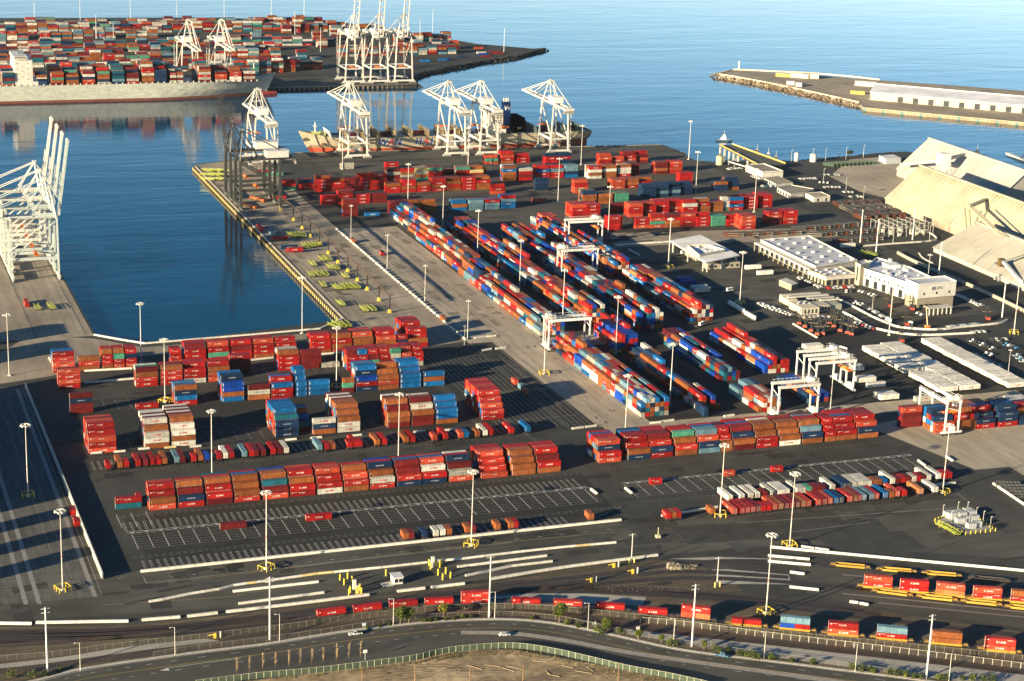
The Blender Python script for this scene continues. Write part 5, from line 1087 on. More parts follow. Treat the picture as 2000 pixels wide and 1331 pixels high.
for k in range(6): x = p0.x+(p1.x-p0.x)*k/5; b.box(x-.35, x+.35, p0.y, p0.y+.6, 0, 4.6, W1); b.box(x-.3, x+.3, p0.y, p0.y+6.5, 4.2, 4.6, W1)
b.build('porch', m_wall, T)
facade(T, (p0.x, yf+.6), (p1.x, yf+.6), .3, 3.6, 4, .5, name='door', each=False)
T = thing('gate_office', 'cluster of low tan offices under parallel white roof slabs', 'office building', (300, 235, 0)); b = MB()
b.box(-14, -7, 4, 17, 0, 4.2, (.50, .45, .34)); b.box(-16, -3, -19, -1, 0, 4.6, (.52, .47, .36)); b.box(-1.5, 8, -14, -3, 0, 4.2, (.40, .37, .30)); b.box(9.5, 18, -12, -2, 0, 3.6, (.3, .3, .26)); wl = b.build('wall', m_wall, T)
facade(wl, (-15, -19), (-4, -19), .8, 3.6, 4, .4, name='window', M=m_glass, each=False); facade(wl, (-1, -14), (8, -14), .8, 3.4, 4, .6, name='window', M=m_glass, each=False)
for y, x0, x1 in ((14, -14, 16), (8, -12, 19), (2, 0, 20), (-4, 6, 21)):
    b = MB(); b.box(x0, x1, y, y+2.6, 4.25, 5.0, W1); b.build('roof', m_roof, T)
b = MB()
for k in range(20): b.box(-13+k*1.5, -12.4+k*1.5, 12.2, 12.6, 0, 4.2, TAN) if k % 2 else None; b.box(-14+k*1.1, -13.2+k*1.1, -9+(k % 4)*1.4, -8.3+(k % 4)*1.4, 4.6, 5.4, (.5, .5, .5)) if k < 9 else None
b.build('roof_units', m_wall, T)
T, c, Q = bld('guard_hut', 'small tan hut with a flat white roof and open front', [(1522, 547), (1546, 557), (1559, 553), (1535, 543)], 4.2, TAN, W1, 'hut')
facade(T, Q[1], Q[2], .2, 3.4, 3, .6)
# storage sheds
def gable(name, label, u0, u1, v0, v1, ze, zr, ur, wall, rf, ribs=None, ze2=None):
    T = thing(name, label, 'storage shed', ((u0+u1)/2, (v0+v1)/2, 0)); cx, cy = (u0+u1)/2, (v0+v1)/2; ze2 = ze if ze2 is None else ze2
    X = lambda u: u-cx; Y = lambda v: v-cy
    b = MB(); pr_ = [(u0, 0), (u1, 0), (u1, ze2), (ur, zr-.3), (u0, ze)]
    b.face([(X(u), Y(v0), z) for u, z in pr_], wall); b.face([(X(u), Y(v1), z) for u, z in pr_][::-1], wall)
    b.face([(X(u0), Y(v1), 0), (X(u0), Y(v0), 0), (X(u0), Y(v0), ze), (X(u0), Y(v1), ze)], wall); b.face([(X(u1), Y(v0), 0), (X(u1), Y(v1), 0), (X(u1), Y(v1), ze2), (X(u1), Y(v0), ze2)], wall); b.build('wall', m_wall, T)
    b = MB(); e = 1.0
    for (ua, za, ub, zb) in ((u0-.6, ze, ur, zr), (ur, zr, u1+.6, ze2)):
        b.hexa([(X(ua), Y(v0-e), za), (X(ub), Y(v0-e), zb), (X(ub), Y(v1+e), zb), (X(ua), Y(v1+e), za)], [(X(ua), Y(v0-e), za+.35), (X(ub), Y(v0-e), zb+.35), (X(ub), Y(v1+e), zb+.35), (X(ua), Y(v1+e), za+.35)], rf)
    rfo = b.build('roof', m_roof, T)
    b = MB(); b.box(X(ur)-1.2, X(ur)+1.2, Y(v0-e), Y(v1+e), zr+.3, zr+1.3, tuple(min(.75, x*1.12) for x in rf))
    if ribs:
        v = v0; t0 = .80
        while v < v1:
            ua = ur+(u0-ur)*(1-t0); za = zr+(ze-zr)*(1-t0)
            b.bar((X(ua), Y(v), za+.5), (X(ur)-1, Y(v), zr+.4), .5, .5, ribs); v += 4.4
    b.build('ridge_cap', m_roof, rfo)
    return T, cx, cy
CR = (.33, .315, .235)
T, cx, cy = gable('storage_shed', 'huge pale cream shed with ribs along its ridge', 521, 584, 230, 509, 6, 33, 552, (.33, .27, .20), CR, (.30, .28, .19))
facade(T, (521-cx, 455-cy), (521-cx, 430-cy), .2, 5, 1, .5)
gable('storage_shed', 'white sloping shed behind the cream one by the water', 600, 662, 470, 622, 6, 33, 631, (.34, .33, .30), (.36, .35, .325))
gable('storage_shed', 'white lean to roof standing before the cream shed', 472, 520.5, 120, 355, 3, 20.5, 509, (.34, .32, .28), (.375, .36, .31), None, 18)
def on_u(px, py, u):
    d = AX*(px-1000)-AY*(py-665.5)+AZ*F; t = (u-CAM.x)/d.x; return CAM+d*t
def bars(name, label, cat, L, M=m_paint, col=(.3, .28, .2), w=.8, part='truss'):
    o = L[0][0]; T = thing(name, label, cat, (o.x, o.y, 0)); 
    for seg in L:
        b = MB(); a, c = seg[0], seg[1]; ww = seg[2] if len(seg) > 2 else w; cc = seg[3] if len(seg) > 3 else col; nm = seg[4] if len(seg) > 4 else part
        b.bar((a.x-o.x, a.y-o.y, a.z), (c.x-o.x, c.y-o.y, c.z), ww, ww*.9, cc); b.build(nm, M, T)
    return T
q1 = on_u(1760, 322, 592); q2 = on_u(1884, 302, 628); q3 = on_u(1843, 313, 600)
bars('conveyor', 'inclined conveyor gallery rising over the white shed to its ridge', 'conveyor', [(q1, q3, 2.6, (.42, .39, .32), 'gallery'), (q3, q2, 2.6, (.30, .31, .32), 'gallery')])
T = thing('transfer_tower', 'white box tower on lattice legs between the big sheds', 'tower', (q3.x, q3.y, 0)); b = MB(); b.box(-4.5, 4.5, -4.5, 4.5, q3.z-4, q3.z+6, (.76, .75, .72)); b.build('housing', m_wall, T); b = MB()
for x in (-4, 4):
    for y in (-4, 4): b.bar((x, y, 0), (x, y, q3.z-4), .6, .6, (.6, .58, .54))
    b.bar((x, -4, 2), (x, 4, q3.z-8), .4, .4, (.6, .58, .54))
b.build('legs', m_paint, T)
a0 = on_u(1893, 404, 516); a1 = on_u(1926, 390, 545); a2 = on_u(1955, 461, 506); a3 = on_u(1896, 455, 516); a4 = on_u(1888, 452, 516)
g_ = (.26, .25, .17)
bars('conveyor', 'dark conveyor truss climbing the cream shed with its tower', 'conveyor', [(a3, a0, 1.0, g_, 'tower_leg'), (a4, on_u(1884, 406, 516), 1.0, g_, 'tower_leg'), (a0, a1, 2.4, g_, 'gallery'), (a0, a2, 1.6, (.42, .38, .24), 'gallery'), (on_u(1899, 403, 512), on_u(1962, 462, 502), .7, g_, 'gallery')])
s0 = on_u(1960, 512, 478)
bars('stacker', 'grey conveyor boom with a pulley over the white lean to', 'conveyor', [(s0, on_u(2030, 590, 470), 2.2, (.45, .47, .48), 'gallery'), (s0, on_u(2020, 492, 500), 1.2, (.2, .2, .17), 'gallery'), (on_u(1955, 520, 478), on_u(1957, 506, 478), 4.5, (.10, .07, .03), 'pulley'), (on_u(1942, 560, 470), on_u(1944, 540, 470), 1.4, (.35, .36, .36), 'support'), (on_u(1950, 560, 470), on_u(1950, 535, 470), 1.0, (.35, .36, .36), 'support')])
l0 = on_u(1968, 302, 716)
bars('ship_loader', 'dark ship loader with a white boom at the right edge', 'ship loader', [(l0, on_u(2040, 334, 716), 4.2, (.55, .55, .52), 'boom'), (on_u(1990, 330, 716), on_u(1990, 352, 716), 7, (.03, .04, .05), 'tower'), (on_u(1985, 345, 716), on_u(2030, 372, 716), 5, (.03, .04, .06), 'tower'), (on_u(1992, 312, 716), on_u(2010, 290, 716), .8, (.05, .05, .06), 'stay')])
T, c, Q = bld('pump_house', 'shaded grey box building between the pale sheds', [(1938, 378), (1956, 388), (1975, 380), (1958, 371)], 12, (.42, .40, .35), (.4, .4, .38))
# warehouse on the outer pier
A_ = Vector((801, 1014, 0)); B_ = Vector((1040, 807, 0)); dd = (B_-A_).normalized(); nn = Vector((-dd.y, dd.x, 0)); wd_ = 62; T = thing('warehouse', 'very long white warehouse with dark doors on the outer pier', 'warehouse', A_)
def WP(s, t, z): p = dd*s+nn*t; return (p.x, p.y, z)
LW = (B_-A_).length; b = MB()
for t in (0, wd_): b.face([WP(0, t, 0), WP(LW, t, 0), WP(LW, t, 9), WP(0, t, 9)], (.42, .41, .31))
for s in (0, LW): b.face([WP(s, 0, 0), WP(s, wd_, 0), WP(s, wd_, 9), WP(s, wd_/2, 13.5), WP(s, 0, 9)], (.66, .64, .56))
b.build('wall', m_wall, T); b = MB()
for t0, t1, z0_, z1_ in ((-.8, wd_/2, 9, 13.6), (wd_/2, wd_+.8, 13.6, 9)): b.hexa([WP(-1, t0, z0_), WP(LW, t0, z0_), WP(LW, t1, z1_), WP(-1, t1, z1_)], [WP(-1, t0, z0_+.3), WP(LW, t0, z0_+.3), WP(LW, t1, z1_+.3), WP(-1, t1, z1_+.3)], (.50, .52, .58))
b.build('roof', m_roof, T); b = MB(); b.bar(WP(-1, wd_/2, 14.3), WP(LW, wd_/2, 14.3), 2, 1, (.75, .72, .66)); b.build('ridge_cap', m_roof, T)
for k in range(12):
    s = 31+k*17.0; b = MB(); b.hexa([WP(s, -.15, .1), WP(s+6, -.15, .1), WP(s+6, .1, .1), WP(s, .1, .1)], [WP(s, -.15, 6.2), WP(s+6, -.15, 6.2), WP(s+6, .1, 6.2), WP(s, .1, 6.2)], (.015, .02, .03)); b.build('door', m_paint, T)
b = MB()
for k in range(64):
    p = Vector((765, 966, 0)).lerp(Vector((893, 853, 0)), k/50); q = dd; r_ = 1.1 if k % 6 else 2.4
    b.hexa([(p.x-.4, p.y-.4, -5), (p.x+r_, p.y-.4-r_*.8, -5), (p.x+r_+.5, p.y-r_*.8, -5), (p.x, p.y, -5)], [(p.x-.4, p.y-.4, .1), (p.x+r_, p.y-.4-r_*.8, .1), (p.x+r_+.5, p.y-r_*.8, .1), (p.x, p.y, .1)], (.34, .27, .17) if k % 6 else (.12, .22, .20))
ribbon(b, [Vector((765, 966, 0)), Vector((930, 820, 0))], 1.6, -.2, (.45, .37, .25), thick=.6); struct(b.build('wharf_piles', m_barrier))
barrier('pale sea wall along the outer edge of the far pier', [(1432, 137), (1500, 140), (1610, 146), (1718, 157)], 2.0, 1.6, (.62, .55, .42), 'wall', None, 'sea_wall'); barrier('pale sea wall along the inner rock slope of the far pier', [(1405, 146), (1470, 157), (1560, 175), (1678, 201)], 1.6, 1.2, (.62, .50, .36), 'wall', None, 'sea_wall')
for px, py, z, s_, lb, cc in ((1530, 150, 3.5, (18, 5), 'yellow shed on the outer pier', (.55, .38, .10)), (1561, 152, 5, (22, 6), 'pale open shed left of two on the outer pier', (.60, .52, .40)), (1583, 153, 5, (20, 6), 'pale open shed right of two on the outer pier', (.60, .52, .40)), (1544, 166, 4, (9, 5), 'small white hut on the outer pier', W1), (1560, 169, 4, (7, 5), 'smaller white hut nearer the lamp on the outer pier', W1), (1690, 168, 5, (24, 8), 'low pale building beside the long warehouse', (.6, .52, .42)), (1675, 184, 3, (16, 3), 'yellow barge crane boom lying by the warehouse', (.6, .4, .08)), (1443, 134.5, 9, (2, 2), 'white beacon at the tip of the outer pier', W1)):
    p = at(px, py); T = thing('shed', lb, 'shed', p, -.6); b = MB(); b.box(-s_[0]/2, s_[0]/2, -s_[1]/2, s_[1]/2, 0, z, cc); b.build('wall', m_wall, T); b = MB(); b.box(-s_[0]/2-.4, s_[0]/2+.4, -s_[1]/2-.4, s_[1]/2+.4, z, z+.4, tuple(x*1.1 for x in cc)); b.build('roof', m_roof, T)
# small buildings, tanks and the jetty
T, c, Q = bld('harbour_building', 'white flat roofed harbour building with a brown roof', [(1457, 323.6), (1490, 337), (1529.6, 335.6), (1492, 321)], 5.5, W1, (.25, .22, .17), 'building', .9)
T, c, Q = bld('harbour_office', 'low tan roofed office before the white harbour building', [(1492, 348), (1515, 359), (1549, 356), (1520, 344)], 3.6, W1, (.32, .28, .20), 'building', 0); facade(T, Q[0], Q[1], .4, 2.6, 5, .5, name='window', M=m_glass, each=False)
T, c, Q = bld('harbour_office', 'left wing of the white low offices beside the car park', [(1518, 367), (1544, 379.5), (1571, 377), (1590, 370), (1545, 362)], 4, W1, (.30, .27, .21), 'building', .5); facade(T, Q[0], Q[1], .4, 2.6, 5, .5, name='window', M=m_glass, each=False)
T, c, Q = bld('harbour_office', 'right wing of the white low offices beside the car park', [(1573, 378), (1590, 386), (1621.6, 384), (1604, 375.6)], 4.2, W1, (.30, .27, .20), 'building', .4); facade(T, Q[1], Q[2], .4, 3, 2, .2)
T, c, Q = bld('site_office', 'pale blue and white cabin at the root of the white shed', [(1717, 304), (1730, 311), (1760, 309), (1745, 302)], 5, (.55, .60, .64), (.6, .6, .6))
for px, py, r_, h_, lb, cc in ((1405, 322, 3.3, 8, 'greenish cream tank beside the jetty', (.50, .47, .28)), (1555, 315, 2.1, 7.5, 'slim white tank on the shore', W1), (1588, 316, 3.2, 7, 'wide white tank on the shore', W1)):
    p = at(px, py); T = thing('storage_tank', lb, 'tank', p); b = MB(); b.cyl((0, 0, 0), (0, 0, h_), r_, r_, 18, cc); b.build('shell', m_wall, T); b = MB(); b.cyl((0, 0, h_), (0, 0, h_+.8), r_*1.02, r_*.2, 18, cc); b.build('roof', m_roof, T)
J = [at(1405, 284, 4), at(1430, 283, 4), at(1534, 321, 4), at(1486, 326, 4)]; o_ = J[0]; T = thing('jetty', 'narrow jetty on columns with yellow railings', 'jetty', (o_.x, o_.y, 0)); b = MB(); b.prism([(p.x-o_.x, p.y-o_.y) for p in J], 3.2, 4, (.08, .08, .07)); b.build('deck', m_wall, T)
for a, c_ in ((J[0], J[3]), (J[1], J[2])): b = MB(); b.bar((a.x-o_.x, a.y-o_.y, 4.9), (c_.x-o_.x, c_.y-o_.y, 4.9), .5, 1.2, (.50, .38, .10)); b.build('railing', m_paint, T)
for k in range(9):
    b = MB()
    for a, c_ in ((J[0], J[3]), (J[1], J[2])): p = a.lerp(c_, (k+.3)/9)-o_; b.box(p.x-.7, p.x+.7, p.y-.7, p.y+.7, -4, 3.2, (.5, .47, .40))
    b.build('pier_column', m_wall, T)
bars('pipe_trestle', 'white pipe trestle on columns beside the tank', 'trestle', [(at(1423, 316, 4.5), at(1478, 332, 4.5), 1.2, W1, 'beam')]+[(at(1423+k*11, 321+k*3.3, 0), at(1423+k*11, 321+k*3.3, 4.2), .8, W1, 'column') for k in range(5)])
# green and rusty frames stacked on the far lot, and yard clutter
def frame_proto(name, cat, L, W_, col, col2, n=1, legs=True, wheels=True):
    T = thing(name, '', cat); ps = []
    b = MB()
    for k in range(n):
        z = 1.05+k*.95 if wheels else .3+k*.8
        for s in (-1, 1): b.box(s*W_*.3-.09, s*W_*.3+.09, -L/2, L/2, z, z+.34, col if k % 2 == 0 else col2)
        for j in range(7): y = -L/2+.3+j*(L-.6)/6; b.box(-W_/2, W_/2, y-.12, y+.12, z+.05, z+.3, col if (k+j) % 2 == 0 else col2)
    ps.append(b.build('frame', m_paint, T))
    if wheels:
        b = MB()
        for y in (-L/2+1.2, -L/2+2.5):
            for s in (-1, 1): b.cyl((s*(W_/2-.45), y, .5), (s*W_/2, y, .5), .5, n=10, col=(.02, .02, .02))
        ps.append(b.build('wheels', m_rubber, T))
    if legs:
        for s in (-1, 1): b = MB(); b.box(s*W_*.3-.1, s*W_*.3+.1, L/2-2.6, L/2-2.3, 0, 1.05, col2); ps.append(b.build('landing_leg', m_paint, T))
    KIDS[T.name] = ps; return T
def drop(P):
    for c_ in KIDS.get(P.name, []):
        for d in KIDS.get(c_.name, []): bpy.data.objects.remove(d)
        bpy.data.objects.remove(c_)
    bpy.data.objects.remove(P)
ch4 = frame_proto('trailer_chassis', 'chassis', 12.3, 2.44, (.06, .05, .05), (.25, .06, .03)); ch2 = frame_proto('trailer_chassis', 'chassis', 7.6, 2.44, (.06, .05, .05), (.25, .06, .03))
for x, v_, L, lb in CHAS:
    P_ = ch4 if L > 8 else ch2; dup(P_, (x, v_+L/2, -.18), None, lb, 'chassis under parked containers')
bc_ = frame_proto('cargo_frame', 'cargo frame', 12.5, 2.9, (.30, .35, .055), (.34, .32, .06), 1)
b = MB()
for s in (-1, 1):
    for y in (-6.1, -2, 2, 6.1): b.box(s*1.45-.12, s*1.45+.12, y-.12, y+.12, 1.2, 2.3, (.32, .36, .06))
    b.box(s*1.45-.1, s*1.45+.1, -6.2, 6.2, 2.1, 2.35, (.32, .36, .06))
o = b.build('stakes', m_paint, bc_); KIDS[bc_.name].append(o)
YF = [(267, 505), (290, 506), (325, 505), (360, 506), (372, 592), (400, 588), (425, 584), (455, 580), (480, 576), (430, 728), (505, 690), (550, 688), (565, 752), (612, 755), (420, 808), (470, 805), (525, 803), (680, 822), (510, 888), (608, 908), (648, 908), (690, 900), (720, 902), (760, 902), (645, 1032), (825, 1075), (883, 1072)]
for k, (x, y) in enumerate(YF): p = at(500+x/3.914, 330+y/3.914+2); dup(bc_, (p.x, p.y, 0), random.Random(k).uniform(-.1, .1), 'yellow green cargo frame, %s counted from the quay corner down the apron' % ordn(k), 'yellow green cargo frames on the apron')
for k, (x, y) in enumerate(((72, 603), (100, 602), (660, 636), (668, 638), (676, 637), (652, 640), (1425, 1046), (1443, 1053), (1848, 1036), (1856, 1040), (1688, 498), (1700, 499))):
    if 1400 < x < 1500: continue
    p = at(x, y); dup(bc_, (p.x, p.y, 0), .1*(k % 3), ('green chassis %s on the left pier' % ('beside the red container' if k == 0 else 'nearer the water')) if k < 2 else 'yellow green frame, %s in the loose ones around the yard' % ordn(k-2), 'loose yellow green frames')
for k in range(9): p = at(405+(k % 3)*15, 336+(k//3)*8.5); dup(bc_, (p.x, p.y, 0), .5+.2*(k % 4), 'yellow green frame, %s of the cluster under the dark cranes' % ordn(k), 'frames under the dark cranes')
st = [frame_proto('chassis_bundle', 'chassis bundle', 12.3, 2.44, a, c_, 4, False, False) for a, c_ in (((.26, .07, .03), (.03, .03, .03)), ((.035, .035, .035), (.09, .09, .09)), ((.30, .28, .25), (.04, .035, .03)), ((.04, .12, .07), (.04, .05, .035)))]
kk = 0
for r_ in range(4):
    for k in range(13):
        p = Vector((480+k*3.3+r_*-2, 519-r_*15.5-(k*7 % 5)*.5, 0)); dup(st[(k*7+r_*2+(k*k) % 3) % 3], (p.x*1.0, p.y, 0), -.06+.05*((k*5+r_*3) % 5-2), '%s bundle of orange and grey chassis frames from left, %s rank by the cream shed' % (ordn(k), ordn(r_)), 'chassis bundles beside the cream shed'); kk += 1
for r_, (x0, y0, x1, y1, n) in enumerate(((1428, 462, 1560, 457, 14), (1560, 450, 1690, 440, 14), (1590, 462, 1720, 452, 13), (1640, 474, 1720, 468, 8))):
    for k in range(n): p = at(x0, y0).lerp(at(x1, y1), k/n); dup(st[(k*5+r_) % 3], (p.x, p.y, 0), 1.2, '%s dark chassis bundle from left in the %s line behind the workshop' % (ordn(k), ordn(r_)), 'chassis bundles behind the workshop')
for k in range(11): p = at(1618+k*7.8, 325-k*.5); dup(st[3], (p.x, p.y, 0), .5, '%s green frame bundle from left on the gravel lot' % ordn(k), 'green bundles on the gravel lot')
for k in range(5): p = at(1968+k*11, 952+k*6); dup(st[1], (p.x, p.y, 0), 1.25, '%s rusty frame bundle from left at the right picture edge' % ordn(k), 'rusty bundles at the right edge')
for P_ in st+[ch4, ch2, bc_]: drop(P_)
T = thing('substation', 'electrical yard of grey steel portals and transformers', 'substation', (482, 418, 0)); b = MB(); r = random.Random(8)
for k in range(6):
    for j in range(5): b.bar((-20+k*8, -14+j*7, 0), (-20+k*8, -14+j*7, 9), .3, .3, (.45, .44, .40)); b.bar((-20+k*8, -14+j*7, 9), (-20+k*8, -14+min(j+1, 4)*7, 9), .25, .25, (.45, .44, .40)) if j < 4 else None
    b.bar((-20, -14+k*5.6, 7), (20, -14+k*5.6, 7), .25, .25, (.45, .44, .40))
b.build('portal_frames', m_paint, T); b = MB()
for k in range(16): x, y = r.uniform(-18, 18), r.uniform(-12, 12); b.box(x, x+2.2, y, y+1.8, 0, r.uniform(2, 3.6), (.5, .49, .42))
b.build('transformers', m_paint, T)
# ------------------------------------------------------------------ rails and trains
b = MB()
RL = [[(-40, 1263), (200, 1247), (400, 1229), (560, 1211), (617, 1205), (760, 1187), (900, 1179), (1000, 1179), (1137, 1186), (1247, 1198), (1388, 1212), (1523, 1228), (1676, 1243), (1878, 1261), (2050, 1280), (2500, 1338)],
      [(-40, 1314), (60, 1305), (256, 1281), (383, 1263), (500, 1248), (600, 1233), (760, 1210), (900, 1198), (1000, 1197), (1150, 1208), (1300, 1225), (1500, 1247), (1700, 1270), (2050, 1311), (2500, 1370)],
      [(-40, 1234), (200, 1232), (400, 1218), (600, 1194), (760, 1172), (950, 1148), (1100, 1131), (1200, 1119), (1320, 1103), (1440, 1096), (1600, 1100)],
      [(-40, 1243), (200, 1239), (400, 1226), (600, 1203), (800, 1175), (950, 1156), (1100, 1141), (1250, 1122), (1364, 1117), (1540, 1128)],
      [(-40, 1253), (200, 1246), (420, 1232), (640, 1205), (850, 1174), (1000, 1158), (1150, 1143), (1300, 1131), (1400, 1130), (1545, 1138), (1700, 1152), (2050, 1190)],
      [(700, 1190), (900, 1166), (1050, 1151), (1200, 1153), (1350, 1163), (1480, 1174), (1600, 1186), (1720, 1201)], [(900, 1160), (1100, 1149), (1300, 1153), (1500, 1170), (1620, 1183), (1690, 1190)],
      [(1000, 1156), (1200, 1157), (1400, 1172), (1560, 1190), (1700, 1208), (2050, 1248)], [(900, 1204), (1000, 1204), (1150, 1216), (1300, 1234), (1500, 1256), (1700, 1279), (2050, 1320)],
      [(1600, 1104), (1700, 1112), (1880, 1128), (2050, 1146)], [(1640, 1143), (1760, 1155), (1960, 1174), (2050, 1184), (2500, 1230)], [(1660, 1149), (1790, 1166), (2050, 1200), (2500, 1260)]]
for L in RL:
    P = smooth([at(*p) for p in L], 5)
    ribbon(b, P, 2.9, .06, (.020, .014, .010)); ribbon(b, P, 4.4, .055, (.055, .043, .03)); ribbon(b, P, .22, .10, (.17, .11, .07), off=.75); ribbon(b, P, .22, .10, (.17, .11, .07), off=-.75)
for li in (0, 1):
    P = smooth([at(*p) for p in RL[li]], 5)
    for i in range(len(P)-1):
        d = P[i+1]-P[i]; n = int(d.length/.9); nn = Vector((-d.y, d.x, 0)).normalized()*1.25
        if P[i].x > 120: continue
        for j in range(n):
            q = P[i]+d*(j/n); b.face([(q-nn).to_tuple()[:2]+(.08,), (q-nn+d.normalized()*.28).to_tuple()[:2]+(.08,), (q+nn+d.normalized()*.28).to_tuple()[:2]+(.08,), (q+nn).to_tuple()[:2]+(.08,)], (.17, .14, .10))
struct(b.build('railway_tracks', m_mark))
for px, py in ((1560, 1123), (1650, 1142)): pass
b = MB(); ribbon(b, [at(1645, 1123), at(1690, 1127)], 1.2, .07, (.19, .17, .16)); ribbon(b, [at(1645, 1160), at(1760, 1171), at(2040, 1200)], 1.4, .072, (.19, .17, .16)); ribbon(b, [at(1716, 1178), at(2040, 1210)], 1.4, .074, (.17, .15, .14)); struct(b.build('pale_strips', m_barrier))
def well(L, col, side):
    T = thing('rail_well_car', '', 'rail car'); ps = []; h = L/2; b = MB()
    for s in (-1, 1): b.box(-h+2.4, h-2.4, s*1.42-.12, s*1.42+.12, .45, side, col); b.box(-h+2.2, h-2.2, s*1.46-.16, s*1.46+.16, side, side+.16, tuple(x*1.15 for x in col))
    b.box(-h+2.4, h-2.4, -1.3, 1.3, .42, .55, (.05, .04, .03))
    for s in (-1, 1): b.hexa([(s*(h-2.4)-.1, -1.5, .7), (s*(h-2.4)+.1, -1.5, .7), (s*(h-2.4)+.1, 1.5, .7), (s*(h-2.4)-.1, 1.5, .7)], [(s*(h-2.4)-.1, -1.4, side+.1), (s*(h-2.4)+.1, -1.4, side+.1), (s*(h-2.4)+.1, 1.4, side+.1), (s*(h-2.4)-.1, 1.4, side+.1)], col); b.box(min(s*(h-2.4), s*h), max(s*(h-2.4), s*h), -.9, .9, .95, 1.25, col)
    ps.append(b.build('body', m_paint, T))
    for s in (-1, 1):
        b = MB()
        for k in (-.9, .9):
            for y in (-.85, .85): b.cyl((s*(h-.7)+k, y-.08, .45), (s*(h-.7)+k, y+.08, .45), .45, n=10, col=(.04, .03, .03))
        b.box(s*(h-.7)-1.3, s*(h-.7)+1.3, -.95, .95, .4, .75, (.07, .05, .04)); ps.append(b.build('bogie', m_paint, T))
    KIDS[T.name] = ps; return T
wy = well(17.5, (.42, .26, .045), 1.25); wr = well(17.5, (.06, .05, .045), .9)
def car_on(a, c, specs, i, row, wp, z=1.0, exact=None):
    A = at(*a, z) if specs else at(*a); B = at(*c, z) if specs else at(*c); m_ = (A+B)/2; ang = math.atan2(B.y-A.y, B.x-A.x)
    dup(wp, (m_.x, m_.y+.2, .1), ang, '%s %s from left %s' % (ordn(i), 'yellow well car' if wp is wy else 'dark well car', row), 'rail cars '+row)
    cs, sn = math.cos(ang), math.sin(ang); yo = .2
    for t, c_ in enumerate(specs[::-1]):
        zz = .65+t*2.88
        if len(c_) == 1: con(m_.x, m_.y+yo, zz, 12.19, 'x', c_, '%s container, %s, on the %s rail car from left %s' % (CN[c_], 'lower' if t == 0 and len(specs) > 1 else ('upper' if t else 'single'), ordn(i), row), 'containers on the rail cars', rz=ang)
        else:
            for s_, q_ in ((-1, 0), (1, 1)): con(m_.x+s_*3.08*cs, m_.y+yo+s_*3.08*sn, zz, 6.06, 'x', c_[q_], 'short %s container, %s half of the %s rail car from left %s' % (CN[c_[q_]], 'left' if s_ < 0 else 'right', ordn(i), row), 'containers on the rail cars', rz=ang)
TR1 = [((617, 1204), (676, 1196), ['r']), ((688, 1195), (746, 1188), ['r']), ((759.5, 1185.5), (815, 1181), ['r']), ((829, 1180), (886, 1177.5), ['r']), ((900, 1179), (957, 1177), ['r', 'r']), ((1000, 1178), (1055, 1180), ['r']), ((1081.5, 1181), (1137, 1184), ['r']), ((1164, 1187), (1220, 1191), ['r']), ((1247, 1196.4), (1303.6, 1201), ['r']), ((1330, 1203), (1388, 1210), ['r', 'oP']), ((1429, 1217), (1487, 1222), ['rr']),
       ((1523, 1225), (1582, 1230.7), ['s', 'Br']), ((1617, 1236), (1676, 1241), ['r', 'o']), ((1711.5, 1244), (1772, 1250), ['s', 'r']), ((1819, 1254), (1877.6, 1259), ['b', 'b']), ((1921.6, 1267), (1983, 1272.6), ['r', 'o'])]
for i, (a, c, s_) in enumerate(TR1): car_on(a, c, s_, i, 'in the near train', wr if i < 10 else wy)
TR2 = [((1686.5, 1144), (1742.7, 1149), ['o', 'r']), ((1756, 1153), (1813.7, 1156.6), ['r', 'r']), ((1824, 1158), (1888, 1165), ['o', 'P']), ((1895.5, 1167), (1960, 1171), ['o', 'r']), ((1970, 1173), (2034, 1179), ['b', 'r'])]
for i, (a, c, s_) in enumerate(TR2): car_on(a, c, s_, i, 'in the far train', wy)
for i, (a, c) in enumerate((((1702, 1154.5+2), (1783.6, 1167)), ((1794, 1168), (1866.6, 1176)), ((1878, 1177), (1955, 1185)), ((1967, 1188), (2040, 1196)))): car_on(a, c, [], i, 'of the empty string before the far train', wy)
for i, (a, c) in enumerate((((1617.5, 1105), (1704, 1113)), ((1712, 1114.6), (1791, 1121)), ((1799, 1122), (1879, 1129)), ((1890, 1130), (1975, 1138)))): car_on(a, c, [], i, 'of the empty string by the long barrier', wy if i < 3 else wr)
drop(wy); drop(wr)
# ------------------------------------------------------------------ reefer trailers and loose trailers (white boxes on wheels)
rr2 = random.Random(21)
for u, v0, v1, gaps in ((280, 44, 130, (11, 12, 20)), (295, 44, 133, (17,)), (326, 41, 138, ())):
    v = v0; k = 0
    while v < v1:
        if k not in gaps: con(u+6.85+rr2.uniform(-.4, .4), v, 1.2, 13.7, 'x', 'W', vis='f' if k == 0 else False, wh=True)
        v += 2.95; k += 1
for px, py, c, z, n in ((1572, 688, 'w', 1.2, 2), (1651, 730, 'w', 1.2, 2), (1674, 752, 'w', 1.2, 2), (1692, 762, 'w', 1.2, 1), (1718, 786, 'w', 1.2, 3), (1328, 557, 'B', 0, 1), (1322, 552, 'B', 0, 2), (1355, 575, 'w', 1.2, 1), (1349, 570, 'w', 1.2, 1), (1456, 530, 'w', 1.2, 1), (1479, 541, 'w', 1.2, 1), (1642, 487, 'w', 1.2, 1)):
    p = at(px, py)
    for k in range(n): con(p.x+6.5, p.y+1.2+k*2.8, z, 12.19, 'x', 'W' if c == 'w' else c, vis=False)
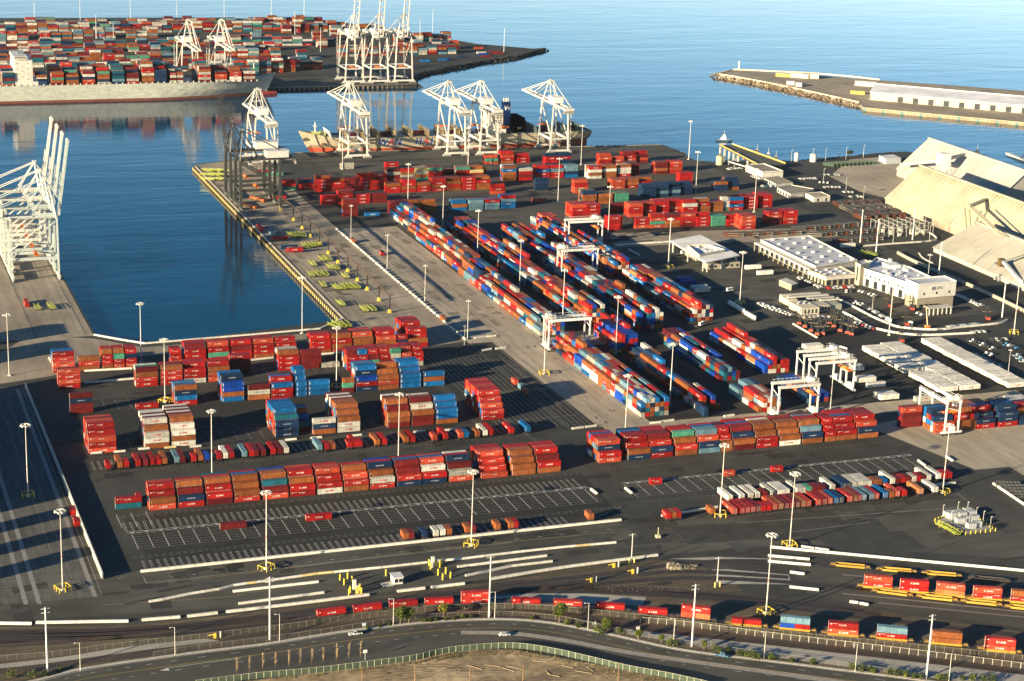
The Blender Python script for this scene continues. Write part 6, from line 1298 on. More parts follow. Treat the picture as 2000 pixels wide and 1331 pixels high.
# ------------------------------------------------------------------ vehicles
def car_proto(name, cat, L, W_, H_, col, pick=False):
    T = thing(name, '', cat); ps = []; h = L/2; w2 = W_/2
    b = MB(); b.hexa([(-h, -w2, .35), (h, -w2, .35), (h, w2, .35), (-h, w2, .35)], [(-h*.97, -w2*.96, .95), (h*.97, -w2*.96, .86), (h*.97, w2*.96, .86), (-h*.97, w2*.96, .95)], col)
    c0, c1 = (-.25, .55) if pick else (-.75, .45)
    b.hexa([(c0*h, -w2*.9, .95), (c1*h, -w2*.9, .92), (c1*h, w2*.9, .92), (c0*h, w2*.9, .95)], [((c0+.10)*h, -w2*.75, H_), ((c1-.22)*h, -w2*.75, H_), ((c1-.22)*h, w2*.75, H_), ((c0+.10)*h, w2*.75, H_)], col)
    if pick: b.box(-h*.94, c0*h-.05, -w2*.82, w2*.82, .955, 1.0, (.03, .03, .03))
    bd = b.build('body', m_paint, T); ps.append(bd)
    b = MB()
    b.hexa([(c1*h-.28, -w2*.78, 1.02), (c1*h-.02, -w2*.78, 1.0), (c1*h-.02, w2*.78, 1.0), (c1*h-.28, w2*.78, 1.02)], [((c1-.2)*h-.16, -w2*.68, H_-.08), ((c1-.2)*h+.06, -w2*.68, H_-.08), ((c1-.2)*h+.06, w2*.68, H_-.08), ((c1-.2)*h-.16, w2*.68, H_-.08)], (.02, .03, .04))
    for s in (-1, 1):
        y0, y1 = sorted((s*w2*.86, s*w2*.90)); b.box((c0+.16)*h, (c1-.24)*h, y0, y1, 1.02, H_-.14, (.02, .03, .04))
    ps.append(b.build('windows', m_glass, T))
    for sx in (-.62, .62):
        for s in (-1, 1): b = MB(); b.cyl((sx*h, s*w2-.12*(s > 0)-.0, .34), (sx*h, s*w2+.12*(s < 0), .34), .36, n=12, col=(.02, .02, .02)); ps.append(b.build('wheel', m_rubber, T))
    KIDS[T.name] = ps; return T
CC = dict(white=(.48, .48, .46), silver=(.42, .44, .46), black=(.03, .03, .035), red=(.42, .03, .02), blue=(.03, .12, .22))
CP = {k: car_proto('parked_car', 'car', 4.7, 1.85, 1.48, v) for k, v in CC.items()}
PP = {k: car_proto('pickup_truck', 'pickup', 5.6, 2.0, 1.85, v, True) for k, v in CC.items()}
def place(P, px, py, rz, lb, g=None): p = at(px, py); return dup(P, (p.x, p.y, .03), rz, lb, g)
place(PP['white'], 694, 1240, PI*1.0+.33-.3, 'white pickup driving on the road beside the tracks'); place(CP['silver'], 985, 1242, -.1, 'silver car driving on the road at the bend'); place(PP['blue'], 1410, 1282, -.75, 'blue pickup driving on the road at the right')
rc = random.Random(33)
for (x0, y0, x1, y1, n, rz, nm, kinds) in (
  (1560, 543, 1606, 564, 13, .5, 'the slanting row by the workshop', ('white', 'silver', 'black', 'white')), (1615, 565, 1668, 562, 8, 1.4, 'the row before the garage doors', ('red', 'silver', 'white', 'white')), (1482, 594, 1550, 618, 11, 1.2, 'the row left of the low offices', ('white', 'white', 'silver')),
  (1565, 621, 1621, 620, 7, 1.4, 'the row before the low offices', ('white', 'white', 'white')), (1677, 569, 1716, 582, 7, 1.2, 'the row before the office hall', ('white', 'silver', 'black')), (1668, 592, 1688, 598, 3, .6, 'the group behind the curved barrier', ('silver', 'white')), (1669, 631, 1712, 645, 8, .9, 'the row along the outer curved barrier', ('white', 'white', 'red')),
  (1891, 664, 1942, 684, 9, .7, 'the dark row in the right car park', ('black', 'silver', 'black')), (1922, 691, 1941, 697, 4, .7, 'the pale group in the right car park', ('silver', 'white')), (1934, 666, 1966, 664, 3, .2, 'the spread cars in the right car park', ('black', 'white')), (1868, 577, 1918, 600, 7, .9, 'the row behind the sign block', ('white', 'white')), (1985, 695, 2000, 709, 2, .3, 'the pair at the right edge', ('silver', 'blue')),
  (1560, 351, 1595, 350, 10, 1.0, 'the first far car park row', ('white', 'white', 'silver')), (1597, 357, 1620, 359, 7, .8, 'the second far car park row', ('white', 'silver')), (1606, 367, 1642, 367, 6, .6, 'the third far car park row', ('white', 'silver')), (1644, 377, 1668, 377, 5, .6, 'the fourth far car park row', ('white', 'white')), (1657, 386, 1685, 386, 5, .6, 'the fifth far car park row', ('white', 'black', 'white')),
  (1485, 366, 1515, 366, 5, 1.0, 'the shaded row behind the navy stacks', ('silver', 'blue')), (1745, 404, 1800, 428, 6, -1.4, 'the row along the cream shed', ('white', 'red', 'silver', 'white')), (1850, 641, 1915, 634, 6, .3, 'the row before the sign block', ('white', 'silver', 'blue')), (1895, 651, 1925, 649, 4, .2, 'the short row inside the car park entry', ('silver', 'white')),
  (1420, 332, 1450, 330, 3, .4, 'the dock cars beside the tank', ('white', 'silver')), (1600, 343, 1640, 343, 8, .4, 'the dark row behind the far car park', ('black', 'silver', 'white')), (1470, 345, 1488, 352, 4, .4, 'the row left of the tan roofed office', ('white', 'silver')), (1685, 407, 1740, 409, 9, .4, 'the row behind the frame bundles', ('silver', 'white', 'black')),
  (1700, 605, 1728, 622, 6, .4, 'the row inside the inner curved barrier', ('silver', 'black', 'white')), (1530, 590, 1552, 586, 4, .4, 'the short row behind the low offices', ('silver', 'white')), (1955, 671, 1990, 683, 6, .4, 'the far row of the right car park', ('black', 'blue', 'silver')), (1900, 692, 1960, 722, 8, .4, 'the lower row of the right car park', ('black', 'silver', 'black', 'white')), (1490, 598, 1530, 612, 8, .4, 'the second row left of the low offices', ('silver', 'white')),
  (1640, 570, 1665, 572, 4, .4, 'the second row before the garage doors', ('black', 'white')), (1790, 612, 1806, 618, 3, .4, 'the row left of the office porch', ('white', 'silver'))):
    _a, _c = at(x0, y0), at(x1, y1); _d = _c-_a; n = max(2, min(n+3, int(_d.length/2.9))); rz = math.atan2(_d.y, _d.x)+PI/2+(.0 if n % 2 else .15)
    for k in range(n):
        t = (k+.5)/n; kd = kinds[k % len(kinds)]; P_ = (PP if rc.random() < .3 else CP)[kd]
        place(P_, x0+(x1-x0)*t+rc.uniform(-.5, .5), y0+(y1-y0)*t+rc.uniform(-.4, .4), rz, '%s %s, %s from left in %s' % (kd, 'pickup' if P_ in PP.values() else 'car', ordn(k), nm), 'vehicles parked around the buildings')
def tractor():
    T = thing('yard_tractor', '', 'yard tractor'); ps = []; b = MB(); b.box(-2.6, 2.2, -.9, .9, .6, 1.0, (.1, .1, .1)); b.box(.3, 2.4, -1.15, .5, 1.0, 3.1, (.72, .71, .66)); b.box(1.2, 2.5, -1.1, 1.15, 1.0, 1.7, (.7, .68, .6)); ps.append(b.build('cab', m_paint, T))
    b = MB(); b.box(2.41, 2.44, -1.05, .4, 1.9, 2.9, (.02, .03, .04)); b.box(.5, 2.2, -1.19, -1.16, 1.9, 2.9, (.02, .03, .04)); ps.append(b.build('windows', m_glass, T))
    b = MB()
    for x in (-1.7, 1.6):
        for s in (-1, 1): b.cyl((x, s*.8, .5), (x, s*1.2, .5), .52, n=10, col=(.02, .02, .02))
    ps.append(b.build('wheels', m_rubber, T)); KIDS[T.name] = ps; return T
yt = tractor()
for (x0, y0, x1, y1, n, rz, nm) in ((1423, 597, 1452, 614, 11, 1.2, 'the slanting line below the lamp mast'), (1455, 617, 1474, 628, 7, 1.2, 'the bright group below the lamp mast'), (1362, 640, 1372, 636, 2, .3, 'the pair at the crossing lane'), (1326, 498, 1332, 499, 1, .3, 'the shade of the canopy'), (1415, 572, 1428, 570, 2, .2, 'the yard before the canopy'), (1730, 628, 1740, 634, 2, 1.2, 'the kerb before the office hall'), (1770, 637, 1782, 638, 2, 1.3, 'the space by the curved barrier')):
    for k in range(n): t = (k+.5)/n; place(yt, x0+(x1-x0)*t, y0+(y1-y0)*t, rz, 'white yard tractor, %s from left in %s' % (ordn(k), nm), 'white yard tractors')
def handler():
    T = thing('container_handler', '', 'container handler'); ps = []; b = MB(); b.box(-3.2, 2.4, -1.2, 1.2, .8, 1.9, (.25, .04, .025)); b.box(-3.6, -1.8, -1.4, 1.4, .9, 2.4, (.36, .07, .04)); ps.append(b.build('body', m_paint, T))
    b = MB(); b.box(-1.2, .8, -.8, .8, 2.2, 4.0, (.10, .10, .10)); ps.append(b.build('cab', m_glass, T))
    b = MB()
    for s in (-1, 1): b.box(2.6, 3.1, s*.8-.2, s*.8+.2, .6, 9.5, (.03, .03, .03))
    for z in (2, 5, 9.2): b.box(2.65, 3.05, -.6, .6, z, z+.4, (.03, .03, .03))
    b.box(3.15, 3.6, -3, 3, 4.6, 5.0, (.16, .12, .06)); ps.append(b.build('mast', m_paint, T))
    b = MB()
    for x in (-2.4, 1.9):
        for s in (-1, 1): b.cyl((x, s*1.1, .8), (x, s*1.9, .8), .82, n=12, col=(.02, .02, .02))
    ps.append(b.build('wheels', m_rubber, T)); KIDS[T.name] = ps; return T
hn = handler()
for k, (x, y) in enumerate(((1562, 634), (1573, 640), (1585, 648), (1597, 655), (1608, 654), (1622, 634), (1630, 640), (1642, 648), (1656, 652), (1664, 655), (1760, 668), (1737, 600), (1770, 636), (1928, 625), (1780, 606))): place(hn, x, y, .9 if k < 10 else 1.2, 'red container handler with black mast, %s from left near the offices' % ordn(k), 'red container handlers')
o_ = at(1811, 641); T = thing('boom_lift', 'orange boom lift reaching up before the office porch', 'boom lift', o_); b = MB(); b.box(-1.6, 1.6, -1.1, 1.1, .5, 1.8, (.65, .22, .05)); b.build('chassis', m_paint, T); b = MB(); b.bar((0, 0, 1.6), (-1.5, 1, 13), .5, .5, (.6, .45, .3)); b.bar((-1.5, 1, 13), (-2.6, 1, 15), .4, .4, (.6, .2, .06)); b.build('boom', m_paint, T)
for k_ in list(CP.values())+list(PP.values())+[yt, hn]: drop(k_)
# orange spreaders under the dark cranes
for k, (x, y) in enumerate(((487, 405), (504, 392))):
    p = at(x, y); T = thing('spare_spreader', ('left' if k == 0 else 'right')+' orange spreader frame lying under the dark cranes', 'spreader', p, 2.0); b = MB()
    for s in (-1, 1): b.box(-9, 9, s*1.2-.25, s*1.2+.25, 1.0, 1.8, (.6, .13, .03))
    for j in range(6): b.box(-9+j*3.5, -8.5+j*3.5, -1.2, 1.2, 1.0, 1.7, (.6, .13, .03))
    b.build('frame', m_paint, T); b = MB(); b.box(-9, -8.4, -1.6, 1.6, 0, 2.2, (.5, .1, .03)); b.box(8.4, 9, -1.6, 1.6, 0, 2.2, (.5, .1, .03)); b.build('end_frame', m_paint, T)
# overhead bus bar on the apron
A_ = at(573, 431); T = thing('overhead_power_rail', 'rust brown overhead rail on black poles with yellow feet', 'overhead rail', A_); PB = [(548, 412), (573, 431), (590, 447), (606, 463), (624, 479), (641, 496), (660, 514), (679, 531), (698, 549), (717, 567), (740, 588), (761, 611)]; pp = [at(*p)-A_ for p in PB]
for i, p in enumerate(pp):
    b = MB(); b.box(p.x-.35, p.x+.35, p.y-.35, p.y+.35, 2.4, 11.6, (.03, .025, .02)); b.build('pole', m_paint, T)
    b = MB(); b.hexa([(p.x-1.1, p.y-1.1, 0), (p.x+1.1, p.y-1.1, 0), (p.x+1.1, p.y+1.1, 0), (p.x-1.1, p.y+1.1, 0)], [(p.x-.5, p.y-.5, 2.4), (p.x+.5, p.y-.5, 2.4), (p.x+.5, p.y+.5, 2.4), (p.x-.5, p.y+.5, 2.4)], (.60, .46, .06)); b.build('foot', m_paint, T)
    if i: a = pp[i-1]; b = MB(); b.bar((a.x, a.y, 11.3), (p.x, p.y, 11.3), .8, .8, (.10, .055, .03)); b.build('rail', m_paint, T)
# ------------------------------------------------------------------ inspection lanes and the cabinet island
def bollard(px, py, h, lb, g, r_=.22):
    p = at(px, py); b = MB(); b.cyl((0, 0, 0), (0, 0, h), r_, r_, 10, (.66, .54, .05)); b.cyl((0, 0, h), (0, 0, h+.12), r_, r_*.5, 10, (.66, .54, .05)); o = b.build('bollard', m_paint); o.location = p; tag(o, lb, 'bollard', g)
BL = [(664, 1134), (679, 1131), (672, 1143), (687.6, 1138), (681.5, 1163), (684, 1158), (703, 1153), (706, 1161), (838, 1105), (841, 1112), (859, 1109), (862, 1104), (753.7, 1125), (772, 1140), (785, 1139), (855.7, 1124), (870.7, 1121), (864.6, 1133), (879.8, 1129.4)]
for k, (x, y) in enumerate(BL): bollard(x, y, 2.9, 'tall yellow bollard, %s on the list of inspection lane bollards' % ordn(k) if False else 'tall yellow bollard %s' % ('of the left portal group, ' + ordn(k) if k < 8 else ('of the upper right group, '+ordn(k-8) if k < 12 else ('around the white booth, '+ordn(k-12) if k < 15 else 'of the lower right group, '+ordn(k-15)))), 'yellow bollards of the inspection lanes', .34)
for k, (x, y, h, cc) in enumerate(((692, 1151, 4.2, (.55, .53, .48)), (698, 1160, 3.6, (.62, .48, .12)), (845, 1109, 5, (.6, .58, .52)), (852, 1107, 3.4, (.62, .52, .2)))):
    p = at(x, y); T = thing('lane_kiosk', ('grey', 'yellowish', 'tall pale', 'short cream')[k]+' card reader pillar in the inspection lanes', 'kiosk', p); b = MB(); b.box(-.7, .7, -.5, .5, 0, h, cc); b.build('cabinet', m_wall, T); b = MB(); b.box(-.8, .8, -.6, .6, h, h+.15, (.6, .6, .58)); b.build('cap', m_wall, T)
p = at(776, 1140); T = thing('inspection_booth', 'white booth with a striped ramp in the inspection lanes', 'booth', p); b = MB(); b.box(-2, 2, -1.6, 3.4, .3, 3.4, (.66, .65, .6)); wl = b.build('wall', m_wall, T); b = MB(); b.box(-2.4, 2.4, -2, 3.8, 3.4, 3.7, (.66, .67, .68)); b.build('roof', m_roof, T); facade(wl, (-2, -1.6), (2, -1.6), 1.2, 2.8, 2, .7, name='window', M=m_glass, each=False); b = MB(); b.box(-7, -2.2, -2, 2, .02, .3, (.4, .4, .38)); b.build('ramp', m_wall, T)
p = at(1285, 1050); b = MB(); b.box(-1, 1, -1, 1, 0, 1.2, (.5, .46, .3)); b.cyl((0, 0, 1.2), (0, 0, 5), .15, .12, 6, (.6, .57, .3)); o = b.build('marker_post', m_barrier); o.location = p; tag(o, 'short post on a yellow concrete block in the open asphalt', 'post')
isl = [(1826, 1019), (1886, 1045), (1944, 1038), (1880, 998)]; sheet('cabinet_island', isl, .25, m_concL)
I_ = [at(*p) for p in isl]; n_ = 0
for i in range(4):
    m_ = int((I_[(i+1) % 4]-I_[i]).length/2.4)
    for j in range(m_):
        p = I_[i].lerp(I_[(i+1) % 4], j/m_); b = MB(); b.cyl((0, 0, 0), (0, 0, 1.7), .26, .26, 8, (.66, .50, .04)); o = b.build('bollard', m_paint); o.location = p; tag(o, 'short yellow bollard around the cabinet island, %s clockwise from its left corner' % ordn(n_), 'bollard', 'bollards around the cabinet island'); n_ += 1
for k, (x, y) in enumerate(((1851, 1010), (1859, 1013), (1870, 1009), (1878, 1012), (1889, 1005), (1896, 1009), (1874, 1023), (1884, 1020), (1902, 1018), (1896, 1033), (1907, 1030))):
    p = at(x, y); T = thing('equipment_cabinet', 'grey steel cabinet on the bollard island, %s from the left' % ordn(k), 'cabinet', p, 0, 'grey cabinets on the bollard island'); b = MB(); b.box(-2.2, 2.2, -1.3, 1.3, .25, 3.1, (.36, .38, .39)); b.build('housing', m_wall, T); b = MB()
    for j in range(5): b.box(-2+j*.85, -1.3+j*.85, -1.34, -1.3, .6, 2.8, (.42, .44, .46))
    b.build('door', m_wall, T)
for k, (x, y) in enumerate(((1841, 1008), (1857, 1020), (1870, 1002), (1889, 1002), (1906, 1013), (1920, 1020), (1934, 1031), (1885, 1034))):
    p = at(x, y); pole('lamp_post', 'small lamp post on the bollard island, %s from the left' % ordn(k), 'lamp post', p.x, p.y, 5.5, .12, (.6, .6, .55), 'small lamps on the bollard island', 0, .6)
# ------------------------------------------------------------------ fences
def alpha_mat(name, col, a):
    M = bpy.data.materials.new(name); M.use_nodes = True; P = M.node_tree.nodes['Principled BSDF']; P.inputs['Base Color'].default_value = (*col, 1); P.inputs['Alpha'].default_value = a; P.inputs['Roughness'].default_value = .8; return M
m_mesh = alpha_mat('chain_link', (.16, .15, .12), .16); m_green = alpha_mat('green_screen', (.05, .075, .05), .82)
def fence(label, L, h, step, mp, pc, pw, screen):
    P = smooth([at(*p) for p in L], 5); o = P[0]; T = thing('fence', label, 'fence', (o.x, o.y, 0)); P = [p-o for p in P]
    b = MB()
    for i in range(len(P)-1): a, c = P[i], P[i+1]; b.face([(a.x, a.y, .1), (c.x, c.y, .1), (c.x, c.y, h*.97), (a.x, a.y, h*.97)], (.1, .1, .1))
    b.build('panel', mp, T); b = MB()
    for i in range(len(P)-1): a, c = P[i], P[i+1]; b.bar((a.x, a.y, h), (c.x, c.y, h), .08, .08, pc)
    b.build('top_rail', m_paint, T)
    tot = sum((P[i+1]-P[i]).length for i in range(len(P)-1)); n = min(100, int(tot/step)); stp = tot/n; acc = 0; nx = 0; cnt = 0
    mb = MB(); mb.box(-pw, pw, -pw, pw, 0, h+.1, pc); o1 = mb.build('post', m_paint, T); me = o1.data; bpy.data.objects.remove(o1)
    for i in range(len(P)-1):
        d = (P[i+1]-P[i]).length
        while nx <= acc+d and cnt < 100:
            q = P[i].lerp(P[i+1], (nx-acc)/d); k = bpy.data.objects.new('post', me); COL.objects.link(k); k.parent = T; k.location = q; nx += stp; cnt += 1
        acc += d
PG = (.45, .47, .36)
GF = [(x, y) for x, y in NEAR[1:-1]]; GF = [(383, 1341), (500, 1326), (602, 1317), (704, 1305), (807, 1291), (858, 1279), (909, 1272), (1000, 1267), (1077, 1277), (1153, 1294), (1230, 1312), (1307, 1326), (1383, 1343)]
fence('green screened fence curving along the near side of the road', GF, 2.6, 2.9, m_green, PG, .09, True)
fence('chain link fence between the near train and the road, left part', [(-20, 1293), (110, 1283), (230, 1267), (400, 1248), (560, 1229), (700, 1209), (870, 1192), (1000, 1189), (1080, 1193)], 2.4, 3.4, m_mesh, (.24, .22, .18), .045, False)
fence('chain link fence before the near train, right part', [(1080, 1193), (1150, 1200), (1300, 1216), (1440, 1233), (1700, 1260), (1900, 1280), (2030, 1295)], 2.4, 3.4, m_mesh, (.28, .26, .21), .05, False)
fence('pale mesh fence of the lot below the tracks', [(1250, 1217), (1330, 1224), (1500, 1246), (1660, 1265), (1850, 1288), (2030, 1311)], 2.6, 3.6, m_mesh, (.55, .52, .44), .09, False)
fence('chain link fence close behind the roadside shrubs', [(300, 1283), (383, 1270), (500, 1256), (640, 1237), (760, 1217), (880, 1206), (1000, 1204), (1100, 1214), (1230, 1241), (1400, 1270), (1600, 1297), (1750, 1318)], 2.2, 4.5, m_mesh, (.24, .22, .18), .045, False)
# ------------------------------------------------------------------ trees, shrubs
def crown(b, c, rx, rz_, n, s, r, cols):
    for _ in range(n):
        while True:
            v = Vector((r.uniform(-1, 1), r.uniform(-1, 1), r.uniform(-1, 1)))
            if .25 < v.length < 1: break
        wob = 1+.22*math.sin(v.x*5+c[0])*math.cos(v.y*4+c[1]); p = Vector((c[0]+v.x*rx*wob, c[1]+v.y*rx*wob, c[2]+v.z*rz_)); a = Vector((r.uniform(-1, 1), r.uniform(-1, 1), r.uniform(-.6, .6))).normalized()*s*r.uniform(.6, 1.3); q = a.cross(Vector((r.uniform(-1, 1), r.uniform(-1, 1), 1))).normalized()*s*r.uniform(.5, 1)
        b.face([p-a-q*.5, p+a*.2-q, p+a+q*.4, p-a*.2+q], cols[r.randrange(len(cols))])
def tree(px, py, h, w, label, group, cols, seed, name='tree', clumps=10):
    r = random.Random(seed); p = at(px, py); T = thing(name, label, 'tree', p, 0, group); b = MB(); th = h*.45
    b.cyl((0, 0, 0), (r.uniform(-.2, .2), 0, th), .16+h*.012, .10, 7, (.16, .11, .07))
    for k in range(5): a = r.uniform(0, 6.28); b.cyl((0, 0, th*.8), (math.cos(a)*w*.28, math.sin(a)*w*.28, h*.72), .09, .04, 5, (.16, .11, .07))
    b.build('trunk', m_wall, T); b = MB()
    for k in range(clumps):
        a = r.uniform(0, 6.28); d = r.uniform(.1, .30)*w; crown(b, (math.cos(a)*d, math.sin(a)*d, h*r.uniform(.52, .84)), w*r.uniform(.24, .34), h*.19, 170, .34, r, cols)
    b.build('crown', m_leaf, T)
G1 = [(.075, .10, .018), (.10, .13, .02), (.05, .075, .015), (.14, .15, .03)]; G2 = [(.26, .22, .03), (.17, .15, .03), (.12, .12, .02)]; G3 = [(.035, .055, .018), (.05, .07, .02), (.07, .09, .02)]
for k, a in enumerate(((1092, 1217, 8.5, 7.5, 'big round green tree at the road bend'), (782, 1220, 8.5, 6, 'larger of two joined trees beside the street lamp'), (798, 1218, 7, 4.5, 'smaller of two joined trees beside the street lamp'), (1186, 1238, 6.8, 5.2, 'bushy green tree right of the street lamp'), (1247, 1250, 4.5, 3.0, 'small palm like tree beside the pale sign'), (1211, 1243, 4, 2.4, 'slim young tree left of the palm like tree'), (1291, 1256, 4, 2.0, 'thin young tree left of the second lamp'), (1375, 1269, 4, 1.8, 'thin young tree right of the white pole'))): tree(*a[:4], a[4], 'roadside trees', G1, 50+k)
tree(866, 1208, 7, 4.6, 'yellow green tree at the top of the road curve', 'roadside trees', G2, 70); tree(1675-15, 306, 6, 7, 'round tree on the shore beside the tanks', None, G3, 71)
sh = [(1309, 1262, 4), (1322, 1262, 4), (1396, 1274, 4.2), (1408, 1277, 3.2), (1418, 1276, 3.6), (1448, 1282, 3.6), (1461, 1283, 2.8), (1471, 1288, 4.4), (1481, 1290, 4.6), (1505, 1289, 3.4), (1545, 1295, 3), (1587, 1299, 3.2), (1664, 1310, 4.4), (1685, 1311, 3.8), (1699, 1313, 3), (1708, 1315, 2.4), (1738, 1317, 3.4), (1752, 1321, 3.8), (1768, 1321, 3.4), (1786, 1325, 3), (1797, 1326, 3), (1834, 1328, 3), (1847, 1329, 3.6), (1880, 1330, 2.8), (1900, 1331, 4.2), (1920, 1333, 4.2), (1940, 1334, 4.4), (1107, 1222, 3.4), (1130, 1227, 3), (1176, 1240, 3.2), (1165, 1234, 3.6), (828, 1216, 2.4), (840, 1215, 1.8), (851, 1214, 1.8), (872, 1212, 2), (886, 1211, 2), (903, 1209, 2.4), (921, 1208, 2), (1037, 1210, 2.2), (25, 1326, 5), (62, 1324, 4.6), (88, 1322, 3), (118, 1311, 1.8), (760, 1222, 1.8), (740, 1226, 1.8), (720, 1229, 2.0)]
for k, (x, y, s_) in enumerate(sh):
    r = random.Random(200+k); p = at(x, y); b = MB()
    for j in range(3): crown(b, (r.uniform(-.25, .25)*s_, r.uniform(-.2, .2)*s_, s_*.42), s_*.38, s_*.38, 85, .28, r, G3 if k % 3 else G1)
    o = b.build('shrub', m_leaf); o.location = p; tag(o, 'roadside shrub, %s in the %s part of the planting strip' % (ordn(k % 20), ('middle' if k < 20 else ('right' if k < 40 else 'left'))), 'shrub', 'roadside shrubs')
for k, (x, y) in enumerate(((462, 1316), (487, 1313), (513, 1309), (538, 1306), (564, 1303), (586, 1300), (609, 1297), (631, 1295), (657, 1291), (681, 1288), (704, 1285))):
    r = random.Random(k); p = at(x, y-1.5); T = thing('bare_poplar', 'slender bare brown poplar, %s from left behind the green fence' % ordn(k), 'tree', p, 0, 'bare poplars along the road'); b = MB(); b.cyl((0, 0, 0), (0, 0, 6.2), .07, .02, 5, (.26, .17, .09)); b.build('trunk', m_wall, T); b = MB()
    for j in range(60): z = r.uniform(.9, 6.2); a = r.uniform(0, 6.28); q = Vector((0, 0, z)); e = q+Vector((math.cos(a)*.75, math.sin(a)*.75, .85))*r.uniform(.5, 1.15); n0 = Vector((-math.sin(a), math.cos(a), 0))*.05; b.face([q-n0, q+n0, e+n0, e-n0], (.50, .36, .19))
    b.build('twigs', m_leaf, T)
r = random.Random(9); b = MB(); P = smooth([at(x+(0 if x < 800 else -2), y+(6 if x > 950 else 4.5)) for x, y in GF], 8)     # shrub band inside the fence
for i in range(len(P)-1):
    d = (P[i+1]-P[i]); L = d.length; n = max(1, int(L/1.9)); dn = d.normalized(); nn = Vector((dn.y, -dn.x, 0))
    for j in range(n):
        for row in ((0.6, 3.0) if P[i].x > -110 else (0.6,)):
            if r.random() < (.93 if P[i].x > -110 else .7): c_ = P[i]+d*(j/n)+nn*(row+r.uniform(-.3, .3)); crown(b, (c_.x, c_.y, .55), .8, .7, 26, .2, r, [(.10, .09, .03), (.14, .11, .05), (.07, .08, .025), (.22, .17, .07)])
o = b.build('low_shrubs', m_leaf); o['kind'] = 'stuff'
b = MB()
for i in range(len(P)-1): pass
ribbon(b, smooth([at(*p) for p in GF], 4), 2.6, .075, (.06, .085, .03), off=2.4); o = b.build('grass_verge', m_leaf); o['kind'] = 'stuff'
b = MB(); r = random.Random(14)                       # gravel and rubble in the rail triangle, debris on the bare ground
for x0, x1, y0, y1, n, s_, col in ((1040, 1390, 1108, 1128, 300, .2, (.08, .07, .055)), (1160, 1400, 1146, 1156, 300, .2, (.11, .095, .07)), (1305, 1330, 1103, 1112, 60, .9, (.30, .26, .19)), (1330, 1360, 1104, 1112, 60, .6, (.2, .17, .12))):
    for _ in range(n):
        p = at(r.uniform(x0, x1), r.uniform(y0, y1)); k = s_*r.uniform(.5, 1.5); b.hexa([(p.x-k, p.y-k, 0), (p.x+k, p.y-k*.8, 0), (p.x+k*.9, p.y+k, 0), (p.x-k*.7, p.y+k, 0)], [(p.x-k*.3, p.y-k*.3, k), (p.x+k*.4, p.y-k*.3, k*.9), (p.x+k*.3, p.y+k*.3, k), (p.x-k*.3, p.y+k*.2, k*.8)], col)
o = b.build('rubble', m_wall); o['kind'] = 'stuff'
m_grav = mat('gravel', .95, (.10, .085, .06), [(.06, .55, 1.3, (.4, 1.5, 1)), (1.2, .7, 1.3, U1)], spec=.2)
sheet('gravel', [(1050, 1118), (1180, 1102), (1310, 1096), (1390, 1112), (1400, 1128), (1200, 1128), (1060, 1136)], .045, m_grav); sheet('gravel', [(1170, 1146), (1260, 1143), (1400, 1147), (1410, 1162), (1280, 1160), (1160, 1152)], .045, m_grav)
b = MB()
for k in range(10):
    x = 900+r.uniform(0, 260); y = 1290+r.uniform(0, 30); a = at(x, y); c_ = at(x+r.uniform(12, 46), y+r.uniform(2, 12)); b.bar((a.x, a.y, .15), (c_.x, c_.y, .2), .2, .2, (.27, .21, .14))
for k in range(22):
    x = r.uniform(640, 1280); y = 1318+r.uniform(-20, 12); P = smooth([at(x+j*r.uniform(26, 44), y+(j-1)**2*r.uniform(-3, 3)) for j in range(4)], 5); P = [p for p in P if pr(p)[1] > 1288+abs(pr(p)[0]-950)*.10]
    if len(P) > 2: ribbon(b, P, .5, .034+.0006*k, (.17, .125, .075)); ribbon(b, P, .5, .0343+.0006*k, (.17, .125, .075), off=2.0)
o = b.build('scattered_poles', m_wall); o['kind'] = 'stuff'
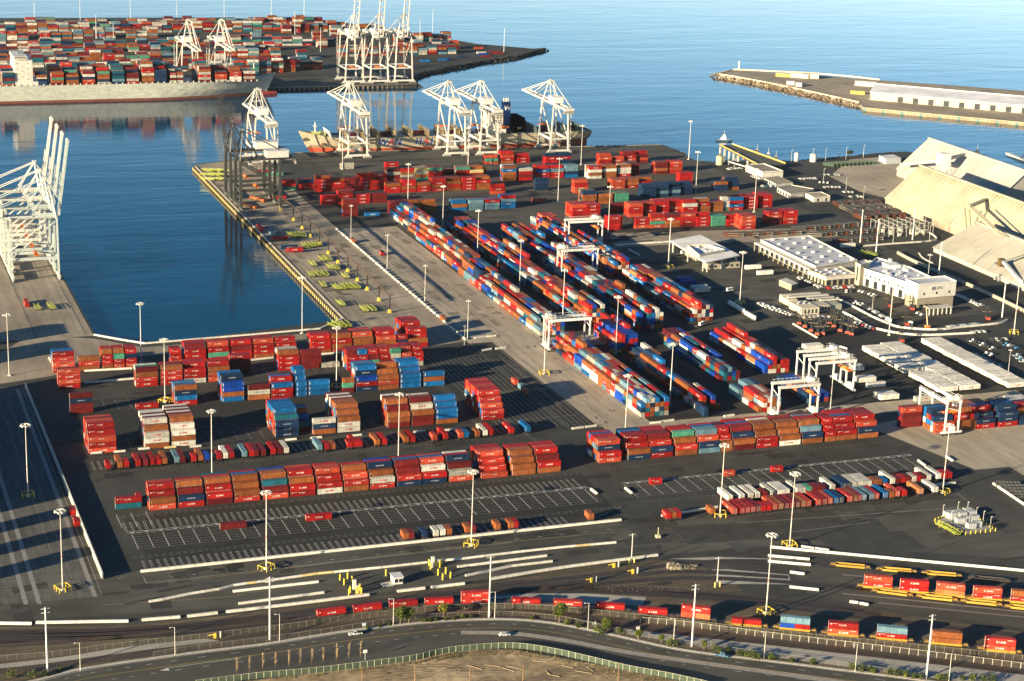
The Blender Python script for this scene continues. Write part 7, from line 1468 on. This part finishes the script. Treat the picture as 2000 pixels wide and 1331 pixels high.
for k, (x, y) in enumerate(((707, 1334), (810, 1330), (917, 1336), (1021, 1331), (1207, 1330))): p = at(x, y); pole('wooden_post', 'wooden post on the bare ground, %s from left' % ordn(k), 'post', p.x, p.y, 7, .14, (.34, .20, .09), 'wooden posts on the bare ground')
for px, py, h, lb, cc in ((711, 1233, 3.6, 'small blue and white sign post beside the white pickup', (.45, .55, .62)), (1160, 1226, 2.6, 'white round sign beside the roadside shrubs', (.7, .68, .6)), (1245, 1246, 5, 'leaning white board on the shaded lot', (.6, .6, .56)), (713, 1290, 4.5, 'white board on a post in the green fence line', (.6, .6, .56))):
    p = at(px, py); T = thing('roadside_sign', lb, 'sign', p); b = MB(); b.cyl((0, 0, 0), (0, 0, h), .08, .08, 6, (.5, .5, .46)); b.build('post', m_paint, T); b = MB(); b.box(-.8, .8, -.06, .06, h-1.3, h, cc); b.build('panel', m_paint, T)
for px, py, lb in ((1199, 1109, 'upper yellow switch stand in the track fan'), (1236, 1121, 'middle yellow switch stand in the track fan'), (1155, 1138, 'lower yellow switch stand in the track fan'), (420, 1247, 'yellow buffer frame beside the path by the tracks')):
    p = at(px, py); T = thing('switch_stand', lb, 'switch stand', p); b = MB(); b.box(-.5, .5, -.3, .3, 0, 2.2, (.62, .45, .05)); b.build('box', m_paint, T); b = MB(); b.bar((.2, 0, 1.8), (-2.6, 0, 1.6), .35, .35, (.62, .45, .05)); b.bar((2.2, 0, 0), (2.2, 0, 2.8), .4, .4, (.7, .68, .6)); b.build('arm', m_paint, T)
finish_containers()
# ------------------------------------------------------------------ air
HZ = True
if HZ:
    b = MB(); b.box(-1400, 1900, -980, 3300, -12, 352, (.5, .5, .5)); M = bpy.data.materials.new('haze'); M.use_nodes = True; n = M.node_tree.nodes; n.remove(n['Principled BSDF'])
    v = n.new('ShaderNodeVolumePrincipled'); v.inputs['Color'].default_value = (.66, .86, 1, 1); v.inputs['Density'].default_value = .000008; v.inputs['Anisotropy'].default_value = .2
    M.node_tree.links.new(v.outputs[0], n['Material Output'].inputs['Volume']); o = b.build('haze', M); o['kind'] = 'stuff'
